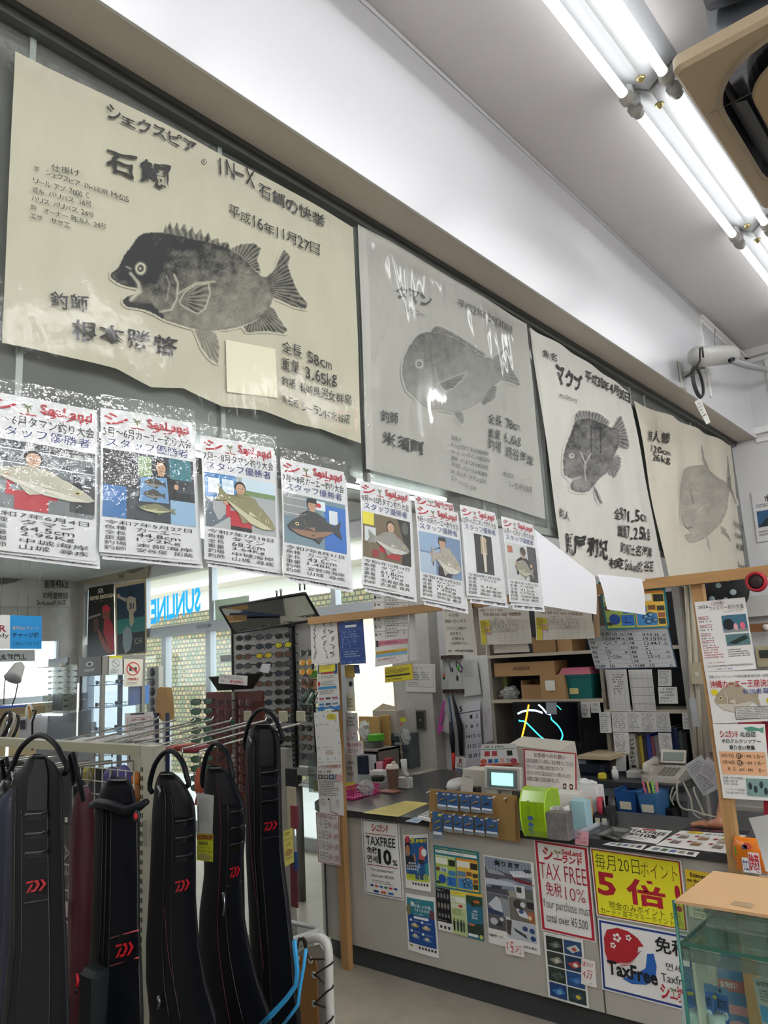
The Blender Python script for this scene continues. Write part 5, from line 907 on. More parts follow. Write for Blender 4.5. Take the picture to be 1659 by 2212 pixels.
# telephone
c=P(1432,1688,z=zd); t=thing('telephone','cream desk telephone with tilted display and coiled cord','telephone',(c.x,c.y,zd)); cx,cy=c.x,c.y+.06; pm=mat('#c9c4b8',.4)
b=B(); b.add([(cx-.11,cy-.1,zd),(cx+.11,cy-.1,zd),(cx+.11,cy+.1,zd),(cx-.11,cy+.1,zd),(cx-.11,cy-.1,zd+.03),(cx+.11,cy-.1,zd+.03),(cx+.11,cy+.1,zd+.075),(cx-.11,cy+.1,zd+.075)],[(0,3,2,1),(4,5,6,7),(0,1,5,4),(1,2,6,5),(2,3,7,6),(3,0,4,7)],pm); b.build('base',t)
b=B(); 
for i in range(4):
    for j in range(5): b.cbox((cx-.01+.026*i,cy-.075+.026*j,zd+.04+.0058*j),(.016,.014,.008),'#8f8b82',rx=.22)
b.build('keypad',t)
b=B(); b.cbox((cx+.02,cy+.1,zd+.12),(.15,.012,.08),pm,rx=-.5); b.build('display_panel',t); b=B(); b.cbox((cx+.02,cy+.092,zd+.122),(.12,.006,.05),'#7f8f86',rx=-.5); b.build('display',t)
b=B(); b.tube([(cx-.085,cy-.09,zd+.05),(cx-.085,cy-.07,zd+.085),(cx-.085,cy,zd+.095),(cx-.085,cy+.07,zd+.1),(cx-.085,cy+.09,zd+.075)],[.02,.024,.017,.024,.02],pm,10); b.build('handset',t)
b=B(); pts=[];
p0=Vector((cx-.1,cy-.1,zd+.04)); p1=P(1413,1690,y=4.38); p2=P(1418,1755,y=4.3)
for i in range(150):
    u=i/149; q=p0.lerp(p1,min(1,u*4)) if u<.25 else p1.lerp(p2,(u-.25)/.75); a=u*2*math.pi*26; pts.append(q+Vector((math.cos(a)*.012,math.sin(a)*.012,0)))
b.tube(pts,.0028,pm,5); b.build('coiled_cord',t)
b=B(); c=P(1330,1683,z=zd); b.lathe((c.x,c.y,zd),[(.02,0),(.02,.05),(.011,.06),(.011,.075)],'#d8d8d4',14); b.build('small_bottle',label='small white bottle standing on the desk',cat='bottle')
b=B(); c=P(1302,1684,z=zd); b.cbox((c.x,c.y,zd+.02),(.05,.03,.04),'#c9b82a',.3,.008); b.build('tape_measure',label='small yellow block on the desk left of the white bottle',cat='tool')
b=B(); c=P(1285,1675,z=zd); b.cbox((c.x-.06,c.y+.05,zd+.045),(.24,.16,.09),mat('#1c2233',.5),.1,.02); b.build('black_case',label='low dark case on the desk left of the yellow block',cat='case')
b=B(); c=P(1366,1680,z=zd); b.cbox((c.x+.01,c.y+.03,zd+.02),(.09,.1,.04),mat('#b9b8b2',.5),.2,.003); b.build('paper_stack',label='small stack of cards beside the telephone',cat='paper')
# blue bins, tray, cables under the desk
def bin_(name,label,px0,px1,py0,py1,y,m,open_=True):
    x0=P(px0,py0,y=y).x;x1=P(px1,py0,y=y).x;zt=P((px0+px1)/2,py0,y=y).z;zb=P((px0+px1)/2,py1,y=y).z; t=thing(name,label,'bin',((x0+x1)/2,y+.1,zb),'bins under the back desk'); b=B(); g=.012; dd=.2
    o_=[(x0+g,y+g,zb),(x1-g,y+g,zb),(x1-g,y+dd-g,zb),(x0+g,y+dd-g,zb),(x0,y,zt),(x1,y,zt),(x1,y+dd,zt),(x0,y+dd,zt)]; b.add(o_,[(0,3,2,1),(0,1,5,4),(1,2,6,5),(2,3,7,6),(3,0,4,7)],m); 
    b.tube([(x0,y,zt),(x1,y,zt),(x1,y+dd,zt),(x0,y+dd,zt)],.005,m,6,closed=True); b.build('bin_body',t)
    b=B(); xm=(x0+x1)/2; b.box((xm-.035,y-.0005,zt-.1),(xm+.03,y+.006,zt-.06),'#cfc9b4'); b.build('paper_label',t,label='cream label'); return t,(x0+x1)/2,zt
shelf_z=P(1360,1772,y=4.25).z
b=B(); b.box((dx0+.05,4.1,shelf_z-.03),(dx1-.06,4.96,shelf_z-.005),dk); b.build('low_shelf',label='dark low shelf board under the desk carrying the bins',cat='shelf')
bin_('storage_bin','blue translucent bin, left one under the desk',1326,1371,1708,1772,4.25,mat('#27599a',.3,alpha=.85)); t_,xm,zt=bin_('storage_bin','lighter blue bin with tubes in it, under the telephone',1376,1416,1714,1772,4.22,mat('#3f74a8',.3,alpha=.85)); bin_('storage_bin','dark green bin behind the coiled cord',1408,1442,1712,1770,4.42,mat('#1f5a34',.4))
for i,cc in enumerate(('#c05a72','#b9a052','#7fbf4a','#c27a8a')):
    b=B(); b.tube([(xm-.03+.02*i,4.32,zt-.12),(xm-.045+.026*i,4.3,zt+.05)],.007,cc,8); b.build('marker_pen',label=['pink','tan','lime green','pale pink'][i]+' tube standing in the lighter blue bin',cat='pen',group='tubes in the blue bin')
b=B(); b.cbox((dx1-.22,4.5,shelf_z+.03),(.34,.3,.06),mat('#0e1014',.35),0,.01); b.build('black_tray',label='flat black device on the low shelf right of the bins',cat='device')
for k,(pts,r_) in enumerate((([(1470,1690),(1463,1720),(1472,1745),(1500,1752),(1530,1765)],.006),([(1478,1690),(1492,1725),(1500,1760),(1540,1778)],.005),([(1455,1700),(1448,1722),(1456,1740),(1452,1728),(1462,1705)],.004),([(1500,1700),(1515,1745),(1525,1760),(1570,1768)],.005))):
    b=B(); b.tube([P(*p,y=4.4) for p in smooth(pts+[pts[-1]],4)[:-8]],r_,mat('#c9c6b4',.5),6); b.build('cable',label=['thick cream cable looping down from the desk end','cream cable running right behind the post','short tangled cable below the telephone','cream cable nearest the right post'][k],cat='cable',group='cables beside the desk')
# pipes, switch box, clipped papers, clock, wall things on the right
b=B(); xx=P(1480,1400,y=4.75).x; b.box((xx-.02,4.7,0),(xx+.025,4.76,2.9),mat('#9d9b96',.5)); b.build('metal_post',label='grey square metal post at the right end of the shelves',cat='post')
for k,px in enumerate((1488,1499)):
    b=B(); b.tube([P(px-6,1262,y=4.68),P(px-2,1330,y=4.68),P(px+2,1400,y=4.68),P(px+8,1500,y=4.68),P(px+16,1640,y=4.68)],.013,mat('#bab3a0',.4),10); b.build('wall_pipe',label=['cream pipe running down beside the metal post','second cream pipe, right of the first, down beside the post'][k],cat='pipe')
t=B(); pb(t,1492,1432,1519,1477,4.62,.05,mat('#bdb59a',.4)); o=t.build('switch_box',label='beige switch box on the pipes right of the weather board',cat='switch box'); b=B(); pb(b,1501,1452,1509,1461,4.614,.006,mat('#d6d2c2',.3)); b.build('switch',o)
b=B(); pb(b,1512,1500,1546,1625,4.8,.12,mat('#aba494',.5)); b.build('metal_cabinet',label='narrow grey beige cabinet box behind the right post',cat='cabinet')
for k,(cor,lb,cc) in enumerate((([(1477,1654),(1515,1630),(1558,1700),(1520,1720)],'large printed form clipped at a slant below the cabinet','#c8cacc'),([(1508,1668),(1528,1634),(1552,1655),(1543,1694)],'smaller pink printed form over the large slanted one','#d2ccd0'))):
    S=Sheet('clipped_form',lb,'form',cor,colour=cc,plane={'y':4.5-.01*k},group='forms clipped beside the desk'); S.scrib(.1,.08,.9,.9,12,'#777780',cols=24,seed=k); S.done()
c=P(1556,1272,y=4.9); t=B(); t.lathe(c,[(.17,0),(.17,-.02),(.155,-.028)],mat('#0f1114',.5),36,axis=(0,1,0)); o=t.build('wall_clock',label='round black decorative plate behind the top of the right post',cat='plate')
b=B()
for a,d,r_ in ((-.05,-.06,.02),(.03,-.07,.015),(.08,-.03,.02),(.0,.02,.018),(-.09,.0,.012),(.06,.05,.015)): b.lathe(c+V(a,-.0285,d),[(r_,0),(r_*.8,-.002)],'#9fb0b4',10,axis=(0,1,0))
b.build('painted_spot',o); o['label']='round black plate with pale spots behind the top of the right post'
t=B(); pb(t,1606,1346,1700,1364,4.98,.02,mat('#8a5a32',.6,var=.2)); o=t.build('wooden_plaque',label='dark wooden strip with a white oval on the far wall at the right edge',cat='plaque'); b=B(); c=P(1655,1355,y=4.975); b.lathe(c,[(.02,0),(.02,-.003)],'#d8d4ca',16,axis=(0,1,0)); b.build('oval_badge',o)
t=B(); pb(t,1634,1396,1672,1440,5.03,.04,mat('#bdb290',.5)); o=t.build('wall_controller',label='beige wall controller with a dark display at the right edge',cat='controller'); b=B(); pb(b,1640,1404,1668,1421,5.024,.006,'#3a4238'); b.build('display',o)
t=B(); pb(t,1632,1208,1680,1222,5.02,.04,mat('#c9c9c4',.5)); S=Sheet('photo_notice','white notice with a dark sea photo pinned high on the far wall','notice',[(1622,1063),(1690,1052),(1702,1160),(1636,1172)],colour='#d5d5d5',plane={'y':YB-.01}); S.rect(.1,.4,.98,.72,'#2f5a80'); S.poly([(.1,.72),(.4,.55),(.7,.66),(.98,.5),(.98,.72)],'#1c2c38',2); S.text('水',.4,.1,.6,.24,bold=.02); S.scrib(.1,.26,.95,.34,2,cols=20); S.scrib(.1,.78,.95,.9,2,cols=18); S.done()
b=B(); b.box((P(1602,1300,y=5.0).x,5.02,P(1650,1330,y=5.0).z),(1.2,5.06,P(1650,1285,y=5.0).z),mat('#c2c2be',.5)); b.build('wall_duct',label='white wall duct box behind the right post under the rail',cat='duct')
b=B(); pb(b,1580,1700,1700,1745,4.9,.08,mat('#b5b3ac',.5)); pb(b,1560,1745,1700,1753,4.85,.08,mat('#c6c2b6',.5)); b.build('cable_duct',label='white cable duct low on the wall right of the hand',cat='duct')
# key racks, keys, umbrellas, calendar on the wall beside the column
YK=YB-.01
for k,(py,lb) in enumerate(((1418,'dark key rail, the upper one with a green carabiner'),(1492,'dark key rail, the lower one with white hooks'))):
    t=B(); pb(t,952+4*k,py-3,995+5*k,py+6,YK-.03,.03,mat('#3a2a24',.5)); o=t.build('key_rail',label=lb,cat='rail',group='key rails on the wall')
    b=B()
    for i in range(4): c=P(959+10*i+4*k,py+8,y=YK-.035); b.tube([c+V(0,.005,.02),c+V(0,-.004,0),c+V(0,-.016,-.004),c+V(0,-.018,.01)],.0018,mat('#b9b9b9',.3,.8),5)
    b.build('hook',o)
def hangobj(name,label,cat,parts,group='things hung from the key rails'):
    b=B()
    for f in parts: f(b)
    return b.build(name,label=label,cat=cat,group=group)
at=lambda px,py,y=YK-.05:P(px,py,y=y)
hangobj('key_float','orange and black fishing float hung as a key fob','float',[lambda b:b.tube([at(959,1425),at(959,1455)],.0015,'#555555',5),lambda b:b.ball(at(959,1459),(.011,.011,.014),'#d8642a'),lambda b:b.ball(at(959,1465),(.009,.009,.012),'#1a1a1a')])
hangobj('key_ring','bunch of dark keys between the float and the carabiner','keys',[lambda b:b.tube([at(970,1425),at(972,1440),at(974,1452)],.004,'#2b3a4c',6),lambda b:b.ball(at(977,1447),(.01,.006,.02),'#1f3a52')])
hangobj('carabiner','bright green and black carabiner on the upper key rail','carabiner',[lambda b:b.tube([at(*p) for p in ((985,1428),(992,1434),(999,1444),(996,1452),(990,1448),(986,1438))],.005,'#1a1c1c',6,closed=True),lambda b:b.ball(at(990,1442),(.011,.008,.022),'#3fae3a')])
hangobj('key_ring','black key case hanging straight below the carabiner','keys',[lambda b:b.tube([at(987,1450),at(988,1458)],.002,'#555555',5),lambda b:b.ball(at(988,1465),(.011,.008,.024),'#15171a')])
hangobj('folded_umbrella','pink and white folded umbrella hung by its strap','umbrella',[lambda b:b.poly([at(957,1512,YK-.07),at(962,1514,YK-.07),at(958,1548,YK-.08),at(948,1580,YK-.08),at(944,1582,YK-.08),at(950,1545,YK-.08)],'#a8478c'),lambda b:b.prism([at(957,1535,YK-.06),at(964,1545,YK-.06),at(977,1585,YK-.06),at(955,1580,YK-.06)],(0,.02,0),'#c5bfc2'),lambda b:b.poly([at(942,1572,YK-.085),at(958,1566,YK-.085),at(956,1578,YK-.085),at(948,1588,YK-.085)],'#b04a94')])
hangobj('black_umbrella','black umbrella with a red tip band hanging beside the pink one','umbrella',[lambda b:b.tube([at(968,1500,YK-.06),at(974,1540,YK-.06),at(978,1580,YK-.06)],.007,'#3f5a7a',6),lambda b:b.tube([at(974,1560),at(977,1600),at(979,1626)],[.016,.022,.015],'#0f1424',8),lambda b:b.tube([at(979,1626),at(982,1672)],.016,'#c0281f',8)])
hangobj('black_umbrella','second black umbrella, right of the red-banded one','umbrella',[lambda b:b.tube([at(977,1500,YK-.05),at(982,1520,YK-.05),at(994,1570,YK-.05),at(997,1632,YK-.05)],[.006,.012,.024,.018],'#10131c',8)])
S=Sheet('wall_calendar','wall calendar sheet for May with black and blue dates','calendar',[(985,1522),(1037,1513),(1046,1690),(1006,1694)],colour='#cfcdd4',plane={'y':YK-.015},disp=lambda u,v:.01*math.sin(v*5)*u,nu=4,nv=8)
S.text('5',.12,.03,.26,.1,bold=.03); S.rect(.04,.115,.98,.125,'#2c3350',2)
for r_,row in enumerate((('','1','2'),('7','8','9'),('14','15','16'),('21','22','23'),('28','29','30'))):
    for c_,d_ in enumerate(row):
        if d_: S.text(d_,.3+.25*c_,.16+.12*r_,.3+.25*c_+.07*len(d_)+.04,.205+.12*r_,'#26262c' if c_<2 else '#5a6ea8',.015)
for i in range(5): S.rect(.1,.25+.12*i,.95,.253+.12*i,'#a9a7b0',2)
S.done()
S=Sheet('printed_sheet','pale printed sheet pinned between key rails and shelves','sheet',[(996,1422),(1030,1424),(1040,1500),(1003,1505)],colour='#c4c3c2',plane={'y':YK-.01}); S.scrib(.1,.05,.85,.5,9,'#8a8a90',cols=14); S.done()
S=Sheet('printed_sheet','pale list pinned right of the calendar','sheet',[(1042,1530),(1062,1528),(1066,1600),(1048,1604)],colour='#c6c1c6',plane={'y':YK-.01}); S.scrib(.1,.1,.6,.6,9,'#8a80a0',cols=6); S.done()
t=B(); x0=P(903,1585,y=YB-.135).x;x1=P(922,1585,y=YB-.135).x;zt=P(912,1534,y=YB-.135).z;zb_=P(912,1576,y=YB-.135).z; t.box((x0,YB-.15,zb_),(x1,YB-.131,zt),mat('#6f6b64',.4,.3)); o=t.build('wall_switch_plate',label='dark recessed switch plate on the worn column',cat='switch'); b=B(); b.box((x0+.008,YB-.153,zb_+.01),(x1-.008,YB-.15,zt-.01),'#2c2a28'); b.ball(((x0+x1)/2,YB-.154,(zt+zb_)/2),(.006,.004,.006),'#d8d8d8'); b.build('switch',o)
# ================================================================ things on the counter
ZT=.8505
def onT(px,py): return P(px,py,z=ZT)
def mapsheet(name,label,cor,colour='#dcdad4',group=None,z=ZT+.001):
    return Sheet(name,label,name.split('_')[-1],[P(*c,z=z) for c in cor],colour=colour,toward=Vector((0,0,50)),group=group)
S=mapsheet('desk_mat','yellow printed mat lying on the left part of the counter',[(783,1755.7),(876.6,1729.7),(926.7,1734.5),(860,1764.4)],'#c6b55a'); S.scrib(.05,.05,.95,.95,14,'#8a7a3a',cols=20,dens=.3); S.done()
S=mapsheet('leaflet','small blue and white leaflet at the counter edge by the yellow mat',[(874,1774),(898,1765),(919,1767),(902,1778)],'#a9bccc'); S.scrib(.1,.1,.9,.9,4,'#4a6a9a',cols=6); S.done()
a,b_,c_,d_=onT(903,1769),onT(925,1756),onT(945,1758),onT(930,1776)
b=B(); b.prism([a,b_,c_,d_],(0,0,.014),'#d6d6d2'); o=b.build('booklet',label='thin white booklet pile half hidden by the lure display',cat='booklet'); b=B()
for i in range(5): b.poly([a.lerp(b_,.15+.17*i)+V(0,0,.0145),a.lerp(b_,.23+.17*i)+V(0,0,.0145),d_.lerp(c_,.23+.17*i)+V(0,0,.0145),d_.lerp(c_,.15+.17*i)+V(0,0,.0145)],'#4a4a4e')
b.build('print_bar',o)
# pink basket: slatted walls
A0=onT(764,1729);A1=onT(821,1713);wv=(A1-A0);L=wv.length;u_=wv.normalized();v_=Vector((-u_.y,u_.x,0)); t=thing('pink_basket','bright pink slotted plastic basket on the counter behind the left post','basket',A0)
pk=mat('#c2357a',.4); b=B(); W=.13;H=.062
def wallp(b,p,q,H,n,m):
    d=(q-p).normalized();Ln=(q-p).length; nn=Vector((-d.y,d.x,0))*.002
    def bar(s0,s1,z0,z1): b.prism([p+d*s0+V(0,0,z0),p+d*s1+V(0,0,z0),p+d*s1+V(0,0,z1),p+d*s0+V(0,0,z1)],nn,m)
    for z0,z1 in ((0,.012),(.022,.027),(.036,.041),(.05,H)): bar(0,Ln,z0,z1)
    for i in range(n+1): s=(Ln-.004)*i/n; bar(s,s+.004,0,H)
for p,q in ((A0,A1),(A1,A1+v_*W),(A1+v_*W,A0+v_*W),(A0+v_*W,A0)): wallp(b,p,q,H,10 if (q-p).length>.15 else 6,pk)
b.build('slotted_wall',t); b=B(); b.prism([A0,A1,A1+v_*W,A0+v_*W],(0,0,.004),pk); b.build('bottom',t)
crumple('plastic_bag','crumpled clear bag inside the pink basket','bag',782,1715,.12,.09,A0.y+.03,bagm,d=.08,seed=3,z=ZT+.02)
b=B(); c=onT(800,1700); b.cbox((c.x+.02,c.y+.06,ZT+.05),(.09,.05,.04),'#1f1d1c',.3,.01); b.build('black_case',label='black case standing in the pink basket',cat='case')
crumple('plastic_bag','flattened clear bag lying on the rounded counter end','bag',664,1732,.28,.07,3.75,bagm,d=.22,seed=7,z=ZT,amp=.2)
def cb(name,label,cat,px,py,sz,m,rz=0,z=ZT,bev=.003,group=None,dy=0):
    c=P(px,py,z=z); b=B(); b.cbox((c.x,c.y+dy,z+sz[2]/2+.0005),sz,m,rz,bev); return b.build(name,label=label,cat=cat,group=group)
t=thing('display_case','small clear case with yellow packs on the counter end, behind the post notices','display case',onT(678,1716)); c=t.location
b=B(); gm2=clear('case_plastic',tint='#e6ebea',haze=.15,rough=.1,ior=1.45,hazecol='#aab0ae'); b.box((c.x-.1,c.y+.05,ZT),(c.x+.06,c.y+.053,ZT+.26),gm2); b.box((c.x-.1,c.y+.05,ZT+.25),(c.x+.06,c.y+.2,ZT+.253),gm2); b.box((c.x-.1,c.y+.05,ZT),(c.x-.097,c.y+.2,ZT+.25),gm2); b.build('clear_shell',t); b=B(); b.box((c.x-.1,c.y+.051,ZT+.12),(c.x+.06,c.y+.2,ZT+.126),'#9a9a94'); b.build('shelf',t)
for i in range(3): b=B(); b.cbox((c.x-.07+.05*i,c.y+.09,ZT+.035),(.035,.02,.07),['#b9a92c','#c2b43a','#7a7a70'][i],0,.004); b.build('pack',t)
# clutter on the left return of the counter, by the frosted window
t=thing('desk_organiser','grey open organiser with a drawer, under the green tray','organiser',P(803,1692,y=4.55)); 
def face(px0,py0,px1,py1,y): 
    xm=(px0+px1)/2;ym=(py0+py1)/2; return P(px0,ym,y=y).x,P(px1,ym,y=y).x,P(xm,py1,y=y).z,P(xm,py0,y=y).z
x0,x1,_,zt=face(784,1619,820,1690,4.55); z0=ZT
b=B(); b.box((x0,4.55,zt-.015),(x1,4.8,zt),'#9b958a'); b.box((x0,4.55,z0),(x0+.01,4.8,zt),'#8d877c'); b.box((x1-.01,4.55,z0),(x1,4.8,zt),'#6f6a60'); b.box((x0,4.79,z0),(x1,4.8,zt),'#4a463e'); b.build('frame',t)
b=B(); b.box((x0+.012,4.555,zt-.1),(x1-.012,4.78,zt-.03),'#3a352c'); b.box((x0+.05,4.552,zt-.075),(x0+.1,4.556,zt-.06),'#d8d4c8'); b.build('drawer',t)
def up(name,label,cat,px0,py0,px1,py1,y,dep,m,rz=0,group=None,toz=None):
    x0,x1,zb,zt=face(px0,py0,px1,py1,y); zb=toz if toz is not None else zb; b=B(); b.cbox(((x0+x1)/2,y+dep/2,(zb+zt)/2),(x1-x0,dep,zt-zb),m,rz,min(.004,dep*.2)); return b.build(name,label=label,cat=cat,group=group)
zo=zt
up('storage_tray','small grey tray with a white tag on top of the organiser','tray',786,1600,808,1619,4.6,.12,mat('#6f706c',.5),toz=zo); up('green_tray','bright green toothed tray resting on the grey one','tray',794,1587,813,1602,4.58,.1,mat('#4fae2a',.4))
crumple('paper_bag','crumpled white bag on the grey tray','bag',783,1600,.1,.15,4.62,mat('#c9c7c2',.6),d=.06,seed=11)
for px0,py0,px1,py1,y,m,lb in ((774,1548,822,1640,4.78,'#b9965a','large brown envelope standing left of the cardboard carton'),(822,1545,843,1620,4.80,'#a8854a','brown folded paper bag standing between envelope and carton'),(788,1556,826,1600,4.84,'#a9b0b2','grey plastic envelope behind the brown one')): up('envelope',lb,'envelope',px0,py0,px1,py1,y,.02,mat(m,.7),rz=-.1,group='envelopes by the frosted window')
x0,x1,zb_,zt=face(806,1530,856,1595,4.86); t=thing('cardboard_carton','white cardboard carton with raised flap in front of the frosted window','carton',((x0+x1)/2,4.93,zb_)); b=B(); b.box((x0,4.86,zb_),(x1,5.0,zt-.02),mat('#b3ada3',.7)); b.build('carton_body',t); b=B(); b.add([(x0,4.86,zt-.02),(x1,4.86,zt-.05),(x1,5.0,zt-.02),(x0,5.0,zt+.03)],[(0,1,2,3)],mat('#8f8270',.7)); b.build('flap',t)
b=B(); x0,x1,zb_,zt=face(843,1586,880,1660,4.8)
t=thing('drawer_tower','stack of dark grey translucent drawers beside the frosted window','drawers',((x0+x1)/2,4.87,ZT)); n=4
b=B(); b.box((x0,4.82,ZT),(x1,4.95,zt),'#4f5356'); b.build('housing',t)
for i in range(n): h_=(zt-ZT)/n; b=B(); b.box((x0+.01,4.805,ZT+h_*i+.01),(x1-.01,4.82,ZT+h_*(i+1)-.01),mat('#3f464b',.3)); b.box((x0+.05,4.8,ZT+h_*i+.05),(x1-.05,4.805,ZT+h_*i+.07),'#8a8f90'); b.build('drawer',t)
up('envelope_box','narrow brown box standing under the drawer tower','box',820,1620,838,1690,4.7,.05,mat('#a88450',.7),toz=ZT)
up('document_holder','dark navy bag standing left of the white cartons','bag',772,1633,788,1690,4.45,.06,mat('#101a33',.6),toz=ZT,rz=.1)
up('carton','white carton with pink print, front one by the cup','carton',799,1665,824,1697,4.42,.08,mat('#d5d2d2',.5),toz=ZT,group='small cartons on the counter'); up('carton','pink folded carton leaning behind the white one','carton',808,1647,826,1672,4.5,.06,mat('#c98a9a',.5),group='small cartons on the counter',toz=ZT)
up('printed_card','white printed card leaning in the organiser','card',787,1630,812,1650,4.5,.004,mat('#c4c4c8',.5),toz=ZT); up('red_folder','thin red folder leaning beside the cup','folder',826,1640,836,1698,4.5,.1,mat('#9c1f34',.5),rz=.3,toz=ZT)
c=P(850,1705,z=ZT); t=B(); prof=[(.03,0),(.032,.004),(.042,.13),(.0425,.132)]; t.lathe((c.x,c.y,ZT),prof,mat('#8a6a58',.6,var=.5,vs_=45),24); o=t.build('paper_cup',label='tall brown patterned cup with a cream lid',cat='cup'); b=B(); b.lathe((c.x,c.y,ZT+.132),[(.045,0),(.045,.01),(.04,.013),(.04,.024),(.036,.028)],'#d8d2c4',24); b.cbox((c.x+.012,c.y,ZT+.17),(.03,.02,.022),'#d8d2c4',0,.006,ry=-.5); b.build('lid',o,label='cream lid with raised spout')
t=B(); c=P(875,1680,z=ZT+.07); t.tube([c+V(-.004,0,.12),c+V(0,0,.05),c+V(.0,0,.03),c+V(.03,0,.012)],[.022,.02,.02,.014],mat('#cfcdc8',.4),12); t.build('boot_ornament',label='small white boot ornament right of the cup',cat='ornament'); cb('white_carton','small white carton under the boot ornament','carton',875,1702,(.1,.06,.068),mat('#c9c8c4',.5))
b=B(); p0=P(849,1472,y=4.6);p1=P(876,1706,y=4.45); b.tube([p0,p0.lerp(p1,.5)+V(.004,0,0),p1],[.002,.004,.007],mat('#8d8268',.5),8); rod=b.build('fishing_rod',label='thin tan rod leaning up from the counter before the frosted window',cat='fishing rod'); b=B(); pb(b,864,1550,877,1559,4.52,.002,'#c2c62a'); b.build('price_tag',rod,label='small yellow green tag'); b=B(); b.ball(P(866,1564,y=4.52),.008,mat('#e0301c',.4)); b.build('bobber',rod,label='red bobber')
crumple('plastic_bag','small clear bag hanging on the thin rod','bag',875,1610,.08,.12,4.5,bagm,d=.03,seed=15)
up('memo','small white memo hanging over the edge of the left return','note',868,1708,889,1729,4.36,.002,mat('#c6c6ca',.6)); cb('wooden_tray','small reddish brown tray left of the white carton','tray',842,1712,(.13,.09,.012),mat('#8a5a4c',.5)); x0,x1,zb_,zt=face(886,1672,906,1740,4.62); b=B(); b.box((x0,4.62,ZT-.2),(x1,4.9,zt),mat('#9a958a',.5)); o=b.build('side_cabinet',label='beige low cabinet against the worn column',cat='cabinet'); b=B(); b.box((x0+.02,4.615,zt-.1),(x1-.02,4.62,zt-.02),'#3a3a34'); b.build('opening',o)
# papers hanging on the inner side of the left post
for k,(px0,py0,px1,py1,cc,lb) in enumerate(((744,1437,765,1463,'#b59c4a','small yellow card behind the left post'),(751,1436,776,1455,'#4a6aa0','blue and yellow card behind the left post'),(748,1462,764,1500,'#c9c8c4','pale card with a dark spot behind the left post'),(748,1500,766,1536,'#c9c4a8','cream card below the dark-spotted one'),(746,1540,772,1578,'#b9b7b4','grey leaflet bundle behind the left post'),(746,1578,772,1600,'#c9c5c8','leaflet with red lettering behind the left post'),(747,1600,784,1630,'#d3cccc','wide leaflet with red heading behind the left post'),(745,1630,770,1690,'#b9b6b2','tall pale folded leaflet low behind the left post'))):
    S=Sheet('leaflet',lb,'leaflet',[(px0,py0),(px1,py0),(px1+2,py1),(px0+2,py1)],colour=cc,plane={'y':3.372+.004*k},disp=lambda u,v:.004*math.sin(u*3),nu=3,nv=3,group='leaflets behind the left post'); 
    if k in (2,): S.ell(.6,.4,.25,.16,'#1f2430')
    elif k==5: S.text('シー',.35,.1,.9,.5,RED,.01); S.scrib(.1,.55,.9,.95,2,cols=6)
    elif k==6: S.text('魚の釣り',.1,.15,.9,.45,'#a0304a',.01); S.scrib(.1,.55,.9,.9,3,cols=9)
    elif k: S.scrib(.1,.2,.9,.8,3,cols=6)
    S.done()
b=B(); c=onT(758,1708); b.cbox((c.x,c.y,ZT+.05),(.05,.05,.1),'#c9b93a',.3,.004); o=b.build('small_carton',label='small yellow and white carton at the left post beside the pink basket',cat='carton'); b=B(); b.cbox((c.x,c.y,ZT+.115),(.052,.052,.03),'#d3d3cf',.3,.004); b.build('white_top',o)
# cardboard lure display leaning on the counter edge
YD=YC-.045; t=thing('lure_display','brown cardboard display board with rows of packaged lures on white hooks','display',P(1024,1800,y=YD)); kb=mat('#9c7a48',.75,var=.12,bump=.01,bs=80)
q=[P(*p,y=YD) for p in ((926.5,1704),(1116.6,1719),(1123,1819.6),(927.5,1792.6))]; b=B(); b.prism([q[0],q[1],q[2],q[3]],(0,.006,0),kb); b.build('cardboard',t)
b=B(); b.prism([P(*p,y=YD-.001) for p in ((1112,1729),(1116,1728),(1120,1816),(1114,1815))],(0,.001,0),'#7a5a34'); b.prism([P(*p,y=YD-.001) for p in ((1091,1725),(1096,1725),(1096,1734),(1091,1734))],(0,.001,0),'#5f4526'); b.build('brown_tape',t)
hk=[(929,1709),(950,1711),(974,1713),(1000,1715),(1022,1716),(1070,1720),(1095,1722),(937,1752),(961,1756),(985,1757),(1008,1758),(1031,1760),(1056,1765),(1081,1768)]
for p in hk:
    c=P(*p,y=YD); b=B(); b.tube([c,c+V(.0,-.03,-.003),c+V(.012,-.034,0)],.0026,'#e6e6e2',6); b.build('hook',t)
def packet(x0,x1,y0,y1,label,tag,dbl=False,k=0):
    c4=[(x0,y0),(x1,y0+3),(x1+1.5,y1+3),(x0+1.5,y1)]
    S=Sheet('lure_packet',label,'lure packet',c4,colour='#3d5f8c',plane={'y':YD-.022-.002*(k%3)},disp=lambda u,v:.002*math.sin(u*3.1),nu=3,nv=4,group='lure packets on the display board',m=mat('#3d5f8c',.25,coat=.4))
    S.rect(.0,.8,1,1,'#8a949c'); S.rect(.05,.72,.95,.82,'#d6dce4',2); S.scrib(.05,.83,.95,.98,2,'#2f3a48',cols=5,ragged=0); S.rect(.62,.06,.92,.15,tag,2)
    for v in ((.38,.62) if dbl else (.45,)):
        b=B(); p=[S.at(.18,v+.1,8),S.at(.4,v,10),S.at(.7,v-.06,10),S.at(.86,v-.12,8)]; b.tube(p,[.001,.0045,.0045,.001],mat(['#6a5a34','#8a7a3a','#4a4638','#8c6a3e','#2c2a28'][k%5],.35),7); b.build('lure',S.root)
    S.done()
for i,(a,c) in enumerate(((944,963.5),(965,989),(993,1014),(1016,1037),(1039,1063))): packet(a,c,1709+i*2,1747+i*2.2,'blue lure packet in the upper row, %s from the left'%['first','second','third','fourth','fifth'][i],'#b9a8a8',k=i)
packet(934,955,1752,1812,'long blue packet with two lures at the lower left end','#c8c23a',True,k=6)
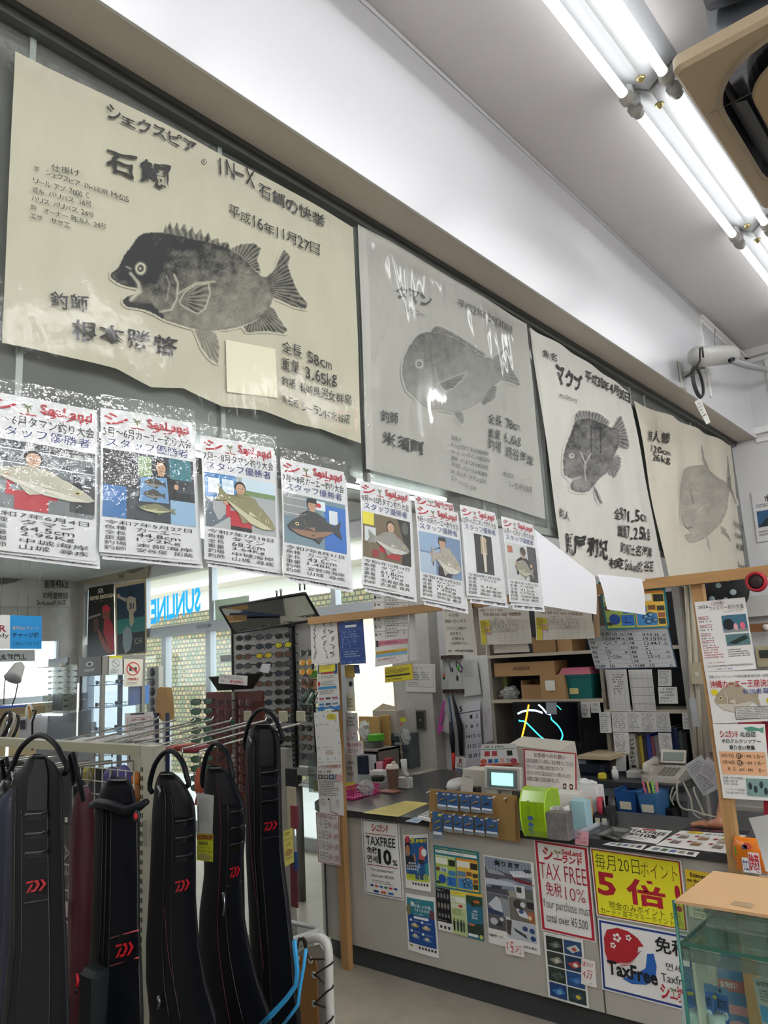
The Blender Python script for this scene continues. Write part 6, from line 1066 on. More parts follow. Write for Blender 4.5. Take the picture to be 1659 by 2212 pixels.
for i,(a,c) in enumerate(((957,976),(979,999),(1001,1022),(1025,1046),(1049,1075))): packet(a,c,1757+i*2.4,1795+i*2.8,'blue lure packet in the lower row, %s of five from the left'%['first','second','third','fourth','fifth'][i],'#b9a8a8',k=i+1)
# green donation box
c0=P(1131,1806,z=ZT);c1_=P(1185,1812,z=ZT); c=(c0+c1_)/2; t=thing('donation_box','lime green translucent donation box with blue lettering','donation box',(c.x,c.y+.06,ZT)); gr=mat('#9ac31c',.15,alpha=.82,coat=.3); wdt=(c1_-c0).length/2
prof=[(-.06,0),(-.075,.03),(-.085,.09),(-.08,.16),(-.05,.205),(.0,.215),(.06,.2),(.07,.1),(.07,0)]
b=B()
vs=[(c.x+sx*wdt,c.y+.07+y,ZT+z) for sx in (-1,1) for (y,z) in prof]; n=len(prof); b.add(vs,[tuple(range(n-1,-1,-1)),tuple(range(n,2*n))]+[(i,i+1,n+i+1,n+i) for i in range(n-1)]+[(n-1,0,n,2*n-1)],gr,False); b.build('shell',t)
for sx in (-1,1): b=B(); b.tube([(c.x+sx*wdt,c.y+.07+y,ZT+z) for y,z in prof],.004,mat('#a8d02a',.2),6,closed=True); b.build('rim',t)
S=Sheet('x','x','x',[Vector((c.x-wdt*.8,c.y-.022,ZT+.17)),Vector((c.x+wdt*.8,c.y-.022,ZT+.17)),Vector((c.x+wdt*.8,c.y-.022,ZT+.0)),Vector((c.x-wdt*.8,c.y-.022,ZT+.0))],m=clear('bare_film',tint='#ffffff',haze=.0,rough=.2))
for i,ch in enumerate('募金箱'): S.text(ch,.28,.42+.16*i,.58,.57+.16*i,'#1f3f9a',.04)
for i,ch in enumerate('青少年健全'): S.text(ch,.3,.0+.08*i,.48,.07+.08*i,'#4a7a1a',.0); S.text(ch,.68,.05+.1*i,.8,.13+.1*i,'#6a8a1a')
r=S.done(); r.name='lettering_film'; r.parent=t; r.location=r.location-t.location
for kk in ('label','category'): del r[kk]
# pamphlet box, tissue box, blue box, tape dispensers, clear tray, coin tray
cb('pamphlet_box','clear box packed with printed pamphlets right of the donation box','pamphlets',1212,1812,(.105,.07,.12),mat('#7d7878',.3,var=.5,vs_=30),.1); 
for i in range(6):
    c=P(1192+7*i,1806,z=ZT); b=B(); b.cbox((c.x,c.y+.005,ZT+.066),(.013,.06,.13),['#c9c4bf','#d8d5d2','#b9b0b4','#cfcac8','#a9a0a4','#d4d1cc'][i],.1,.001); b.build('pamphlet',label='pamphlet standing in the clear box, %s from the left'%['first','second','third','fourth','fifth','sixth'][i],cat='pamphlet',group='pamphlets in the clear box')
cb('paper_pad','white paper pads stacked behind the pamphlets','paper pad',1218,1790,(.12,.1,.16),mat('#d3d0c8',.6,bump=.02,bs=120),.2,dy=.09); cb('blue_carton','pale blue carton left of the tape dispensers','carton',1254,1796,(.075,.08,.14),mat('#9cc0c9',.5),.1,dy=.03); cb('tissue_box','white tissue box on its side behind the pale blue carton','tissue box',1252,1786,(.13,.1,.175),mat('#cfcfcc',.55),.1,dy=.13)
crumple('tissue','white tissues puffing out of the tissue box','tissue',1262,1715,.12,.07,3.78,mat('#dadad8',.7),d=.06,seed=21)
c=P(1278,1790,z=ZT); b=B(); b.tube([(c.x,c.y,ZT+.01),(c.x+.004,c.y,ZT+.09),(c.x-.006,c.y,ZT+.14)],[.007,.011,.014],mat('#e08a1c',.35),10); b.build('orange_cutter',label='orange handled cutter standing beside the pale blue carton',cat='cutter')
c=P(1308,1785,z=ZT); t=thing('tape_dispenser','black tape dispenser with a red-cored roll','tape dispenser',(c.x,c.y,ZT)); b=B(); b.cbox((c.x,c.y,ZT+.03),(.11,.09,.06),'#17171a',.2,.008); b.cbox((c.x+.035,c.y,ZT+.075),(.04,.07,.05),'#17171a',.2,.006); b.build('base',t)
for k,(dx,cc) in enumerate(((-.02,'#b3364a'),(.03,'#1c1c1e'))):
    b=B(); b.lathe((c.x+dx-.012,c.y+.01+.02*k,ZT+.09),[(.045,0),(.045,.024)],cc if k==0 else '#2a2a2c',22,axis=(.95,.3,0)); b.build('tape_roll',t)
    b=B(); b.lathe((c.x+dx-.013,c.y+.009+.02*k,ZT+.09),[(.03,0),(.03,.0262)],'#111114' if k==0 else '#7a7468',18,axis=(.95,.3,0)); b.build('roll_core',t)
for i in range(2): b=B(); b.cbox((c.x-.01+.035*i,c.y-.058,ZT+.035),(.022,.003,.028),'#b9b29a',.2); b.build('sticker',t)
tr_=[onT(1233,1815),onT(1317,1792),onT(1317,1778),onT(1226,1797)]; t=thing('clear_tray','clear plastic tray with white pens inside on the counter edge','tray',tr_[0]); b=B(); cp=clear('tray_plastic',tint='#dfe4ea',haze=.2,rough=.12,ior=1.45,hazecol='#b5bcc4')
for i in range(4):
    p,q_=tr_[i],tr_[(i+1)%4]; b.poly([p,q_,q_+V(0,0,.045),p+V(0,0,.045)],cp)
b.poly([p+V(0,0,.002) for p in tr_],cp); b.build('tray_body',t)
b=B(); b.tube([tr_[0].lerp(tr_[2],.25)+V(0,0,.014),tr_[0].lerp(tr_[2],.8)+V(0,0,.02)],.011,'#d0d0cc',12); b.build('paper_roll',label='white roll lying in the clear tray',cat='paper roll')
S=Sheet('pink_note','pink handwritten note stuck on the front of the clear tray','note',[(1242,1794),(1272,1797),(1271,1828),(1242,1824)],colour='#dfa3ae',plane={'y':YC-.03}); S.text('千葉',.1,.1,.45,.3,brush=1); S.text('トレート',.1,.4,.8,.6,brush=1); S.text('入れ',.45,.68,.85,.85,brush=1); S.done()
q=[onT(1288,1811),onT(1322,1795),onT(1366,1800),onT(1338,1822)]; t=B(); sm_=mat('#9a9c9a',.22,.9); cen=sum(q,Vector())/4; t.poly([cen.lerp(p,.85)+V(0,0,.004) for p in q],sm_)
for i in range(4):
    p,r_=q[i],q[(i+1)%4]; t.poly([cen.lerp(p,.85)+V(0,0,.004),cen.lerp(r_,.85)+V(0,0,.004),r_+V(0,0,.02),p+V(0,0,.02)],sm_)
t.tube([p+V(0,0,.02) for p in q],.003,sm_,6,closed=True); t.build('coin_tray',label='small stainless coin tray at the front of the counter',cat='coin tray')
S=mapsheet('counter_mat','white tax free mat lying behind the coin tray',[(1337,1810.5),(1364.5,1786.5),(1453,1795),(1418.7,1823)]); S.cs=[P(*c,z=ZT+.001) for c in ((1364.5,1786.5),(1453,1795),(1418.7,1823),(1337,1810.5))]
S.text('TAXFREE',.1,.2,.95,.42,bold=.01); S.text('免税',.12,.48,.4,.66); S.text('10%',.42,.46,.85,.7,bold=.03); S.rect(.3,.04,.62,.14,'#b0303a'); S.scrib(.25,.75,.75,.92,2,cols=14); S.done()
S=mapsheet('counter_mat','large white price mat with small photos and yellow bursts before the hand',[(1485,1786.5),(1623,1795.5),(1569,1843.6),(1415.7,1825.6)])
S.rect(.0,.0,1,.2,'#2a2a30',1); S.scrib(.1,.05,.95,.16,1,'#a84a52',cols=16,k=2,hgt=.9); S.ell(.25,.27,.13,.06,'#d8c02a',3); S.scrib(.16,.24,.34,.3,1,'#b03030',cols=6,k=4); S.ell(.82,.42,.1,.05,'#d8cf3a',3); S.scrib(.42,.25,.95,.35,1,cols=16)
for a,c_ in ((.06,.44),(.36,.44),(.66,.5),(.06,.7),(.36,.7),(.68,.72)): S.ell(a,c_,.035,.035,'#a02a34',3); S.rect(a+.06,c_+.03,a+.2,c_+.15,random.Random(a*9+c_).choice(['#8a6a4a','#7a6a62','#3a3a3e','#9a8a72']),3); S.scrib(a+.04,c_-.04,a+.26,c_+.02,1,cols=8)
S.done()
for cor,lb in (([(1320,1819),(1398,1825),(1386,1836),(1301,1824)],'card strip of small pictures at the counter edge, left one'),([(1410,1827),(1512,1841),(1502,1851),(1389,1836)],'card strip of small pictures at the counter edge, right one')):
    S=mapsheet('picture_card',lb,cor,group='card strips on the counter edge'); cards(S,.08,.25,.95,.75,5,('#6a7a82','#3f6a4a','#5a6a9a','#8a8a7a','#4a4a52')); S.done()
S=mapsheet('counter_mat','second white mat with yellow print at the right end of the counter',[(1625,1822),(1668,1800),(1720,1806),(1700,1850)]); S.rect(.1,.3,.9,.5,'#d8cf3a'); S.scrib(.1,.1,.9,.28,2,cols=12); S.scrib(.1,.6,.9,.9,3,cols=12); S.done()
# register, customer display, card sign, customer notice, sign holder
c=P(1165,1690,z=ZT); ym=3.98; t=thing('cash_register','cream point of sale register seen over the counter','register',(P(1165,1690,y=ym).x,ym+.1,ZT)); pmm=mat('#cdc8ba',.45)
x0,x1,zb_,zt=face(1096,1600,1200,1700,ym); b=B(); b.add([(x0,ym+.12,ZT),(x1,ym+.12,ZT),(x1,ym+.3,ZT),(x0,ym+.3,ZT),(x0,ym+.02,zt-.03),(x1,ym+.06,zt-.06),(x1,ym+.26,zt-.03),(x0,ym+.2,zt)],[(0,3,2,1),(4,5,6,7),(0,1,5,4),(1,2,6,5),(2,3,7,6),(3,0,4,7)],pmm); b.build('housing',t); b=B(); b.box((x0+.02,ym+.1,ZT),(x1-.02,ym+.12,ZT+.12),pmm); b.build('cash_drawer',t)
cy=3.82; x0,x1,zb_,zt=face(1045,1657,1124,1708,cy); t=thing('customer_display','cream customer display with glowing mint green screen','display',((x0+x1)/2,cy+.05,ZT)); b=B(); b.cbox(((x0+x1)/2,cy+.02,(zb_+zt)/2),(x1-x0,.03,zt-zb_),mat('#d8d5ca',.4),0,.006,rx=-.12); b.build('housing',t)
b=B(); b.cbox(((x0+x1)/2,cy+.002,(zb_+zt)/2),((x1-x0)*.8,.004,(zt-zb_)*.78),mat('#7d8486',.4),rx=-.12); b.build('bezel',t); b=B(); b.cbox(((x0+x1)/2+.004,cy-.002,(zb_+zt)/2-.002),((x1-x0)*.58,.003,(zt-zb_)*.52),mat('#8ff0d8',.4,em=1.0),rx=-.12); b.build('screen',t); b=B(); b.cbox(((x0+x1)/2,cy+.04,(ZT+zb_)/2),(.05,.03,zb_-ZT+.02),mat('#c9c4b8',.4)); b.build('stand',t)
S=Sheet('payment_sign','white card payment sign with red edge leaning above the customer display','sign',[(1040,1608),(1114,1606),(1122,1652),(1036,1656)],colour='#dcdad6',plane={'y':3.92}); S.rect(0,.9,1,1,'#c2503c',2); S.rect(.02,.22,.95,.25,'#5a9a7a',2); S.scrib(.1,.04,.9,.2,1,cols=16); cards(S,.08,.32,.9,.55,4,('#b0303c','#b33a44','#d8d8e0','#20242a')); cards(S,.2,.68,.82,.86,4,('#2a4a9a','#2a7ac0','#d8a0a0','#a8b0b8')); S.ell(.1,.78,.09,.12,'#c8584a',3); S.ell(.88,.8,.09,.12,'#a8405a',3); S.done()
up('sign_stand','cream printer body carrying the payment sign','printer',1000,1662,1050,1705,3.95,.12,mat('#cfcabc',.45),toz=ZT)
S=Sheet('customer_notice','red-framed customer notice standing on the counter before the register','notice',[(1131,1617),(1245,1627),(1246,1713),(1134,1704)],colour='#d9d2cb',plane={'y':3.62}); S.frame(0,0,1,1,.025,'#a8202e',.03)
S.text('お客様へのお願い',.2,.07,.8,.19,'#6a2428'); 
for i,tx in enumerate(('当店は商品管理システムを導入して商品を管理いたしております。','万が一システムが作動した場合は当店スタッフが','対応いたしますのでご協力のほどよろしくお願いいたします。','お客様のご理解とご協力をお願い致します。')): S.text(tx,.05,.23+.15*i,[.96,.76,.9,.68][i],.34+.15*i,'#3a2c2a')
for a in (.78,.9): S.ell(a,.84,.035,.06,'#1c1614',3); S.rect(a-.03,.88,a+.03,.95,'#26262a',3); S.ell(a,.855,.022,.04,'#c9a088',4)
S.done(); up('notice_stand','small clear stand under the red-framed customer notice','stand',1150,1706,1225,1716,3.625,.06,gm2,toz=ZT)
S=Sheet('edy_sign','white payment sign with red R hanging by the umbrellas','sign',[(984,1634),(1008,1637),(1004,1676),(982,1672)],colour='#d5d0cc',plane={'y':4.93}); S.text('R',.35,.08,.68,.38,'#8a2430',.02); S.text('Edy',.25,.42,.7,.6); S.rect(.0,.66,1,1,'#3f6fa8',2); S.scrib(.1,.7,.9,.95,2,'#c8d4e0',cols=6,k=3); S.done()
c=onT(980,1712); b=B(); b.lathe((c.x,c.y+.05,ZT+.02),[(.07,0),(.075,.02),(.06,.045)],mat('#c4c4c0',.4),24,axis=(0,-.25,1)); b.build('card_reader',label='round pale card reader on the counter left of the code stand',cat='card reader')
S=Sheet('code_stand','small white stand-up card on the counter before the reader','card',[(999,1672),(1023,1675),(1021,1713),(994,1710)],colour='#cfcbc0',plane={'y':3.72}); S.text('PayPay',.25,.08,.8,.18); S.done()
up('card_stand_block','dark foot block behind the stand-up card','stand',996,1700,1030,1712,3.74,.05,mat('#2a2624',.5),toz=ZT)
# ---------------- person behind the counter, leaning on the right hand
def skinbody(name,nodes,edges,rad,m,parent,sub=2,root=0):
    me=bpy.data.meshes.new(name); org=Vector(parent.location); me.from_pydata([tuple(Vector(n)-org) for n in nodes],edges,[]); me.materials.append(m); o=bpy.data.objects.new(name,me); C.objects.link(o); o.parent=parent
    md=o.modifiers.new('skin','SKIN'); md.use_smooth_shade=True
    for i,v in enumerate(me.skin_vertices[0].data): v.radius=(rad[i],rad[i]) if not hasattr(rad[i],'__len__') else rad[i]; v.use_root=(i==root)
    md2=o.modifiers.new('sub','SUBSURF'); md2.levels=sub; md2.render_levels=sub; return o
wr_=P(1556,1779,z=ZT+.03); xpn=P(1735,1500,y=4.35).x; per=thing('person','person behind the counter leaning on one hand laid flat on the worktop','person',(xpn,4.35,0))
sk=mat('#a87457',.5,var=.08)
kn=P(1530,1781,z=ZT+.018)
elb=P(1580,1700,y=4.05); sho=Vector((xpn-.2,4.3,1.40))
N_=[(xpn,4.38,.95),(xpn,4.36,1.15),(xpn,4.32,1.38),(xpn,4.30,1.47),(xpn,4.27,1.56),sho,elb,wr_,kn,(xpn+.19,4.34,1.38),(xpn+.27,4.30,1.12),(xpn+.22,4.18,.95)]
E_=[(0,1),(1,2),(2,3),(3,4),(2,5),(5,6),(6,7),(7,8),(2,9),(9,10),(10,11)]
skinbody('body',N_,E_,[.13,.14,.13,.06,.06,.065,.045,.028,(.036,.016),.065,.045,.03],sk,per)
fd=(P(1506,1782,z=ZT+.01)-kn); fd.z=0; fl=.085; fd=fd.normalized(); sd=Vector((-fd.y,fd.x,0))
for i,(o_,L,ang) in enumerate(((-.027,.078,-.12),(-.009,.088,-.04),(.009,.083,.05),(.026,.066,.16))):
    d=(fd+sd*ang).normalized(); p=kn+sd*o_; skinbody('finger',[p-d*.012,p+d*L*.42+V(0,0,.004),p+d*L*.75-V(0,0,.002),p+d*L-V(0,0,.008)],[(0,1),(1,2),(2,3)],[.0095,.0085,.0078,.0062],sk,per,1)
p=wr_.lerp(kn,.35)+sd*-.03; skinbody('thumb',[p,p+fd*.03-sd*.022-V(0,0,.004),p+fd*.062-sd*.03-V(0,0,.008)],[(0,1),(1,2)],[.012,.0105,.008],sk,per,1)
b=B(); b.ball((xpn,4.25,1.66),(.078,.095,.115),sk,20,14); b.build('head',per); b=B(); b.ball((xpn,4.292,1.70),(.09,.1,.115),'#15110f',20,14); b.build('hair',per)
for sx in (-1,1): b=B(); b.ball((xpn+sx*.03,4.165,1.675),(.012,.008,.008),'#efefec',8,6); b.ball((xpn+sx*.03,4.159,1.675),(.006,.004,.006),'#1a120e',8,6); b.build('eye',per)
b=B(); b.tube([(xpn,4.16,1.67),(xpn,4.143,1.64),(xpn,4.15,1.632)],[.006,.012,.008],sk,8); b.build('nose',per); b=B(); b.ball((xpn,4.158,1.605),(.022,.006,.006),'#8c4a42',10,6); b.build('mouth',per)
for sx in (-1,1): b=B(); b.ball((xpn+sx*.08,4.26,1.66),(.01,.02,.03),sk,8,6); b.build('ear',per)
sh2=mat('#8a1c28',.8,bump=.01); skinbody('shirt',[N_[0],N_[1],N_[2],(xpn,4.305,1.45),sho,sho.lerp(elb,.45),N_[9],tuple(Vector(N_[9]).lerp(Vector(N_[10]),.45))],[(0,1),(1,2),(2,3),(2,4),(4,5),(2,6),(6,7)],[.15,.155,.15,.075,.08,.062,.08,.062],sh2,per)
skinbody('trousers',[(xpn,4.38,.95),(xpn-.09,4.38,.86),(xpn-.1,4.37,.48),(xpn-.1,4.39,.08),(xpn+.09,4.38,.86),(xpn+.1,4.37,.48),(xpn+.1,4.39,.08)],[(0,1),(1,2),(2,3),(0,4),(4,5),(5,6)],[.15,.095,.065,.05,.095,.065,.05],mat('#22252c',.8),per)
for sx in (-1,1): b=B(); b.cbox((xpn+sx*.1,4.33,.04),(.09,.25,.08),'#1a1a1c',0,.025); b.build('shoe',per)
# ================================================================ glass showcase with a cardboard top, bottom right
ZG=1.25; g0=P(1455,1945,z=ZG); gx=g0.x; gy0=g0.y; gy1=P(1548,1878,z=ZG).y; gx1=gx+.75; zsh=P(1468,2035,y=gy0).z; zbt=.80
t=thing('glass_showcase','greenish glass counter showcase with inner shelf at the lower right corner','showcase',((gx+gx1)/2,(gy0+gy1)/2,zbt)); gg=clear('showcase_glass',tint='#e2efe9',haze=.02,rough=.02,ior=1.5,hazecol='#9fb5ac'); ge=mat('#2f6b60',.15)
def pane(a,bb,nm,edge):
    b=B(); b.poly(a,gg); b.build(nm,t); 
    if edge: b=B(); [b.tube([p,q_],.0035,ge,5) for p,q_ in edge]; b.build('glass_edge',t)
pane([(gx,gy0,zbt),(gx1,gy0,zbt),(gx1,gy0,ZG),(gx,gy0,ZG)],0,'front_glass',[((gx,gy0,zbt),(gx,gy0,ZG))])
pane([(gx,gy0,zbt),(gx,gy1,zbt),(gx,gy1,ZG),(gx,gy0,ZG)],0,'side_glass',[])
pane([(gx,gy1,zbt),(gx1,gy1,zbt),(gx1,gy1,ZG),(gx,gy1,ZG)],0,'back_glass',[])
gsh=clear('shelf_glass',tint='#b9d8ce',haze=.12,rough=.03,ior=1.5,hazecol='#6f958a'); b=B(); b.box((gx+.005,gy0+.005,zsh-.006),(gx1,gy1-.005,zsh),gsh); b.build('glass_shelf',t); b=B(); b.box((gx+.004,gy0+.002,zsh-.006),(gx1,gy0+.006,zsh),ge); b.box((gx+.002,gy0+.005,zsh-.006),(gx+.005,gy1,zsh),ge); b.build('shelf_edge',t)
b=B(); b.box((gx-.01,gy0-.01,zbt-.03),(gx1,gy1+.01,zbt),mat('#4a4e50',.5)); b.build('base',t)
b=B(); b.box((gx+.0,gy0+.003,zsh-.03),(gx1,gy0+.008,zsh-.01),clear('shelf_clip_plastic',tint='#d0d8d4',haze=.25,rough=.15,hazecol='#9aa5a0')); b.build('shelf_support',t)
xc=P(1527,1975,y=gy0).x; acl=clear('acrylic_clip',tint='#e8eeeb',haze=.1,rough=.1,hazecol='#b0b8b4'); b=B(); b.cbox(((xc+gx1)/2,gy0-.006,ZG-.016),(gx1-xc,.004,.026),acl,0,.003); b.tube([(xc,gy0-.01,ZG-.005),(gx1,gy0-.01,ZG-.005)],.004,acl,8); b.tube([(xc,gy0-.01,ZG-.03),(gx1,gy0-.01,ZG-.03)],.004,acl,8); b.build('acrylic_rail',t)
for i in range(4): b=B(); b.cbox((xc+.03+.12*i,gy0-.012,ZG-.004),(.05,.014,.016),acl,0,.003); b.build('acrylic_clip',t)
b=B(); b.cbox(((gx+gx1)/2+.03,(gy0+gy1)/2,.383),(.95,.9,.766),mat('#7a7670',.6),0,.01); b.build('display_table',label='grey cabinet under the glass showcase',cat='cabinet')
q=[P(*p,z=ZG+.012) for p in ((1457,1938),(1548,1876))]; b=B(); b.box((q[0].x,q[0].y,ZG+.002),(gx1+.1,q[1].y,ZG+.007),mat('#b8946a',.75,var=.06,bump=.01,bs=60)); o=b.build('cardboard_sheet',label='flat brown cardboard sheet lying on top of the glass showcase',cat='cardboard'); b=B(); tp=mat('#9c8260',.3); qq=[P(*p,z=ZG+.0076) for p in ((1586,1946),(1630,1952),(1624,1962),(1577,1954))]; b.poly(qq,tp); qq=[P(*p,z=ZG+.0076) for p in ((1640,1890),(1670,1893),(1670,1897),(1640,1894))]; b.poly(qq,tp); b.build('packing_tape',o)
# contents of the showcase
def blister(px0,py0,px1,py1,y,label,k):
    S=Sheet('blister_pack',label,'blister pack',[(px0,py0),(px1,py0+8),(px1+8,py1+8),(px0+10,py1)],colour='#2a6ab4',plane={'y':y},group='blue blister packs in the showcase'); S.rect(0,0,1,.12,'#5f8fb4'); S.ell(.5,.06,.08,.03,'#22323c',3); S.rect(.02,.16,.25,.22,'#c9c23a',2); S.text('虫さされ',.27,.18,.95,.36,'#14202c',.03); S.text('かゆみ',.2,.38,.7,.46,'#d8e4ee',.02); S.ell(.82,.46,.15,.07,'#cfe0e6',3); S.scrib(.72,.43,.92,.49,1,'#3a5a7a',cols=5,k=4); S.poly([(0,.6),(1,.72),(1,.8),(0,.68)],'#4a8fd0',2); S.done()
    c=S.at(.42,.8,10); b=B(); b.lathe((c.x,c.y-.012,c.z-.06),[(.018,0),(.019,.06),(.015,.075),(.015,.1)],mat('#b9c9c4',.3),14); b.build('stick_bottle',S.root)
blister(1482,2118,1538,2260,gy0+.08,'front blue blister pack standing at the left glass of the showcase',0); blister(1478,2100,1530,2240,gy0+.11,'second blue blister pack just behind the front one',1); blister(1474,2086,1520,2220,gy0+.14,'rear blue blister pack in the showcase',2); blister(1538,2128,1572,2260,gy0+.10,'blue blister pack beside the white divider',3)
b=B(); xx=P(1548,2130,y=gy0+.16).x; b.box((xx,gy0+.05,zbt),(xx+.006,gy0+.11,zsh-.02),mat('#cfd0c0',.4)); b.build('divider',label='white upright divider inside the showcase',cat='divider')
b=B(); c=P(1632,2205,y=gy0+.1); b.lathe((c.x,c.y,zbt),[(.03,0),(.032,.05),(.024,.06),(.028,.07),(.02,.085),(.022,.095),(.008,.11)],clear('clear_bottle',tint='#dfe8e4',haze=.3,rough=.1),18); b.build('clear_bottle',label='ribbed clear bottle inside the showcase at the frame corner',cat='bottle')
S=Sheet('printed_pouch','white printed pouch with pale blue bottom inside the showcase','pouch',[(1625,2110),(1690,2120),(1700,2250),(1650,2230)],colour='#c4cac4',plane={'y':gy0+.2}); S.text('指定医薬',.1,.06,.7,.14); S.scrib(.15,.2,.9,.42,4,cols=14); S.rect(.05,.5,1,.8,'#5aaede'); S.done()
for k,(cor,cc,lb) in enumerate((([(1548,1986),(1590,1993),(1600,2028),(1552,2022)],'#b9bf7a','yellow green pack lying on the glass shelf of the showcase'),([(1600,1992),(1680,2004),(1690,2055),(1606,2040)],'#a9b0a8','clear bags of small parts lying on the glass shelf'))):
    S=Sheet('small_pack',lb,'pack',cor,colour=cc,plane={'y':gy0+.3-.02*k},group='packs on the glass shelf'); S.scrib(.1,.1,.9,.9,4,'#8a9a5a',cols=8,seed=k); S.done()
S=Sheet('blue_poster','blue point card poster on the counter front, seen through the showcase','poster',[(1545,2048),(1612,2058),(1640,2270),(1562,2250)],colour='#3a78a8',plane={'y':YF}); S.rect(0,0,.15,.14,'#d5d8dc'); S.text('カード',.05,.15,.55,.24,'#c9949c',.02); S.text('金無料！',.05,.34,.6,.41,'#e0e0e0',.01,k=5); S.rect(0,.32,1,.44,'#b0605a',2); S.rect(.05,.58,.9,.68,'#c88a90',2); S.ell(.5,.86,.4,.12,'#c2949a',2); S.ell(.5,.82,.12,.05,'#3a5a50',3); S.done()
# orange wipes pack and curled white paper right of the showcase
yw=3.285; x0,x1,zb_,zt=face(1582,1812,1655,1867,yw)
zb_=P(1620,1885,y=yw).z+.03
t=thing('wipes_pack','orange wipes pack with white and red lettering at the right edge','wipes pack',((x0+x1)/2,yw+.02,zb_-.03)); om=mat('#e07a12',.22,coat=.5,bump=.03,bs=25)
b=B(); W_=x1-x0; H_=zt-zb_+.03
def wf(u,v,s): 
    e=math.sin(math.pi*min(1,max(0,u)))**.6*math.sin(math.pi*min(1,max(0,v)))**.5; return (x0+W_*u+.004*math.sin(v*9)*(1-2*u),yw+.02-s*.026*e+.002*math.sin(u*23)*math.sin(v*17),zb_-.03+H_*v)
b.grid(lambda u,v:wf(u,v,1),12,12,om); b.grid(lambda u,v:wf(u,v,-1),12,12,om); b.build('pouch',t)
S=Sheet('lettering_patch','x','x',[Vector((x0,yw-.008,zt)),Vector((x1,yw-.008,zt)),Vector((x1,yw-.008,zb_-.03)),Vector((x0,yw-.008,zb_-.03))],m=clear('bare_film',tint='#ffffff'),toward=Vector((0,0,1.7)))
S.cs=[Vector((x0,yw-.01,zt)),Vector((x1,yw-.01,zt)),Vector((x1,yw-.01,zb_-.03)),Vector((x0,yw-.01,zb_-.03))]; S.rect(.48,.38,.8,.98,'#dfe0e2',1); S.text('除菌',.5,.4,.66,.95,'#c0202c',.03,quad=((.5,.4),(.78,.42),(.78,.94),(.5,.92))); S.rect(.28,.55,.46,.98,'#dfe0e2',1); S.text('ウエ',.3,.58,.44,.94,'#1c2a6a',.02,quad=((.3,.58),(.44,.59),(.44,.95),(.3,.94))); S.ell(.5,.2,.12,.09,'#c0504a'); S.rect(.34,.18,.48,.3,'#28447a',2); S.rect(.1,.25,.15,.5,'#4a8a2a',2); S.text('アルコール',.85,.3,.93,.9,'#c0302c',quad=((.84,.3),(.93,.31),(.93,.9),(.84,.89))); r=S.done(); r.parent=t; r.location=r.location-t.location
for kk in ('label','category'): del r[kk]
b=B(); q=[P(1617,1767,y=2.3),P(1690,1738,y=2.3)]; zlo=P(1650,1885,y=2.3).z; x0_=q[0].x
b.grid(lambda u,v:(x0_+ (P(1650,1885,y=2.3).x-x0_)*v**1.6+ .12*u, 2.3-.05*math.sin(u*2)+.03*math.sin(v*2.5), q[0].z+(q[1].z-q[0].z)*u*(1-v) +(zlo-q[0].z)*v),8,10,mat('#f2f2f2',.5)); b.build('curled_paper',label='curled white paper sheet at the right edge above the showcase',cat='paper')
# ================================================================ ceiling cassette air conditioner and camera
ZA=3.28; c0=P(1450,157,z=ZA); w_=.95; ax0,ay0=c0.x,c0.y; ax1,ay1=ax0+w_,ay0+w_
t=thing('ceiling_air_conditioner','beige ceiling cassette air conditioner with dark oval louvre ring, upper right','air conditioner',((ax0+ax1)/2,(ay0+ay1)/2,ZA)); be=mat('#a8977c',.45,var=.05); cxm,cym=(ax0+ax1)/2,(ay0+ay1)/2
def rrect(h,r,z,n=8,sq=1.0,dx=0,dy=0): return [(cxm+dx+sx*(h-r)+r*math.cos(a),cym+dy+sy*(h-r)+r*math.sin(a),z) for (sx,sy,a0) in ((1,1,0),(-1,1,math.pi/2),(-1,-1,math.pi),(1,-1,3*math.pi/2)) for a in [a0+math.pi/2*i/n for i in range(n+1)]]
def loft(b,rings,m,capl=True):
    n=len(rings[0]); vs=[p for r_ in rings for p in r_]; fs=[(k*n+i,k*n+(i+1)%n,(k+1)*n+(i+1)%n,(k+1)*n+i) for k in range(len(rings)-1) for i in range(n)]
    if capl: fs.append(tuple((len(rings)-1)*n+i for i in range(n)))
    b.add(vs,fs,m,False)
b=B(); loft(b,[rrect(.475,.03,ZA+.045),rrect(.475,.03,ZA+.012),rrect(.465,.025,ZA),rrect(.425,.22,ZA-.001)],be,False); b.build('panel',t)
b=B(); loft(b,[rrect(.425,.22,ZA-.001),rrect(.418,.215,ZA-.014),rrect(.41,.21,ZA-.004)],mat('#8a7b62',.5),False); b.build('ring_lip',t)
b=B(); loft(b,[rrect(.41,.21,ZA-.004),rrect(.40,.2,ZA+.05),rrect(.34,.16,ZA+.05),rrect(.335,.155,ZA-.004)],mat('#14151c',.3),False); b.build('louvre_recess',t)
for k,(dx,dy,l,wd_) in enumerate(((-.372,0,.42,.05),(.372,0,.42,.05),(0,-.372,.05,.42),(0,.372,.05,.42))): b=B(); b.cbox((cxm+dx,cym+dy,ZA+.012),((.05,.40,.006) if dx else (.40,.05,.006)),mat('#1c1d26',.3),0,.002,ry=.35*(1 if dx<0 else -1) if dx else 0,rx=.35*(1 if dy>0 else -1) if dy else 0); b.build('louvre',t)
b=B(); loft(b,[rrect(.335,.155,ZA-.004),rrect(.33,.15,ZA-.012),rrect(.29,.13,ZA-.014)],mat('#a08a68',.5)); b.build('centre_grille',t)
b=B(); loft(b,[rrect(.215,.09,ZA-.016),rrect(.21,.09,ZA-.022)],mat('#b7ab96',.45)); b.build('centre_disc',t)
b=B(); sm=mat('#6e6452',.6)
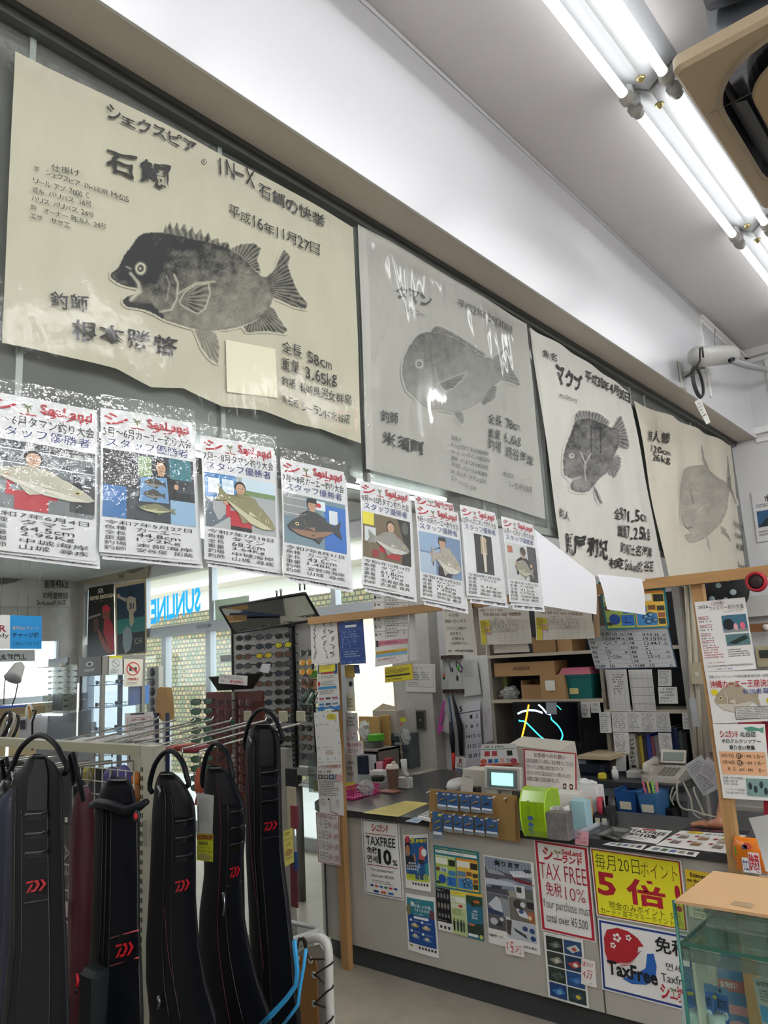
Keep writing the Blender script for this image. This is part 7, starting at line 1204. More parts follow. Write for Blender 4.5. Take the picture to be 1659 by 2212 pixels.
for (x0,y0) in ((ax0+.03,ay0+.03),(ax0+.03,ay1-.25),(ax1-.25,ay0+.03),(ax1-.25,ay1-.25)):
    for q in (((x0,y0+.22),(x0+.22,y0+.22)),((x0+.22,y0),(x0+.22,y0+.22))): b.tube([(q[0][0],q[0][1],ZA-.0005),(q[1][0],q[1][1],ZA-.0005)],.0015,sm,4)
b.build('panel_joint',t)
b=B(); gv=mat('#a9b0ba',.22,.85,var=.1); b.box((ax0+.1,ay0+.06,ZA+.045),(ax1-.1,ay1-.1,ZC-.002),gv); b.build('steel_housing',t)
for xx in (ax0+.26,ax0+.42):
    b=B(); b.box((xx,ay0+.03,ZA+.05),(xx+.045,ay0+.055,ZC-.002),mat('#b5b9be',.3,.7)); 
    for i in range(5): b.box((xx+.012+.01*(i%2),ay0+.028,ZA+.07+.04*i),(xx+.022+.01*(i%2),ay0+.0305,ZA+.085+.04*i),'#23262a')
    b.build('slotted_bracket',t)
b=B(); b.tube([(ax0+.12,ay0+.02,ZC-.1),(ax0+.2,ay0+.0,ZC-.12),(ax0+.3,ay0+.01,ZC-.1)],[.03,.045,.03],mat('#2c2e33',.6),10); b.tube([(ax0+.3,ay0+.0,ZA+.1),(ax0+.6,ay0+.0,ZA+.14)],.014,mat('#1d1f22',.5),8); b.build('pipe_insulation',t)
# camera on its wall arm
xc_=-1.02; c=P(1540,768,x=xc_); t=thing('security_camera','grey bullet security camera on an arm fixed to the beam, upper right','camera',P(1473,812,x=XB)); cg=mat('#a5a59f',.35)
a_=P(1503,771,x=xc_+.0); e_=P(1578,766,x=xc_); b=B(); d=(e_-a_); ax_=d.normalized(); L=d.length; r0=.052
b.lathe(a_,[(.012,-.012),(.035,0),(.05,.03),(r0,.06),(r0,L*.95),(r0*.96,L)],cg,24,axis=ax_); b.build('barrel',t)
b=B(); b.lathe(e_,[(.046,0),(.046,.003)],'#1a1c20',24,axis=ax_); b.build('lens_window',t); b=B(); b.lathe(e_+ax_*.003,[(.022,0),(.02,.004)],'#5a5e66',16,axis=ax_); b.build('lens',t)
b=B(); bs=P(1473,812,x=XB+.006); b.cbox(bs,(.012,.07,.15),cg,0,.01); b.build('wall_plate',t)
b=B(); j=P(1518,797,x=xc_-.02); b.tube([bs,bs+V(.05,.0,-.0),j],[.02,.016,.016],cg,10); b.tube([j,j+V(0,0,.06)],.012,mat('#6a6a68',.4,.5),8); b.build('arm',t)
b=B(); b.tube([P(1519,772,x=xc_+.06),P(1517,750,x=xc_+.07),P(1512,752,x=xc_+.06),P(1512,780,x=xc_+.03),P(1500,800,x=xc_),P(1480,815,x=xc_-.05)],.0045,'#2b2c2c',6)
cc=P(1506,826,x=xc_-.02)
for k in range(3): b.tube([(cc.x+.004*k,cc.y+(.075-.004*k)*math.cos(a),cc.z+(.078-.003*k)*math.sin(a)) for a in [2*math.pi*i/28 for i in range(28)]],.0045,'#2b2c2c',6,closed=True)
b.build('cable_coil',t)
b=B(); b.tube([P(1546,750,x=xc_),P(1544,735,x=xc_),P(1545,712,x=xc_-.05)],.004,'#8a8a88',6); b.build('safety_chain',t)
S=Sheet('paper_tag','paper tag dangling from the camera cable coil','tag',[(1500,868),(1513,860),(1535,912),(1526,917)],colour='#cfd0c8',plane={'x':xc_-.03}); S.scrib(.1,.1,.9,.7,5,cols=7); S.done()
b=B(); b.tube([P(*p,x=-.95) for p in smooth([(1585,778),(1600,786),(1625,792),(1665,800),(1700,806),(1700,806)],3)[:-5]],.017,mat('#8b8f90',.4),12); b.build('cable_conduit',label='grey cable conduit running from the camera to the right edge',cat='conduit')
# ================================================================ the side room seen under the posters
S=Sheet('fish_print_banner','big fish print hung on the far left wall, lettered 156 cm and 48 kg','banner',[(-160,1190),(150,1205),(152,1311),(-160,1309)],colour='#b9b6ae',plane={'x':XL+.03},nu=8,nv=6,px=True,group='far fish prints',disp=lambda p:.004*math.sin(p.y*5),step=.006)
S.poly([(-160,1200),(70,1200),(112,1218),(80,1240),(30,1258),(-30,1268),(-160,1270)],'#5d5c5a',5); S.poly([(60,1220),(112,1228),(108,1236),(60,1250)],'#77756f',6)
for tx,x0,y0,x1,h in (('全長156cm',92,1256,146,16),('重量48kg',92,1270,144,15),('釣場慶良間',89,1294,144,15),('SeaLand北谷店',76,1307,140,11)): S.write(tx,x0,y0,x1,y0+1,h,bold=.01,brush=.6,k=8)
S.done()
S=Sheet('fish_print_banner','faded fish print above the two sports posters on the shop front','banner',[(165,1228),(325,1205),(318,1249),(168,1264)],colour='#a39a86',plane={'y':YB-.03},group='far fish prints'); S.poly([(.05,.2),(.2,.1),(.3,.35),(.15,.6)],'#6a655a',2); S.write('魚拓',.6,.9,.7,.9,.3,bold=0); S.poly([(.7,.5),(.85,.3),(.95,.5),(.8,.7)],'#6f6a60',2); S.done()
S=Sheet('hanging_sign','blue and white payment charger sign hanging at the far left','sign',[(-40,1327),(90,1331),(90,1402),(-40,1402)],colour='#d4d2d0',plane={'x':-6.4}); S.rect(.46,0,1,1,'#1487c9'); S.text('R',.28,.3,.4,.5,'#8a2430',.02); S.text('Edy',.22,.54,.44,.7); S.text('楽天Edyにチャージ',.5,.32,.95,.44,'#d8b060',.0); S.text('チャージ機',.5,.5,.95,.66,'#10203a',.02); S.text('入金はこちらです',.5,.78,.95,.88,'#10203a'); S.done()
b=B()
for px in (0,38,60,83): c=P(px,1331,x=-6.4); b.tube([c,(c.x,c.y,2.98)],.002,'#5a5c5c',5)
b.build('hanging_wire',label='thin wires holding the payment sign',cat='wire')
S=Sheet('window_paper','pale paper with mirrored brush letters on the left window','sheet',[(-20,1404),(75,1403),(76,1428),(-20,1430)],colour='#c4c6c4',plane={'x':XL+.01}); S.text('上門将太',.2,.35,.8,.85,bold=.02,mirror=True); S.done()
def bar(name,label,cat,pts,r,m,group=None): b=B(); b.tube(pts,r,m,8); return b.build(name,label=label,cat=cat,group=group)
# spotlight
t=thing('spotlight','white clamp spotlight with hanging cord near the far left window','lamp',P(32,1450,x=-7.0)); c=t.location; b=B(); b.lathe(c+V(0,.05,.07),[(.02,0),(.05,.03),(.07,.14),(.078,.17)],mat('#c6c4be',.4),16,axis=(.3,-.5,-.75)); b.build('lamp_shade',t); b=B(); b.tube([P(12,1460,x=-7.0),P(9,1490,x=-7.0),P(8,1522,x=-7.0)],.005,'#6a5844',5); b.tube([P(38,1462,x=-7.0),P(38,1480,x=-7.0),P(33,1505,x=-7.0),P(26,1524,x=-7.0)],.006,'#3a3e44',5); b.build('cord',t)
# shelf with blue sheet, odds and ends at the far left
b=B(); z=P(20,1528,x=-6.6).z; b.box((-7.2,.0,z-.05),(-6.3,P(62,1530,x=-6.6).y,z),mat('#7a6a4c',.6)); b.build('side_shelf',label='brown edged shelf at the far left edge carrying a blue sheet',cat='shelf'); b=B(); b.box((-7.1,.2,z+.001),(-6.45,P(42,1527,x=-6.6).y,z+.012),'#2f4fa0'); b.build('blue_sheet',label='blue plastic sheet on the side shelf',cat='sheet')
b=B(); b.box((-7.15,.0,0),(-6.35,.1,z-.051),mat('#6a5c44',.6)); b.box((-7.15,1.2,0),(-6.35,1.26,z-.051),mat('#6a5c44',.6)); b.build('shelf_leg_panel',label='brown support panels under the side shelf',cat='panel')
for k in range(3):
    c=P(8+9*k,1566+4*k,d=3.6); b=B(); b.tube([c+V(.05*math.cos(a),.02*math.sin(a),.06*math.sin(a)) for a in [2*math.pi*i/16 for i in range(16)]],.008,['#1f1f22','#b9b7b0','#1f1f22'][k],6,closed=True); b.build('cable_ring',label=['dark coiled ring at the far left above the gondola','pale coiled ring between two dark ones','dark coiled ring, right one of three'][k],cat='coil',group='coiled rings at far left')
def pbd(b,px0,py0,px1,py1,d,dep,m):
    a=P(px0,(py0+py1)/2,d=d);c=P(px1,(py0+py1)/2,d=d);tp=P((px0+px1)/2,py0,d=d).z;bt=P((px0+px1)/2,py1,d=d).z
    u=(c-a);u.z=0; n=Vector((-u.y,u.x,0)).normalized()*dep; p=[Vector((q.x,q.y,bt)) for q in (a,c)]; b.prism([p[0],p[1],p[1]+n,p[0]+n],(0,0,tp-bt),m)
b=B(); pbd(b,41,1550,70,1600,4.4,.2,mat('#b9bcc0',.4)); o=b.build('white_device',label='white counter device with a dark slot left of the clear acrylic case',cat='device'); 
b=B(); pbd(b,43,1556,53,1575,4.39,.01,'#3a3a40'); b.build('slot',o)
t=thing('oval_sign','orange and white oval disc on a black arm at the far left','sign',P(63,1538,d=4.3)); b=B(); c=t.location; n_=(Vector(CAM)-c).normalized(); b.lathe(c,[(.022,0),(.022,.006)],'#e6e4dc',24,axis=n_); o_v=[Vector(v) for v in b.v]; b.v=[tuple(c+Vector(((v-c).x,(v-c).y,(v-c).z*2.1))) for v in o_v]; b.build('disc',t); b=B(); cq=[c+n_*.012+Vector((n_.y,-n_.x,0))*a*-.02+V(0,0,bb*.045) for a,bb in ((-.1,.8),(-.45,.7),(-.1,0),(.1,-.9),(.5,-.7),(.5,0),(.2,.5))]; b.poly(cq,'#c98a2a'); b.build('orange_swirl',t); b=B(); b.tube([P(70,1535,d=4.3),P(78,1535,d=4.3),P(70,1560,d=4.3),P(70,1620,d=4.3)],.006,'#1a1a1e',6); b.build('arm',t)
t=thing('acrylic_case','clear acrylic case with a row of white lights under its lid','display case',P(110,1600,d=4.6)); b=B(); pbd(b,72,1542,156,1610,4.6,.3,clear('acrylic_case',tint='#cfd6dc',haze=.25,rough=.08,hazecol='#a8b2bc')); b.build('clear_shell',t)
for k in range(5): b=B(); pbd(b,91+9*k,1542,98+9*k,1546,4.58,.01,mat('#ffffff',.3,em=2)); b.build('light',t)
b=B(); pbd(b,66,1610,160,2300,4.6,.3,mat('#8f9296',.5)); b.build('display_cabinet',label='grey cabinet carrying the lit acrylic case at the far left',cat='cabinet'); b=B(); pb(b,92,1562,168,1900,4.35,.2,mat('#a5a49c',.5)); b.build('display_cabinet',label='pale cabinet under the clear sunglasses rack',cat='cabinet')
# sunglasses rack behind glass case
def glasses_mesh(col,lens):
    b=B(); fm_=mat(col,.3); lm=mat(lens,.12,coat=.6)
    for sx in (-1,1):
        pts=[(sx*(.035+.028*math.cos(a)),-.004+.006*abs(math.cos(a)),.016*math.sin(a)-(.003 if math.sin(a)<0 else 0)) for a in [2*math.pi*i/12 for i in range(12)]]
        b.add([(sx*.035,-.006,0)]+pts,[(0,i+1,(i+1)%12+1) for i in range(12)],lm,True); b.tube(pts,.0024,fm_,5,closed=True); b.tube([(sx*.063,.004,.006),(sx*.07,.02,.006),(sx*.068,.12,-.002),(sx*.066,.135,-.02)],.0028,fm_,5)
    b.tube([(-.008,-.004,.006),(0,-.006,.008),(.008,-.004,.006)],.0024,fm_,5)
    return b
GL={}
def glasses(pos,col,lens,label,group,sc=1,rz=0):
    k=(col,lens)
    if k not in GL:
        b=glasses_mesh(col,lens); a=np.array([tuple(q) for q in b.v]); me=bpy.data.meshes.new('sunglasses'); me.from_pydata(a.tolist(),[],b.f)
        for m in b.mats: me.materials.append(m)
        me.polygons.foreach_set('material_index',b.m); me.polygons.foreach_set('use_smooth',b.sm); GL[k]=me
    o=bpy.data.objects.new('sunglasses',GL[k]); C.objects.link(o); o.location=pos; o.rotation_euler=(0,0,rz); o.scale=(sc,min(sc,.9),sc); return put(o,label,'sunglasses',group)
OR=['first','second','third','fourth','fifth','sixth','seventh','eighth','ninth','tenth','eleventh','twelfth','thirteenth','fourteenth','fifteenth']
yr=4.35; t=thing('acrylic_rack','clear acrylic sunglasses rack with a black top sign, left of the grey tower','rack',P(130,1560,y=yr)); x0,x1,zb_,zt=face(96,1440,168,1560,yr+.12); b=B(); b.box((x0,yr+.1,zb_),(x1,yr+.106,zt),clear('rack_acrylic',tint='#dfe2dc',haze=.3,rough=.1,hazecol='#b9bab0')); b.box((x0,yr+.02,zt),(x1,yr+.1,zt+.01),'#c9c6b4'); b.build('panel',t)
b=B(); pb(b,104,1422,146,1440,yr+.03,.02,mat('#0e0f11',.3)); b.build('top_sign',t); b=B(); c=P(133,1436,y=yr-.01); b.ball(c,(.05,.02,.03),'#cfcac2'); b.build('white_ribbon',t)
b=B(); b.box((P(134,1500,y=yr-.02).x,yr-.02,P(134,1534,y=yr-.02).z),(P(114,1500,y=yr-.02).x,yr-.01,P(134,1500,y=yr-.02).z),mat('#101114',.3)); b.build('black_card',t)
for r_ in range(7):
    for c_ in range(4):
        px=107+17*c_; py=1450+12.6*r_; glasses(P(px,py,y=yr+.04),'#2a2c32',['#33383f','#2f4a78','#3a3630','#4a5058'][(r_*3+c_)%4],'tinted glasses on the clear rack, row %s from top, %s from left'%(OR[r_],OR[c_]),'glasses on the clear rack',sc=.62)
# grey brand tower with two sides
yo=3.6; p=P(221,1417,y=yo); xo=p.x; zo_=p.z; xl=P(170,1423,y=yo).x; y2=P(314,1415,x=xo).y; t=thing('display_tower','grey lit display tower with an eye-shaped emblem, beside two warning notices','display tower',((xl+xo)/2,(yo+y2)/2,0)); tg=mat('#58564f',.45); tl=mat('#8a8780',.45)
zh=P(200,1460,y=yo).z; b=B(); b.box((xl,yo,zh),(xo,y2,zo_),tg); b.build('header',t)
for (a,c) in ((xl,yo),(xo-.035,yo),(xl,y2-.035),(xo-.035,y2-.035)): b=B(); b.box((a,c,0),(a+.035,c+.035,zh),tl if a>xl else tg); b.build('post',t)
b=B(); b.box((xo-.002,yo,zh),(xo+.003,y2,zo_),tl); b.build('side_panel',t)
b=B(); pgl=clear('tower_glass',tint='#dfe6ee',haze=.1,rough=.03,hazecol='#b9c2d0'); b.box((xl+.035,yo+.01,.9),(xo-.035,yo+.014,zh),pgl); b.box((xo-.012,yo+.035,.9),(xo-.008,y2-.035,zh),pgl); b.build('glass_side',t)
b=B(); b.box((xl+.002,yo-.006,.85),(xl+.012,yo,zh-.06),mat('#ffffff',.3,em=4)); b.build('light_strip',t)
b=B(); b.box((xl,yo,.0),(xo,y2,.85),tg); b.build('base_cabinet',t)
for z in (1.0,1.2,1.42,1.62): b=B(); b.box((xl+.03,yo+.02,z),(xo-.01,y2-.03,z+.006),mat('#a8b8c8',.2)); b.build('shelf',t)
S=Sheet('x','x','x',[P(171,1424,y=yo-.004),P(219,1418,y=yo-.004),P(219,1456,y=yo-.004),P(171,1461,y=yo-.004)],m=tg); S.ell(.48,.36,.17,.14,'#e8e8e8',2); S.ell(.48,.36,.09,.09,'#3f3d38',3); S.text('OAKLEY',.25,.62,.72,.78,'#e8e8e8',.03); r=S.done(); r.name='emblem_plate'; r.parent=t; r.location=r.location-t.location
for kk in ('label','category'): del r[kk]
gi=0
for z in (1.0,1.2,1.42,1.62):
    for dy in (.1,.3,.52):
        gi+=1; glasses((xl+.2,yo+dy,z+.028),['#2a2420','#3a3a44','#20242c'][gi%3],['#6a4a3a','#2c3f70','#4a5a78','#b9783a'][gi%4],'sunglasses inside the grey tower, %s shelf from bottom, %s from front'%(OR[[1.0,1.2,1.42,1.62].index(z)],OR[[.1,.3,.52].index(dy)]),'sunglasses in the grey tower')
b=B(); b.box((xo-.06,yo+.3,1.426),(xo-.02,yo+.5,1.6),mat('#5a86c8',.3)); b.build('blue_card',label='blue display card inside the grey tower',cat='card')
S=Sheet('warning_notice','no touching notice with yellow top on the tower side','notice',[(236,1416),(264,1417),(265,1458),(235,1457)],colour='#d8d8d2',plane={'x':xo+.01}); S.rect(0,0,1,.14,'#d8d02a'); S.ell(.5,.4,.3,.22,'#8a8a8a'); S.ell(.5,.4,.26,.19,'#d8d8d2',3); S.line([(.3,.27),(.7,.53)],.05,'#8a8a8a',4); S.scrib(.1,.68,.9,.92,3,cols=9); S.done()
S=Sheet('warning_notice','no photography notice with a red barred circle on the tower side','notice',[(268,1423),(309,1424),(307,1482),(267,1484)],colour='#e0d6c4',plane={'x':xo+.011}); S.ell(.48,.36,.36,.25,'#c43a34'); S.ell(.48,.36,.3,.21,'#e0d6c4',3); S.rect(.28,.3,.68,.44,'#2a2a2c',3.5); S.ell(.48,.37,.1,.07,'#a8a49a',5); S.line([(.24,.22),(.72,.5)],.07,'#c43a34',6); S.text('撮影禁止',.2,.68,.8,.78,'#b0382e',.02); S.scrib(.15,.83,.85,.93,2,cols=10); S.done()
# sports posters standing above the tower
S=Sheet('sports_poster','dark sports poster of a pitcher in a red cap and shirt','poster',[(192,1270),(246,1261),(248,1414),(188,1421)],colour='#1d1b1c',plane={'y':YB-.05},group='sports posters above the grey tower'); S.ell(.48,.06,.1,.025,'#d8d4c8'); S.ell(.48,.06,.05,.014,'#1d1b1c',3); S.text('OAKLEY',.35,.085,.62,.105,'#d8d4c8',.02); S.text('NEVER ENOUGH',.06,.13,1.0,.19,'#e6d8b0',.04); S.scrib(.25,.21,.75,.23,1,'#a8a090',cols=20); S.poly([(.0,.42),(.5,.39),(.5,.42),(.0,.46)],'#8a7a78',2)
S.ell(.7,.42,.14,.08,'#8a4a3a',3); S.poly([(.55,.37),(.58,.3),(.72,.28),(.84,.33),(.88,.38),(.6,.38)],'#c02a34',4); S.poly([(.62,.5),(.8,.46),(.96,.6),(1,.95),(.8,.98),(.72,.8),(.6,.68)],'#a82430',3); S.poly([(.2,.48),(.36,.44),(.46,.5),(.42,.62),(.28,.66)],'#5a3a34',5); S.poly([(.38,.6),(.5,.66),(.72,.84),(.9,.95),(.8,1),(.6,.9),(.42,.72)],'#8a5044',5); S.done()
S=Sheet('sports_poster','teal bordered sports poster of a fielder seen from behind','poster',[(247,1263),(316,1250),(317,1412),(250,1418)],colour='#c4b08a',plane={'y':YB-.055},group='sports posters above the grey tower'); S.rect(.06,.05,.95,.98,'#16344a'); S.rect(.06,.5,.95,.7,'#2c7a74',2); S.rect(.06,.7,.95,.98,'#141a1c',2.2)
S.ell(.52,.17,.06,.035,'#16202c',4); S.poly([(.38,.22),(.52,.2),(.68,.24),(.7,.4),(.6,.44),(.62,.56),(.54,.62),(.48,.6),(.46,.42),(.4,.36)],'#b4aa94',3); S.poly([(.4,.22),(.28,.2),(.16,.17),(.14,.2),(.3,.25),(.42,.28)],'#b4aa94',3); S.ell(.13,.17,.05,.035,'#c9a088',4); S.text('51',.48,.3,.62,.38,'#1c2c4a',.04,k=6); S.poly([(.68,.24),(.76,.32),(.74,.42),(.7,.42)],'#1c2024',4); S.poly([(.26,.66),(.4,.6),(.52,.64),(.56,.78),(.5,.92),(.32,.98),(.24,.84)],'#8a9698',5); S.text('ICHI',.62,.78,.86,.86,'#a8a48a'); S.done()
S=Sheet('window_lettering','blue mirrored brand letters on the upper shop window','lettering',[(322,1275),(436,1262),(436,1335),(322,1352)],m=clear('bare_film',tint='#ffffff'),plane={'y':YB+.02})
vm=bpy.data.materials.new('backlit_vinyl'); vm.use_nodes=True; nt=vm.node_tree; nt.nodes.clear(); o_=nt.nodes.new('ShaderNodeOutputMaterial'); t_=nt.nodes.new('ShaderNodeBsdfTranslucent'); t_.inputs[0].default_value=lin('#38a8f0'); nt.links.new(t_.outputs[0],o_.inputs[0])
S.text('SUNLINE',.04,.2,.96,.92,vm,.035,mirror=True,quad=((.04,.28),(.98,.06),(.98,.8),(.04,.98))); S.done()
S=Sheet('window_sheet','pale green sheet stuck on the upper window behind the mirror','sheet',[(464,1297),(538,1286),(538,1330),(466,1342)],colour='#b9cdb4',plane={'y':YB+.03}); S.done()
S=Sheet('lens_flyer','small teal and white flyer at the glass door left of the tall rack','flyer',[(503,1383),(530,1379),(534,1454),(508,1456)],colour='#c9c9c4',plane={'y':YB-.02}); S.rect(0,0,1,.33,'#2f84a8'); S.scrib(.1,.05,.9,.18,2,'#d8c04a',cols=8); S.rect(.1,.22,.85,.28,'#c9d8a0',2); S.scrib(.1,.4,.9,.6,4,cols=8); S.scrib(.15,.66,.85,.95,2,cols=4); S.done()
b=B(); pb(b,476,1415,500,1429,YB-.02,.015,'#9a9c9e'); b.build('door_sticker',label='small grey plate on the glass door',cat='plate')
# white perforated panel, tan board on navy legs, framed notice stand
yy=4.3; t=thing('speaker_panel','white panel with round dark openings beside the tower','panel',P(328,1600,y=yy)); b=B(); pb(b,316,1440,342,1900,yy,.05,mat('#c4c0b4',.5)); b.build('panel',t)
for k in range(6): b=B(); c=P(329,1452+21*k,y=yy-.002); b.lathe(c,[(.042,0),(.042,-.004)],'#6f7072' if k%2 else '#4a4c50',16,axis=(0,1,0)); b.build('round_opening',t)
t=thing('folded_board','tan padded board with navy legs standing before the glass door','board',P(350,1640,y=3.7)); b=B(); q=[P(*p,y=3.7) for p in ((340,1488),(346,1484),(360,1486),(364,1515),(366,1555),(350,1558),(338,1545),(336,1515))]; b.prism(q,(0,.05,0),mat('#b08a58',.7,var=.2)); b.build('pad',t)
for a,c in ((338,340),(362,362)): b=B(); b.tube([P(a,1540,y=3.68),P(c,1620,y=3.68),P(c,1700,y=3.68),(P(c,1700,y=3.68).x,3.68,.02)],.018,'#16213f',8); b.build('leg',t)
S=Sheet('notice_stand','white notice stand with a red frame in front of the tower','notice',[(270,1541),(331,1537),(333,1602),(268,1606)],colour='#d6d4d2',plane={'y':3.3}); S.rect(.2,.02,.7,.07,'#3a2c2c',2); S.frame(.1,.16,.92,.96,.012,'#c04a50',.012); S.text('お客様への御願い',.22,.2,.78,.28,'#b0383e'); S.scrib(.16,.32,.88,.62,4,cols=14); S.rect(.17,.66,.2,.92,'#555555',2); S.rect(.4,.7,.46,.92,'#666666',2); S.scrib(.7,.74,.88,.86,1,cols=3); S.done()
b=B(); pb(b,272,1607,330,2060,3.31,.1,mat('#b0aca4',.5)); b.build('display_pedestal',label='pale pedestal under the red-framed notice stand',cat='pedestal')
# ---- tall sunglasses rack with mirror on top
yk=3.95; tgs=thing('sunglasses_rack','tall rotating sunglasses rack with black posts and white backing','rack',P(600,1660,y=yk)); blk=mat('#121214',.4); bkm=mat('#a5a4a0',.6)
x0,x1,zb_,zt=face(505,1352,626,1648,yk+.05); b=B(); b.box((x0,yk+.05,zb_),(x1,yk+.056,zt),bkm); b.build('backing',tgs)
x2_,x3_,_,_=face(640,1345,680,1648,yk+.05); b=B(); b.box((x2_,yk+.05,zb_),(x3_,yk+.056,zt),bkm); b.build('backing',tgs)
xm=P(633,1500,y=yk+.03).x; b=B(); b.box((xm-.02,yk+.02,zb_-.05),(xm+.02,yk+.05,zt+.02),blk); b.build('post',tgs)
for i in range(30): b=B(); zz=zb_+(zt-zb_)*(i+.5)/30; b.box((xm-.008,yk+.018,zz),(xm+.008,yk+.0205,zz+.012),'#8a8a8a'); b.build('slot',tgs)
for xx in (x0,x3_): b=B(); b.tube([(xx,yk+.04,zb_),(xx,yk+.04,zt)],.009,blk,6); b.build('side_rail',tgs)
b=B(); b.box((P(590,1650,y=yk).x,yk-.05,zb_-.05),(P(692,1650,y=yk).x,yk+.3,zb_-.01),mat('#8d8c88',.5)); b.build('base_plate',tgs)
b=B(); xx=P(640,1665,y=yk+.1).x; b.tube([(xx,yk+.12,0),(xx,yk+.12,zb_-.05)],.03,mat('#777777',.4,.5),10); b.build('stand',tgs)
LC=['#26262a','#3a332a','#2c3a4a','#4a4c50','#6a4a3a','#1f2124']
for r_ in range(14):
    for c_,px in enumerate((526,570,612,660)):
        if r_==0 and c_ in (3,): continue
        if r_<2 and c_==3: continue
        if r_>6 and c_==0: continue
        py=1375+20.3*r_-(px-570)*.06; fr_='#1c1c20'; ln=LC[(r_*5+c_*3)%6]
        if (r_,c_) in ((2,1),): ln='#d8c22a'
        if (r_,c_) in ((1,2),): ln='#cfc82a'
        if c_==3 and r_ in (3,4): ln='#e0902a'; fr_='#c9c02a'
        glasses(P(px,py,y=yk-.05),fr_,ln,'sunglasses on the tall rack, %s row from top, %s column from left'%(OR[r_],OR[c_]),'sunglasses on the tall rack',rz=.25 if c_<3 else -.1,sc=1.22)
# mirror
q=[P(475,1312.6,y=3.72),P(659,1281.6,y=3.72),P(691,1337,y=3.92),P(507,1367.5,y=3.92)]; t=thing('tilted_mirror','large black-framed mirror tilted forward on top of the tall rack','mirror',q[3]); n_=(q[1]-q[0]).cross(q[3]-q[0]).normalized(); 
if n_.dot(Vector(CAM)-q[0])<0: n_=-n_
b=B(); b.poly([p+n_*.004 for p in q],mat('#d8dadc',.03,1.0)); b.build('mirror_glass',t); b=B(); b.prism([p-n_*.004 for p in q],-n_*.01,blk); b.build('backing',t)
for i in range(4): b=B(); b.tube([q[i],q[(i+1)%4]],.012,blk,6); b.build('frame_bar',t)
for px,py in ((598,1283),(607,1280),(648,1268),(658,1266)): b=B(); c=P(px,py+8,y=3.74); b.tube([c,c+V(0,0,.04)],.006,blk,6); b.ball(c+V(0,0,.045),.012,'#cfcfcf',8,6); b.build('clip',t)
b=B(); b.tube([q[3].lerp(q[2],.5),P(633,1352,y=yk+.02)],.01,blk,6); b.build('support',t)
# ---- brown reading-glasses rack
yb=3.05; t=thing('reading_glasses_rack','brown panel rack of reading glasses with small tilted mirror on top','rack',P(507,1700,y=yb)); br=mat('#6a3228',.55,var=.15); x0,x1,_,zt=face(446,1494,568,1700,yb+.1); b=B(); b.box((x0,yb+.1,.75),(x1,yb+.12,zt),br); b.build('panel',t)
xm=P(508,1600,y=yb+.1).x
b=B(); b.box((xm-.012,yb+.085,.75),(xm+.012,yb+.1,zt),mat('#9a958c',.5)); b.build('centre_strip',t)
for k in range(5): b=B(); zz=P(508,1560+37*k,y=yb+.08).z; b.box((xm-.014,yb+.078,zz-.03),(xm+.014,yb+.084,zz+.01),['#3f8a5a','#3f8a5a','#d8d4c8','#3f8a5a','#d8d4c8'][k]); b.build('green_label',t)
q=[P(450,1462,y=yb),P(565,1455,y=yb),P(545,1488,y=yb+.1),P(470,1492,y=yb+.1)]; b=B(); b.prism(q,(0,.01,0),blk); b.build('tilted_mirror',t,label='small black framed tilted mirror')
b=B(); b.tube([((x0+x1)/2,yb+.13,0),((x0+x1)/2,yb+.13,.76)],.03,blk,10); b.lathe(((x0+x1)/2,yb+.13,0),[(.22,0),(.22,.02)],blk,20); b.build('stand',t)
S=Sheet('price_card','white price card with red thousand yen lettering on the brown rack','price tag',[(473,1456),(535,1460),(534,1481),(472,1476)],colour='#d3d0cc',plane={'y':yb-.03}); S.scrib(.08,.1,.9,.45,2,'#6a6a70',cols=16); S.text('¥1000-',.4,.52,.88,.88,'#b83040',.02,1); S.scrib(.08,.6,.32,.85,1,cols=5); S.done()
S=Sheet('memo','tilted white memo hanging on the tall rack','note',[(566,1434),(585,1434),(580,1455),(560,1450)],colour='#c9c9cc',plane={'y':yb+.2}); S.done()
for r_ in range(10):
    for c_,px in enumerate((437,482,528)):
        py=1516+20.5*r_+(px-480)*.02; glasses(P(px,py,y=yb+.03),['#23302a','#5a1c22','#4a2028'][c_] if r_%3 else '#2a2426',['#5a7a68','#4a2c2a','#56302c'][c_],'reading glasses on the brown rack, %s row from top, %s column'%(OR[r_],['left','middle','right'][c_]),'reading glasses on the brown rack',rz=[.9,0,-.1][c_],sc=1.15)
# little signs between the rack and the post
for cor,cc,lb,nm,pl_ in (([(654,1466),(684,1464),(685,1492),(652,1491)],'#c99a78','pink card with two letters at the rack beside the post','price_card',3.93),([(655,1446),(668,1444),(668,1462),(655,1463)],'#7a4a80','purple pack at the top right of the tall rack','pack',3.935),([(669,1450),(688,1449),(687,1464),(669,1464)],'#5aa83a','green pack beside the purple one','pack',3.93),([(648,1521),(675,1524),(672,1545),(646,1542)],'#1f3f2c','dark green spray card below the slanted strips','pack',3.935)):
    S=Sheet(nm,lb,'card',cor,colour=cc,plane={'y':pl_}); 
    if nm=='price_card': S.text('たば',.25,.25,.8,.75,'#5a3a30',.02)
    else: S.scrib(.1,.4,.9,.8,2,'#c9d8c0',cols=4)
    S.done()
t=thing('slanted_strips','slanted green and black wiper strips in a clear box at the post','strips',P(665,1520,y=3.72))
for k in range(6): b=B(); b.tube([P(650+6*k,1520,y=3.70),P(662+6*k,1496,y=3.74)],.006,['#3f7a5a','#26302c','#c9d0cc'][k%3],5); b.build('strip',t)
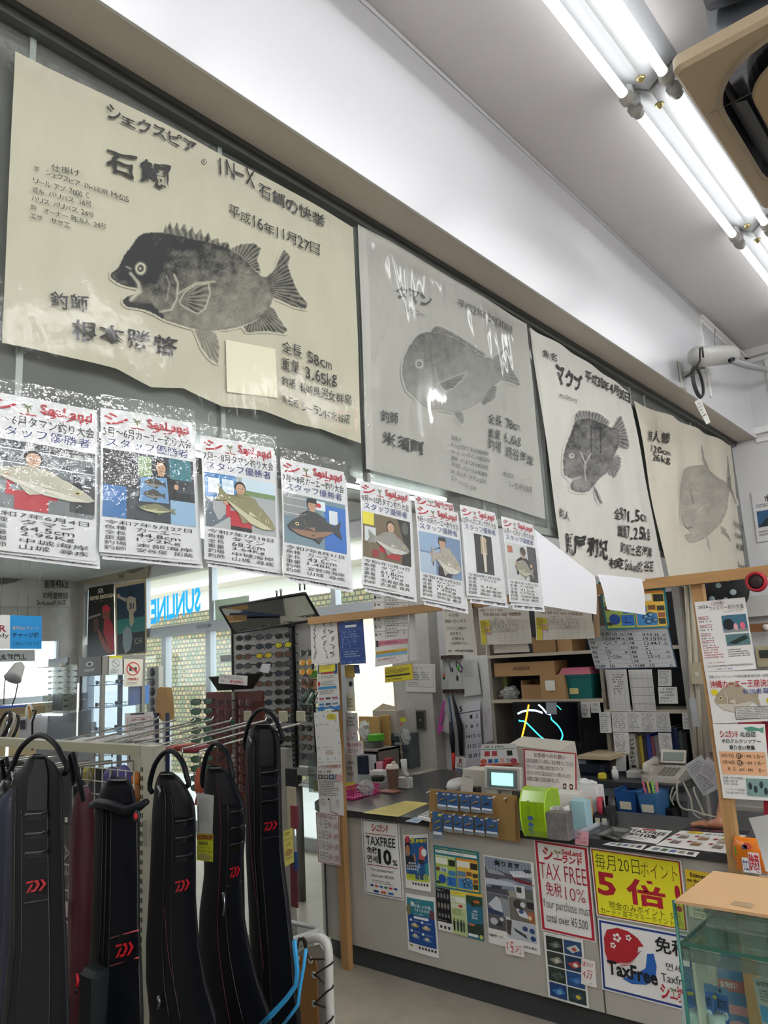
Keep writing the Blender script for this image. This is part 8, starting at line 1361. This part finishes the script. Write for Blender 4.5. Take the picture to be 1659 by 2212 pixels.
# ================================================================ gondola shelf, hooks and grid panel (left foreground)
YG=1.50; gm_=mat('#aaa88f',.4,var=.05); pr=P(302,1624,y=YG); zg=pr.z; xe=P(322,1700,y=YG).x
t=thing('gondola_shelf','cream gondola shelf frame with slotted end post','gondola',(xe-.8,YG+.05,0)); b=B(); b.box((-4.2,YG,zg-.015),(pr.x,YG+.04,zg+.02),gm_); b.build('top_rail',t)
b=B(); xpo=P(304,1700,y=YG).x; b.box((xpo,YG-.002,0),(xe+.02,YG+.045,zg+.02),mat('#b7b5a4',.4)); b.build('slotted_post',t)
b=B()
for i in range(40):
    for dx in (.004,.014): b.box((xpo+dx,YG-.004,.2+.03*i),(xpo+dx+.003,YG-.0015,.215+.03*i),'#2e2e28')
b.build('slots',t)['kind']='stuff'
b=B(); b.box((-4.2,YG+.045,.2),(xpo,YG+.055,zg-.08),mat('#1c1e20',.7)); b.build('back_panel',t); b=B(); b.box((-4.2,YG-.22,0),(xpo-.02,YG+.5,.12),gm_); b.build('base_deck',t)
b=B(); pb(b,290,1637,304,1666,YG-.004,.02,'#b4b29c'); b.build('corner_bracket',t)
# hooks toward the camera and beyond the rail
chrome=mat('#b9bab4',.2,.85); hooks=[]
def hook(x,z,y0,y1,label,dz=.02,grp='display hooks on the gondola'):
    b=B(); b.tube([(x,y0,z-.05),(x,y0,z),(x,y1,z+dz),(x,y1+(.01 if y1>y0 else -.01),z+dz+.012)],.0038,chrome,6); o=b.build('display_hook',label=label,cat='hook',group=grp); return o
NN=['first','second','third','fourth','fifth','sixth','seventh','eighth','ninth','tenth']
for i in range(6): hook(P(288-46*i,1640,y=YG-.01).x,zg-.03-.006*(i%3),YG-.01,YG-.42,'chrome hook pointing to the camera under the gondola rail, %s from the post'%NN[i])
for i in range(9):
    x=P(432-38*i,1625,y=YG+.06).x; hook(x,zg+.005+.004*(i%3),YG+.06,YG+.52,'chrome hook behind the gondola rail, %s from the right'%NN[i],dz=.045)
    if i in (0,1,3): b=B(); b.cbox((x+.0,YG+.52,zg+.075),(.05,.006,.04),mat('#b5b29a',.4),0,.003); b.build('price_holder',label='cream price holder at the hook tip, %s from the right'%NN[[0,1,3].index(i)],cat='price holder',group='price holders behind the rail')
for k in range(5):
    c=P(170+34*k,1602-2*k,y=YG+.35); b=B(); b.cbox(c,(.09,.16,.012),['#a9aaa6','#b9b2ae','#9a9c98','#b0b4b4','#a8a29c'][k],.4+.2*k,.003,rx=.1); b.build('packet',label='flat clear packet lying over the hooks behind the rail, %s from left'%NN[k],cat='packet',group='packets on the far hooks')
for k,(px,py,cc,lb) in enumerate(((395,1614,'#b0483a','reddish packet behind the rail near the price holders'),(425,1617,'#8a3038','dark red packet at the right end of the hooks'),(330,1620,'#a8603a','orange brown packet behind the rail'))):
    c=P(px,py,y=YG+.3); b=B(); b.cbox(c,(.07,.12,.02),cc,.3*k,.006); b.build('packet',label=lb,cat='packet',group='packets on the far hooks')
# white wire grid
t=thing('wire_grid','white wire grid panel behind the rod cases','grid panel',P(225,2100,y=YG-.03)); wm_=mat('#b9b8aa',.35); gx0=P(156,1800,y=YG-.03).x; gx1_=P(288,1800,y=YG-.03).x; ztp=P(225,1660,y=YG-.03).z
nx_=8
for i in range(nx_+1): x=gx0+(gx1_-gx0)*i/nx_; b=B(); b.tube([(x,YG-.03,.13),(x,YG-.03,ztp)],.0022,wm_,5); b.build('vertical_wire',t)
for i in range(28): z=ztp-.045*i; b=B(); b.tube([(gx0,YG-.033,z),(gx1_,YG-.033,z)],.0022,wm_,5); b.build('cross_wire',t)
for k,(px,py,s_,cc,lb,nm) in enumerate(((238,1685,(.13,.05,.09),'#3f2f7a','purple pouch hanging behind the wire grid','pouch'),(262,1684,(.10,.05,.1),'#4a3a88','second purple pouch, right one behind the grid','pouch'),(185,1672,(.05,.04,.075),'#b9b03a','yellow rubber boot shaped bait bucket behind the grid','bucket'),(289,1683,(.035,.03,.05),'#c2702a','orange pack beside the slotted post','pack'),(292,1714,(.035,.03,.06),'#8a5a2a','amber pack below the orange one','pack'))):
    c=P(px,py,y=YG+.0); b=B(); b.ball((c.x,c.y+.01,c.z),(s_[0]/2,.018,s_[2]/2),mat(cc,.45,bump=.03,bs=12),14,10); b.build(nm,label=lb,cat=nm,group='packs behind the wire grid')
for k,(px,py,w2,h2,cc,lb) in enumerate(((200,1770,.05,.09,'#6a6f70','grey tool pack behind the grid, upper'),(188,1860,.05,.11,'#4f5a54','grey green pliers pack behind the grid, middle'),(190,1945,.06,.08,'#a9aaa6','white boxed pack behind the grid, lower'),(182,2030,.06,.09,'#6a4a44','brown pack behind the grid, lowest'))):
    c=P(px,py,y=YG+.015); b=B(); b.cbox(c,(w2,.015,h2),mat(cc,.4),0,.004); b.build('tool_pack',label=lb,cat='pack',group='packs behind the wire grid')
b=B(); c=P(313,1800,y=YG-.02); b.cbox(c,(.022,.002,.085),'#8f9080'); b.build('price_tag',label='narrow grey price tag beside the slotted post',cat='price tag')
# ================================================================ rod cases
bk=mat('#080a10',.6,bump=.008,bs=220,var=.1,spec=.22); bk2=mat('#0c0f16',.55,bump=.012,bs=300,var=.08,spec=.25); glossb=mat('#0c0e14',.4,coat=.05,spec=.4); pipm=mat('#07080b',.4); redm=mat('#c8202c',.4)
class Case:
    def __init__(s,label,y0,lean,secs,T=.10,name='rod_case'):
        s.y0=y0;s.lean=lean;s.T=T; s.secs=secs; a=secs[0]; s.st=secs[0][0]; s.sb=secs[-1][0]
        m_=P((a[1]+a[2])/2,s.st,y=y0); s.nd=Vector((m_.x,m_.y,0)).normalized()
        s.root=thing(name,label,'rod case',(0,0,0),'rod cases leaning at the gondola'); c=s.pt(0,s.sb); 
        n=len(secs); 
        # sections to the floor
        s.rows=[]
        for k in range(41): py=s.st+(s.sb-s.st)*k/40; s.rows.append(py)
        L=P((secs[-1][1]),s.sb,y=s.yat(s.sb));Rr=P((secs[-1][2]),s.sb,y=s.yat(s.sb)); s.root.location=(((L.x+Rr.x)/2),s.yat(s.sb)+s.T/2,0)
        b=B(); NU=20; rings=[]
        for py in s.rows:
            rings.append([s.xs(2*math.pi*i/NU,py) for i in range(NU)])
        last=rings[-1]; zz=last[0].z
        for f in (.5,.97,1.0): rings.append([Vector((((L.x+Rr.x)/2)+(p.x-(L.x+Rr.x)/2)*(1+.05*f)*(1 if f<.99 else .9),p.y-.02*f,p.z*(1-f) if f<1 else 0.0)) for p in last])
        vs=[p for r_ in rings for p in r_]; fs=[(k*NU+i,k*NU+(i+1)%NU,(k+1)*NU+(i+1)%NU,(k+1)*NU+i) for k in range(len(rings)-1) for i in range(NU)]+[tuple(range(NU)),tuple((len(rings)-1)*NU+i for i in range(NU-1,-1,-1))]
        b.add(vs,fs,bk,True); b.build('case_body',s.root)
    def yat(s,py): return s.y0-s.lean*(py-s.st)/600
    def ed(s,py):
        for a,c in zip(s.secs[:-1],s.secs[1:]):
            if py<=c[0]: t=(py-a[0])/(c[0]-a[0]); t2=t*t*(3-2*t) if False else t; return a[1]+(c[1]-a[1])*t2,a[2]+(c[2]-a[2])*t2
        return s.secs[-1][1:3]
    def xs(s,a,py):
        l,r=s.ed(py); y=s.yat(py); A=P(l,py,y=y);Bq=P(r,py,y=y); cx=(A.x+Bq.x)/2; hw=(Bq.x-A.x)/2; ca,sa=math.cos(a),math.sin(a); e=.5
        u=math.copysign(abs(ca)**e,ca); v=math.copysign(abs(sa)**e,sa); z=A.z+(Bq.z-A.z)*(u+1)/2; tt=min(s.T,hw*2.2)
        return Vector((cx+hw*u,y,z))+s.nd*(tt/2+tt/2*v)
    def pt(s,u,py,off=0):
        l,r=s.ed(py); y=s.yat(py); A=P(l,py,y=y);Bq=P(r,py,y=y); p=A.lerp(Bq,(u+1)/2); tt=min(s.T,(Bq.x-A.x)*1.1); f=(1-min(1,abs(u))**4)**.25; return Vector((p.x,y,p.z))+s.nd*(tt/2-tt/2*f-off)
    def px(s,x,py,off=0): l,r=s.ed(py); return s.pt(2*(x-l)/(r-l)-1,py,off)
    def seam(s,u0,u1,py0,py1,nm='seam',r=.0022,m=pipm,n=24):
        b=B(); b.tube([s.pt(u0+(u1-u0)*i/n,py0+(py1-py0)*i/n,.001) for i in range(n+1)],r,m,5); b.build(nm,s.root)
    def panel(s,u0,u1,py0,py1,m,nm='front_panel',off=.003,n=24):
        b=B(); b.grid(lambda a,c:s.pt(u0+(u1-u0)*a,py0+(py1-py0)*c,off),6,n,m); b.build(nm,s.root)
    def ridges(s,x0,x1,pys):
        for py in pys:
            b=B(); k=(x1-x0); pts=[s.px(x0,py+6,.006),s.px(x0+2,py+2,.009),s.px(x0+k*.72,py,.009),s.px(x1,py-5,.007)]; b.tube(pts,.0035,glossb,6)
            b.add([s.px(x0,py+6,.004),s.px(x0+k*.72,py+1,.008),s.px(x1,py-5,.005),s.px(x1,py+9,.004),s.px(x0+k*.7,py+12,.005),s.px(x0,py+13,.004)],[(0,1,4,5),(1,2,3,4)],glossb); b.build('ridge',s.root)
    def logo(s,x0,y0,x1,y1):
        b=B(); f=lambda a,c:s.px(x0+(x1-x0)*a,y0+(y1-y0)*(c+(.5-a)*.28),.0125)
        for pl_ in ([(.0,.02),(.38,.02),(.34,.2),(.0,.2)],[(.24,.34),(.36,.34),(.12,1),(.0,1)],[(.43,.02),(.60,.02),(.68,.46),(.46,1),(.2,1),(.26,.8),(.4,.8),(.53,.46),(.49,.2),(.4,.2)],[(.70,.02),(.82,.02),(1.0,.46),(.74,1),(.6,1),(.84,.46)]):
            b.poly([f(*p) for p in pl_],redm)
        b.build('emblem',s.root,label='red emblem')
    def loop(s,pts,r=.007,y=None,nm='carry_handle'):
        b=B(); yy=y if y is not None else s.y0+.03; ps=[P(*p,y=yy) for p in smooth(pts,4)[:4*(len(pts)-1)+1]] ; b.tube(ps,r,bk2,8); b.build(nm,s.root)
    def zipper(s,x,py0,py1):
        b=B(); b.tube([s.px(x,py0,.012),s.px(x+2,(py0+py1)/2,.014),s.px(x,py1,.012)],[.006,.003,.005],mat('#8a8c90',.25,.8),6); b.build('zip_pull',s.root)
c1=Case('widest black rod case at the far left with a tall looped handle',.92,.06,[(1634,70,95),(1640,58,112),(1660,48,124),(1680,28,136),(1750,22,137),(1900,20,140),(2050,18,146),(2212,2,152)])
c1.panel(-.5,.42,1752,2212,bk2); c1.panel(-.35,.42,1640,1750,glossb,'top_flap',.006); c1.seam(-.52,-.52,1750,2212); c1.seam(.44,.44,1745,2212); c1.seam(-.8,-.8,1700,2212); c1.ridges(57,106,(1757,1799,1840)); c1.logo(59,1898,103,1923); b=B(); b.tube([c1.px(54,1950,.006),c1.px(106,1942,.006)],.0015,mat('#2c3036',.4),5); b.build('stitch_line',c1.root); c1.loop([(26,1682),(30,1650),(48,1612),(82,1588),(112,1600),(132,1630),(139,1672)]); c1.zipper(26,1672,1698)
c2=Case('short black rod case with a collapsed strap and red-edged patch',1.06,.05,[(1687,236,275),(1692,226,283),(1710,216,290),(1740,208,296),(1752,204,300),(1900,200,303),(2000,197,303),(2100,190,308),(2212,180,312)],T=.09)
c2.panel(-.2,.85,1756,2212,bk2); c2.panel(-.3,.75,1694,1735,glossb,'top_flap',.005); c2.seam(-.22,-.22,1745,2212); c2.seam(-.6,-.62,1745,2212); c2.seam(-.42,-.45,1750,2212); c2.seam(.9,.88,1750,2212)
b=B(); b.tube([c2.px(x,y,.022) for x,y in ((198,1742),(215,1733),(240,1736),(275,1749),(303,1744),(316,1735))],[.010,.012,.013,.013,.011,.008],bk2,8); b.build('strap_handle',c2.root); c2.panel(.12,.9,2016,2078,glossb,'patch',.008,6)
for ya,yb_ in ((2024,2010),(2084,2068)): b=B(); b.tube([c2.px(240,ya,.01),c2.px(300,yb_,.01)],.0016,'#b04a4c',5); b.build('red_edging',c2.root)
c2.logo(252,2033,290,2062); b=B(); c=c2.px(297,1762,.016); b.lathe(c,[(.014,0),(.014,.004)],'#23262a',14,axis=(0,-1,0)); b.lathe(c+V(0,-.004,0),[(.008,0),(.008,.002)],redm,10,axis=(0,-1,0)); b.build('badge',c2.root,label='round badge with red mark')
t=thing('gear_pouch','dark green black pouch with a red zip cord low beside the short case','pouch',P(180,2212,y=.98)); b=B(); 
q0=P(163,2092,y=.98);q1=P(199,2085,y=.98); b.cbox(((q0.x+q1.x)/2,1.02,q0.z/2),(q1.x-q0.x,.07,q0.z),mat('#10181c',.55),0,.012); b.build('pouch_body',t); b=B(); b.tube([P(166,2104,y=.972),P(168,2118,y=.97),P(165,2132,y=.972)],.004,redm,6); b.build('zip_cord',t); b=B(); b.tube([P(165,2134,y=.972),P(165,2146,y=.972)],.004,'#15181c',6); b.build('zip_pull',t)
c3=Case('black rod case with a raised stiff loop, in front of the slotted post',1.26,.05,[(1674,345,375),(1680,340,384),(1700,334,400),(1735,330,420),(1760,328,424),(1850,325,425),(1950,320,425),(2050,314,432),(2130,314,446),(2212,322,470)])
c3.panel(.02,.92,1772,2212,bk2); c3.panel(.02,.85,1684,1764,glossb,'top_flap',.006); c3.seam(-.02,-.02,1720,2212); c3.seam(-.35,-.35,1700,2212); c3.seam(-.3,.1,1960,2212,'red_piping',.001,mat('#5e1e24',.5)); c3.ridges(381,416,(1772,1808,1848)); c3.logo(380,1898,411,1922); c3.loop([(329,1712),(330,1665),(348,1632),(370,1622),(392,1642),(403,1676),(402,1700)],.0075); c3.zipper(344,1696,1722); c3.zipper(345,2148,2175)
c4=Case('black rod case carrying the white and yellow price tags',1.45,.05,[(1660,450,478),(1666,443,490),(1700,440,512),(1740,438,530),(1800,440,532),(1900,440,525),(1980,430,528),(2050,428,540),(2130,434,560),(2212,440,590)])
c4.panel(.25,.92,1745,2212,bk2); c4.panel(-.1,.7,1668,1738,glossb,'top_flap',.006); c4.seam(.2,.2,1700,2212); c4.seam(-.15,-.2,1690,2212,'red_piping',.001,mat('#5e1e24',.5)); c4.ridges(500,526,(1752,1787,1822)); c4.logo(497,1870,519,1892); c4.loop([(441,1700),(441,1650),(455,1614),(470,1607),(488,1625),(498,1655),(497,1690)],.0075); c4.zipper(484,1925,1975); b=B(); b.tube([c4.px(492,1914,.006),c4.px(523,1905,.006)],.0012,mat('#2a5a48',.5),5); b.build('stitch_line',c4.root)
c5=Case('tallest black rod case, at the right end of the row',1.60,.05,[(1566,552,582),(1572,542,594),(1590,533,604),(1620,530,607),(1750,530,610),(1850,530,612),(1950,535,625),(2050,540,636),(2130,543,642),(2212,546,652)])
c5.panel(-.12,.78,1664,2212,bk2); c5.panel(-.2,.6,1575,1655,glossb,'top_flap',.006); c5.seam(-.15,-.15,1600,2212); c5.seam(-.5,-.5,1600,2212); c5.seam(.82,.82,1650,2212); c5.seam(-.9,-.4,1630,2100,'red_piping',.001,mat('#5e1e24',.5)); c5.ridges(566,602,(1667,1697,1729)); c5.logo(571,1773,600,1791); c5.loop([(533,1620),(534,1575),(550,1542),(571,1532),(592,1550),(606,1580),(605,1605)],.0065); c5.zipper(541,1590,1612); b=B(); b.tube([c5.px(566,1811,.006),c5.px(604,1806,.006)],.0012,mat('#2c3036',.4),5); b.build('stitch_line',c5.root)
# wrapped poles
filmb=clear('wrapping_film',tint='#e4e4e8',haze=.02,bump=.01,bs=30,rough=.1,ior=1.4,stretch=(1,1,.2),boost=.8)
for k,(x0,x1,yt,cc,y_,lb) in enumerate(((137,163,1702,'#5c1226',1.12,'dark red bagged rod case with outline lettering, behind the widest case'),(-16,22,1706,'#101a3c',1.1,'navy bagged rod case at the left edge with outline lettering'))):
    A=P(x0,1800,y=y_);Bq=P(x1,1800,y=y_); zt=P((x0+x1)/2,yt,y=y_).z; cx=(A.x+Bq.x)/2; hw=(Bq.x-A.x)/2; t=thing('bagged_rod_case',lb,'rod case',(cx,y_+.04,0),'bagged rod cases'); b=B(); b.lathe((cx,y_+.04,0),[(hw*.9,0),(hw,.03),(hw,zt-.1),(hw*.7,zt-.03),(hw*.3,zt)],mat(cc,.6,bump=.02,bs=30),16); b.build('case_body',t)
    b=B(); b.lathe((cx,y_+.04,.02),[(hw*1.1,0),(hw*1.12,zt-.12),(hw*.9,zt-.02),(hw*.5,zt+.02)],filmb,16); b.build('wrapping_film',t)
    S=Sheet('x','x','x',[Vector((A.x,y_-.006,zt-.1)),Vector((Bq.x,y_-.006,zt-.1)),Vector((Bq.x,y_-.006,.4)),Vector((A.x,y_-.006,.4))],m=clear('bare_film',tint='#ffffff'))
    for i,ch in enumerate('ARTIEL'): S.text(ch,0,0,0,0,'#a89a9c',-.02,quad=((.75,.06+.055*i),(.75,.105+.055*i),(.3,.105+.055*i),(.3,.06+.055*i)))
    for i,ch in enumerate('58'): S.text(ch,0,0,0,0,'#a89a9c',-.01,quad=((.85,.41+.09*i),(.85,.49+.09*i),(.2,.49+.09*i),(.2,.41+.09*i)))
    S.rect(.05,.62,.95,1.0,'#c4c4c8',1)
    for i in range(4): S.ell(.45,.67+.045*i,.22,.016,'#3a3c48',3,10)
    S.rect(.4,.87,.8,.9,'#2a2a2e',3); S.text('用',.45,.905,.75,.925); r=S.done(); r.name='printed_film'; r.parent=t; r.location=r.location-t.location
    for kk in ('label','category'): del r[kk]
    b=B(); b.tube([(cx-hw*.5,y_+.03,zt-.05),(cx-hw*.3,y_,zt+.09),(cx+hw*.2,y_,zt+.10),(cx+hw*.6,y_+.03,zt-.04)],.007,bk2,8); b.build('carry_handle',t)
b=B(); b.cbox(P(143,1771,y=1.1),(.013,.002,.013),'#c9c4b0'); b.build('price_sticker',label='tiny pale sticker on the dark red bagged case',cat='price tag')
# price tags and plush fish
S=Sheet('care_tag','long white printed tag hanging at the fourth rod case','tag',[(425,1712),(462,1718),(459,1806),(427,1802)],colour='#bdbdb8',plane={'y':1.39}); S.scrib(.12,.12,.88,.7,14,'#777777',cols=14,dens=.3); S.rect(.08,.3,.12,.95,'#333333',2); S.done()
S=Sheet('sale_tag','yellow green half-price sale tag under the long white tag','price tag',[(426,1800),(461,1802),(460,1862),(425,1858)],colour='#c9d22a',plane={'y':1.385}); S.rect(0,0,1,.24,'#c9a22a'); S.text('SALE!50%OFF',.0,.04,.98,.2,'#7a2418',.03); S.text('DAIWA',.12,.28,.72,.42,'#2a2c18',.02); S.text('ロッドケース',.05,.46,.85,.56,'#2a2c18'); S.text('(C) ¥31,500',.05,.6,.98,.7,'#2a2c18'); S.ell(.5,.84,.44,.12,'#a8a05a',2); S.done()
S=Sheet('yellow_tag','pale yellow handwritten tag hanging right of the tallest case','price tag',[(612,1795),(632,1788),(635,1862),(616,1872)],colour='#d8cf6a',plane={'y':1.56}); S.text('予約',.1,.06,.7,.17,brush=1); S.text('リマンチーの',.0,.24,.95,.33,brush=1); S.text('入れ',.2,.38,.8,.47,brush=1); S.ell(.5,.66,.42,.1,'#b08a5a'); S.text('OSP',.2,.8,.9,.86,'#3a4a80'); S.done()
t=thing('plush_fish','small orange pink fish toy hanging by the fourth rod case','toy',P(431,1690,y=1.6)); c=t.location; b=B(); b.ball(c,(.022,.015,.05),mat('#b0583e',.7,bump=.04,bs=60),14,10); b.build('body',t); b=B(); b.prism([c+V(-.02,0,-.045),c+V(.02,0,-.045),c+V(.03,0,-.075),c+V(-.03,0,-.075)],(0,.006,0),'#a04a3c'); b.build('tail',t); b=B(); b.tube([c+V(0,0,.05),c+V(.04,0,.09),c+V(.09,.01,.12)],.0015,'#222222',5); b.build('string',t); b=B(); b.lathe(c+V(-.004,-.0145,.03),[(.006,0),(.006,.002)],'#e0d8c8',10,axis=(0,-1,0)); b.lathe(c+V(-.004,-.0165,.03),[(.003,0),(.003,.001)],'#141414',8,axis=(0,-1,0)); b.build('eye',t)
# ================================================================ white pipe cart with blue rope
yq=2.06; cart=thing('pipe_cart','white chipped pipe frame cart with laced tan panel behind the rod cases','cart',(P(690,2200,y=yq).x,yq,0)); wp=mat('#c9c8c2',.3,var=.12,vs_=25); pth=[(560,2066),(600,2052),(638,2041),(662,2031),(683,2025),(699,2030),(708,2046),(710,2083),(711,2144),(713,2212)]
pw=[P(*p,y=yq) for p in smooth(pth,4)[:-8]]; last=pw[-1]; pw.append(Vector((last.x+.004,last.y,.06))); b=B(); b.tube(pw,.0165,wp,14); b.build('pipe_frame',cart)
b=B(); p0=pw[0]; b.tube([p0,p0+V(-.05,0,-.03),Vector((p0.x-.06,yq,.06))],.0165,wp,12); b.build('pipe_frame',cart)
for xx in (pw[-1].x,p0.x-.06): b=B(); b.lathe((xx-.012,yq,.035),[(.035,0),(.035,.024)],'#2a2a2c',16,axis=(1,0,0)); b.build('wheel',cart)
tanp=[(641,2066),(655,2066),(672,2066),(681,2074),(684,2090),(684,2150),(687,2212)]; tl_=[P(*p,y=yq+.01) for p in tanp]; zb2=.25; pol=tl_+[Vector((tl_[-1].x+.005,tl_[-1].y,zb2)),Vector((P(580,2066,y=yq+.01).x,tl_[0].y,zb2)),P(580,2070,y=yq+.01)]
b=B(); b.prism(pol,(0,.006,0),mat('#9c6f3c',.5,var=.08)); b.build('tan_panel',cart)
b=B(); q=[P(*p,y=yq+.03) for p in ((640,2062),(660,2046),(690,2040),(703,2060),(705,2140))]; b.prism(q+[Vector((q[-1].x,q[-1].y,.3)),Vector((q[0].x,q[0].y,.3))],(0,.004,0),mat('#b0aca0',.5)); b.build('inner_panel',cart)
for k,p in enumerate(((643,2070),(671,2074),(679,2106),(679,2168))): c=P(*p,y=yq+.006); b=B(); b.lathe(c,[(.012,0),(.012,-.003),(.006,-.004),(.006,0)],'#c9c9c4',16,axis=(0,1,0)); b.build('eyelet',cart)
lace=mat('#241c18',.7)
for pts in ([(643,2070),(642,2052),(645,2030)],[(671,2074),(660,2055),(655,2030),(645,2026)],[(679,2106),(700,2092),(716,2082),(719,2078)],[(679,2106),(686,2110),(700,2124)],[(671,2072),(685,2072),(700,2072)],[(679,2168),(705,2143),(718,2134),(720,2128)],[(679,2168),(702,2176)],[(720,2195),(716,2202),(704,2212)]): b=B(); b.tube([P(*p,y=yq-.018) for p in pts],.0032,lace,6); b.build('lace',cart)
b=B(); c=P(660,2030,y=yq)
b.tube([P(*p,y=yq-.018) for p in ((645,2030),(655,2026),(661,2034),(660,2050))],.005,lace,6); b.build('knot',cart)
rp=mat('#2a8fc4',.6,bump=.05,bs=200); t=thing('blue_rope','bright blue rope tied over the cart and round the tallest rod case','rope',P(640,2060,y=1.36))
for pts in ([(634,2032),(637,2060),(641,2100),(638,2128),(618,2155),(585,2190),(560,2216)],[(637,2030),(640,2062),(644,2100),(641,2128),(622,2156),(590,2192),(566,2216)],[(661,2050),(656,2090),(648,2135),(644,2170),(630,2190),(608,2218)]): b=B(); b.tube([P(*p,y=1.36) for p in pts],.0042,rp,7); b.build('strand',t)
t=thing('storage_container','clear plastic storage container with a wide rim on the cart','container',P(640,2030,y=2.2)); q=[P(600,2010,y=2.1),P(632,2028,y=2.1),P(688,2010,y=2.3),P(684,2002,y=2.5),P(632,1995,y=2.6),P(600,1993,y=2.6)]; zc_=P(632,2028,y=2.1).z; q=[P(p[0],p[1],z=zc_) for p in ((560,2060),(632,2029),(686,2011),(684,2004),(632,1993),(560,1990))]
b=B(); b.tube(q,.01,mat('#b9bbb8',.3,alpha=.8),8,closed=True); b.build('rim',t); cc=sum(q,Vector())/6; b=B(); qq=[cc.lerp(p,.86) for p in q]
for i in range(6): p,r_=qq[i],qq[(i+1)%6]; b.poly([p,r_,r_+V(0,0,-.25),p+V(0,0,-.25)],clear('container_plastic',tint='#d8dcdc',haze=.25,rough=.2,hazecol='#a8acac'))
b.poly([p+V(0,0,-.25) for p in qq],clear('container_plastic')); b.build('container_body',t)
# goods seen between the rod cases and the counter
for k,(px0,py0,px1,py1,cc,lb) in enumerate(((616,1660,640,1700,'#16181c','black package hanging under the tall rack'),(620,1700,638,1790,'#a8a08a','tall cream card hanging behind the tallest case'),(627,1740,642,1790,'#7a3038','dark red pack behind the yellow tag'),(627,1860,641,1960,'#5a1c24','red packs hanging low beside the counter'),(634,1840,641,1880,'#1f3f7a','blue pack low beside the counter'))):
    up('hanging_pack',lb,'pack',px0,py0,px1,py1,2.9-.012*k,.01,mat(cc,.4),group='packs hanging by the counter end')
b=B(); xx=P(628,1800,y=2.95).x; b.box((xx-.35,2.93,0),(xx+.01,2.97,1.25),mat('#8f8d86',.5)); b.build('side_rack',label='grey goods rack between rod cases and counter end',cat='rack')
b=B(); xx=P(641,1900,y=3.6).x
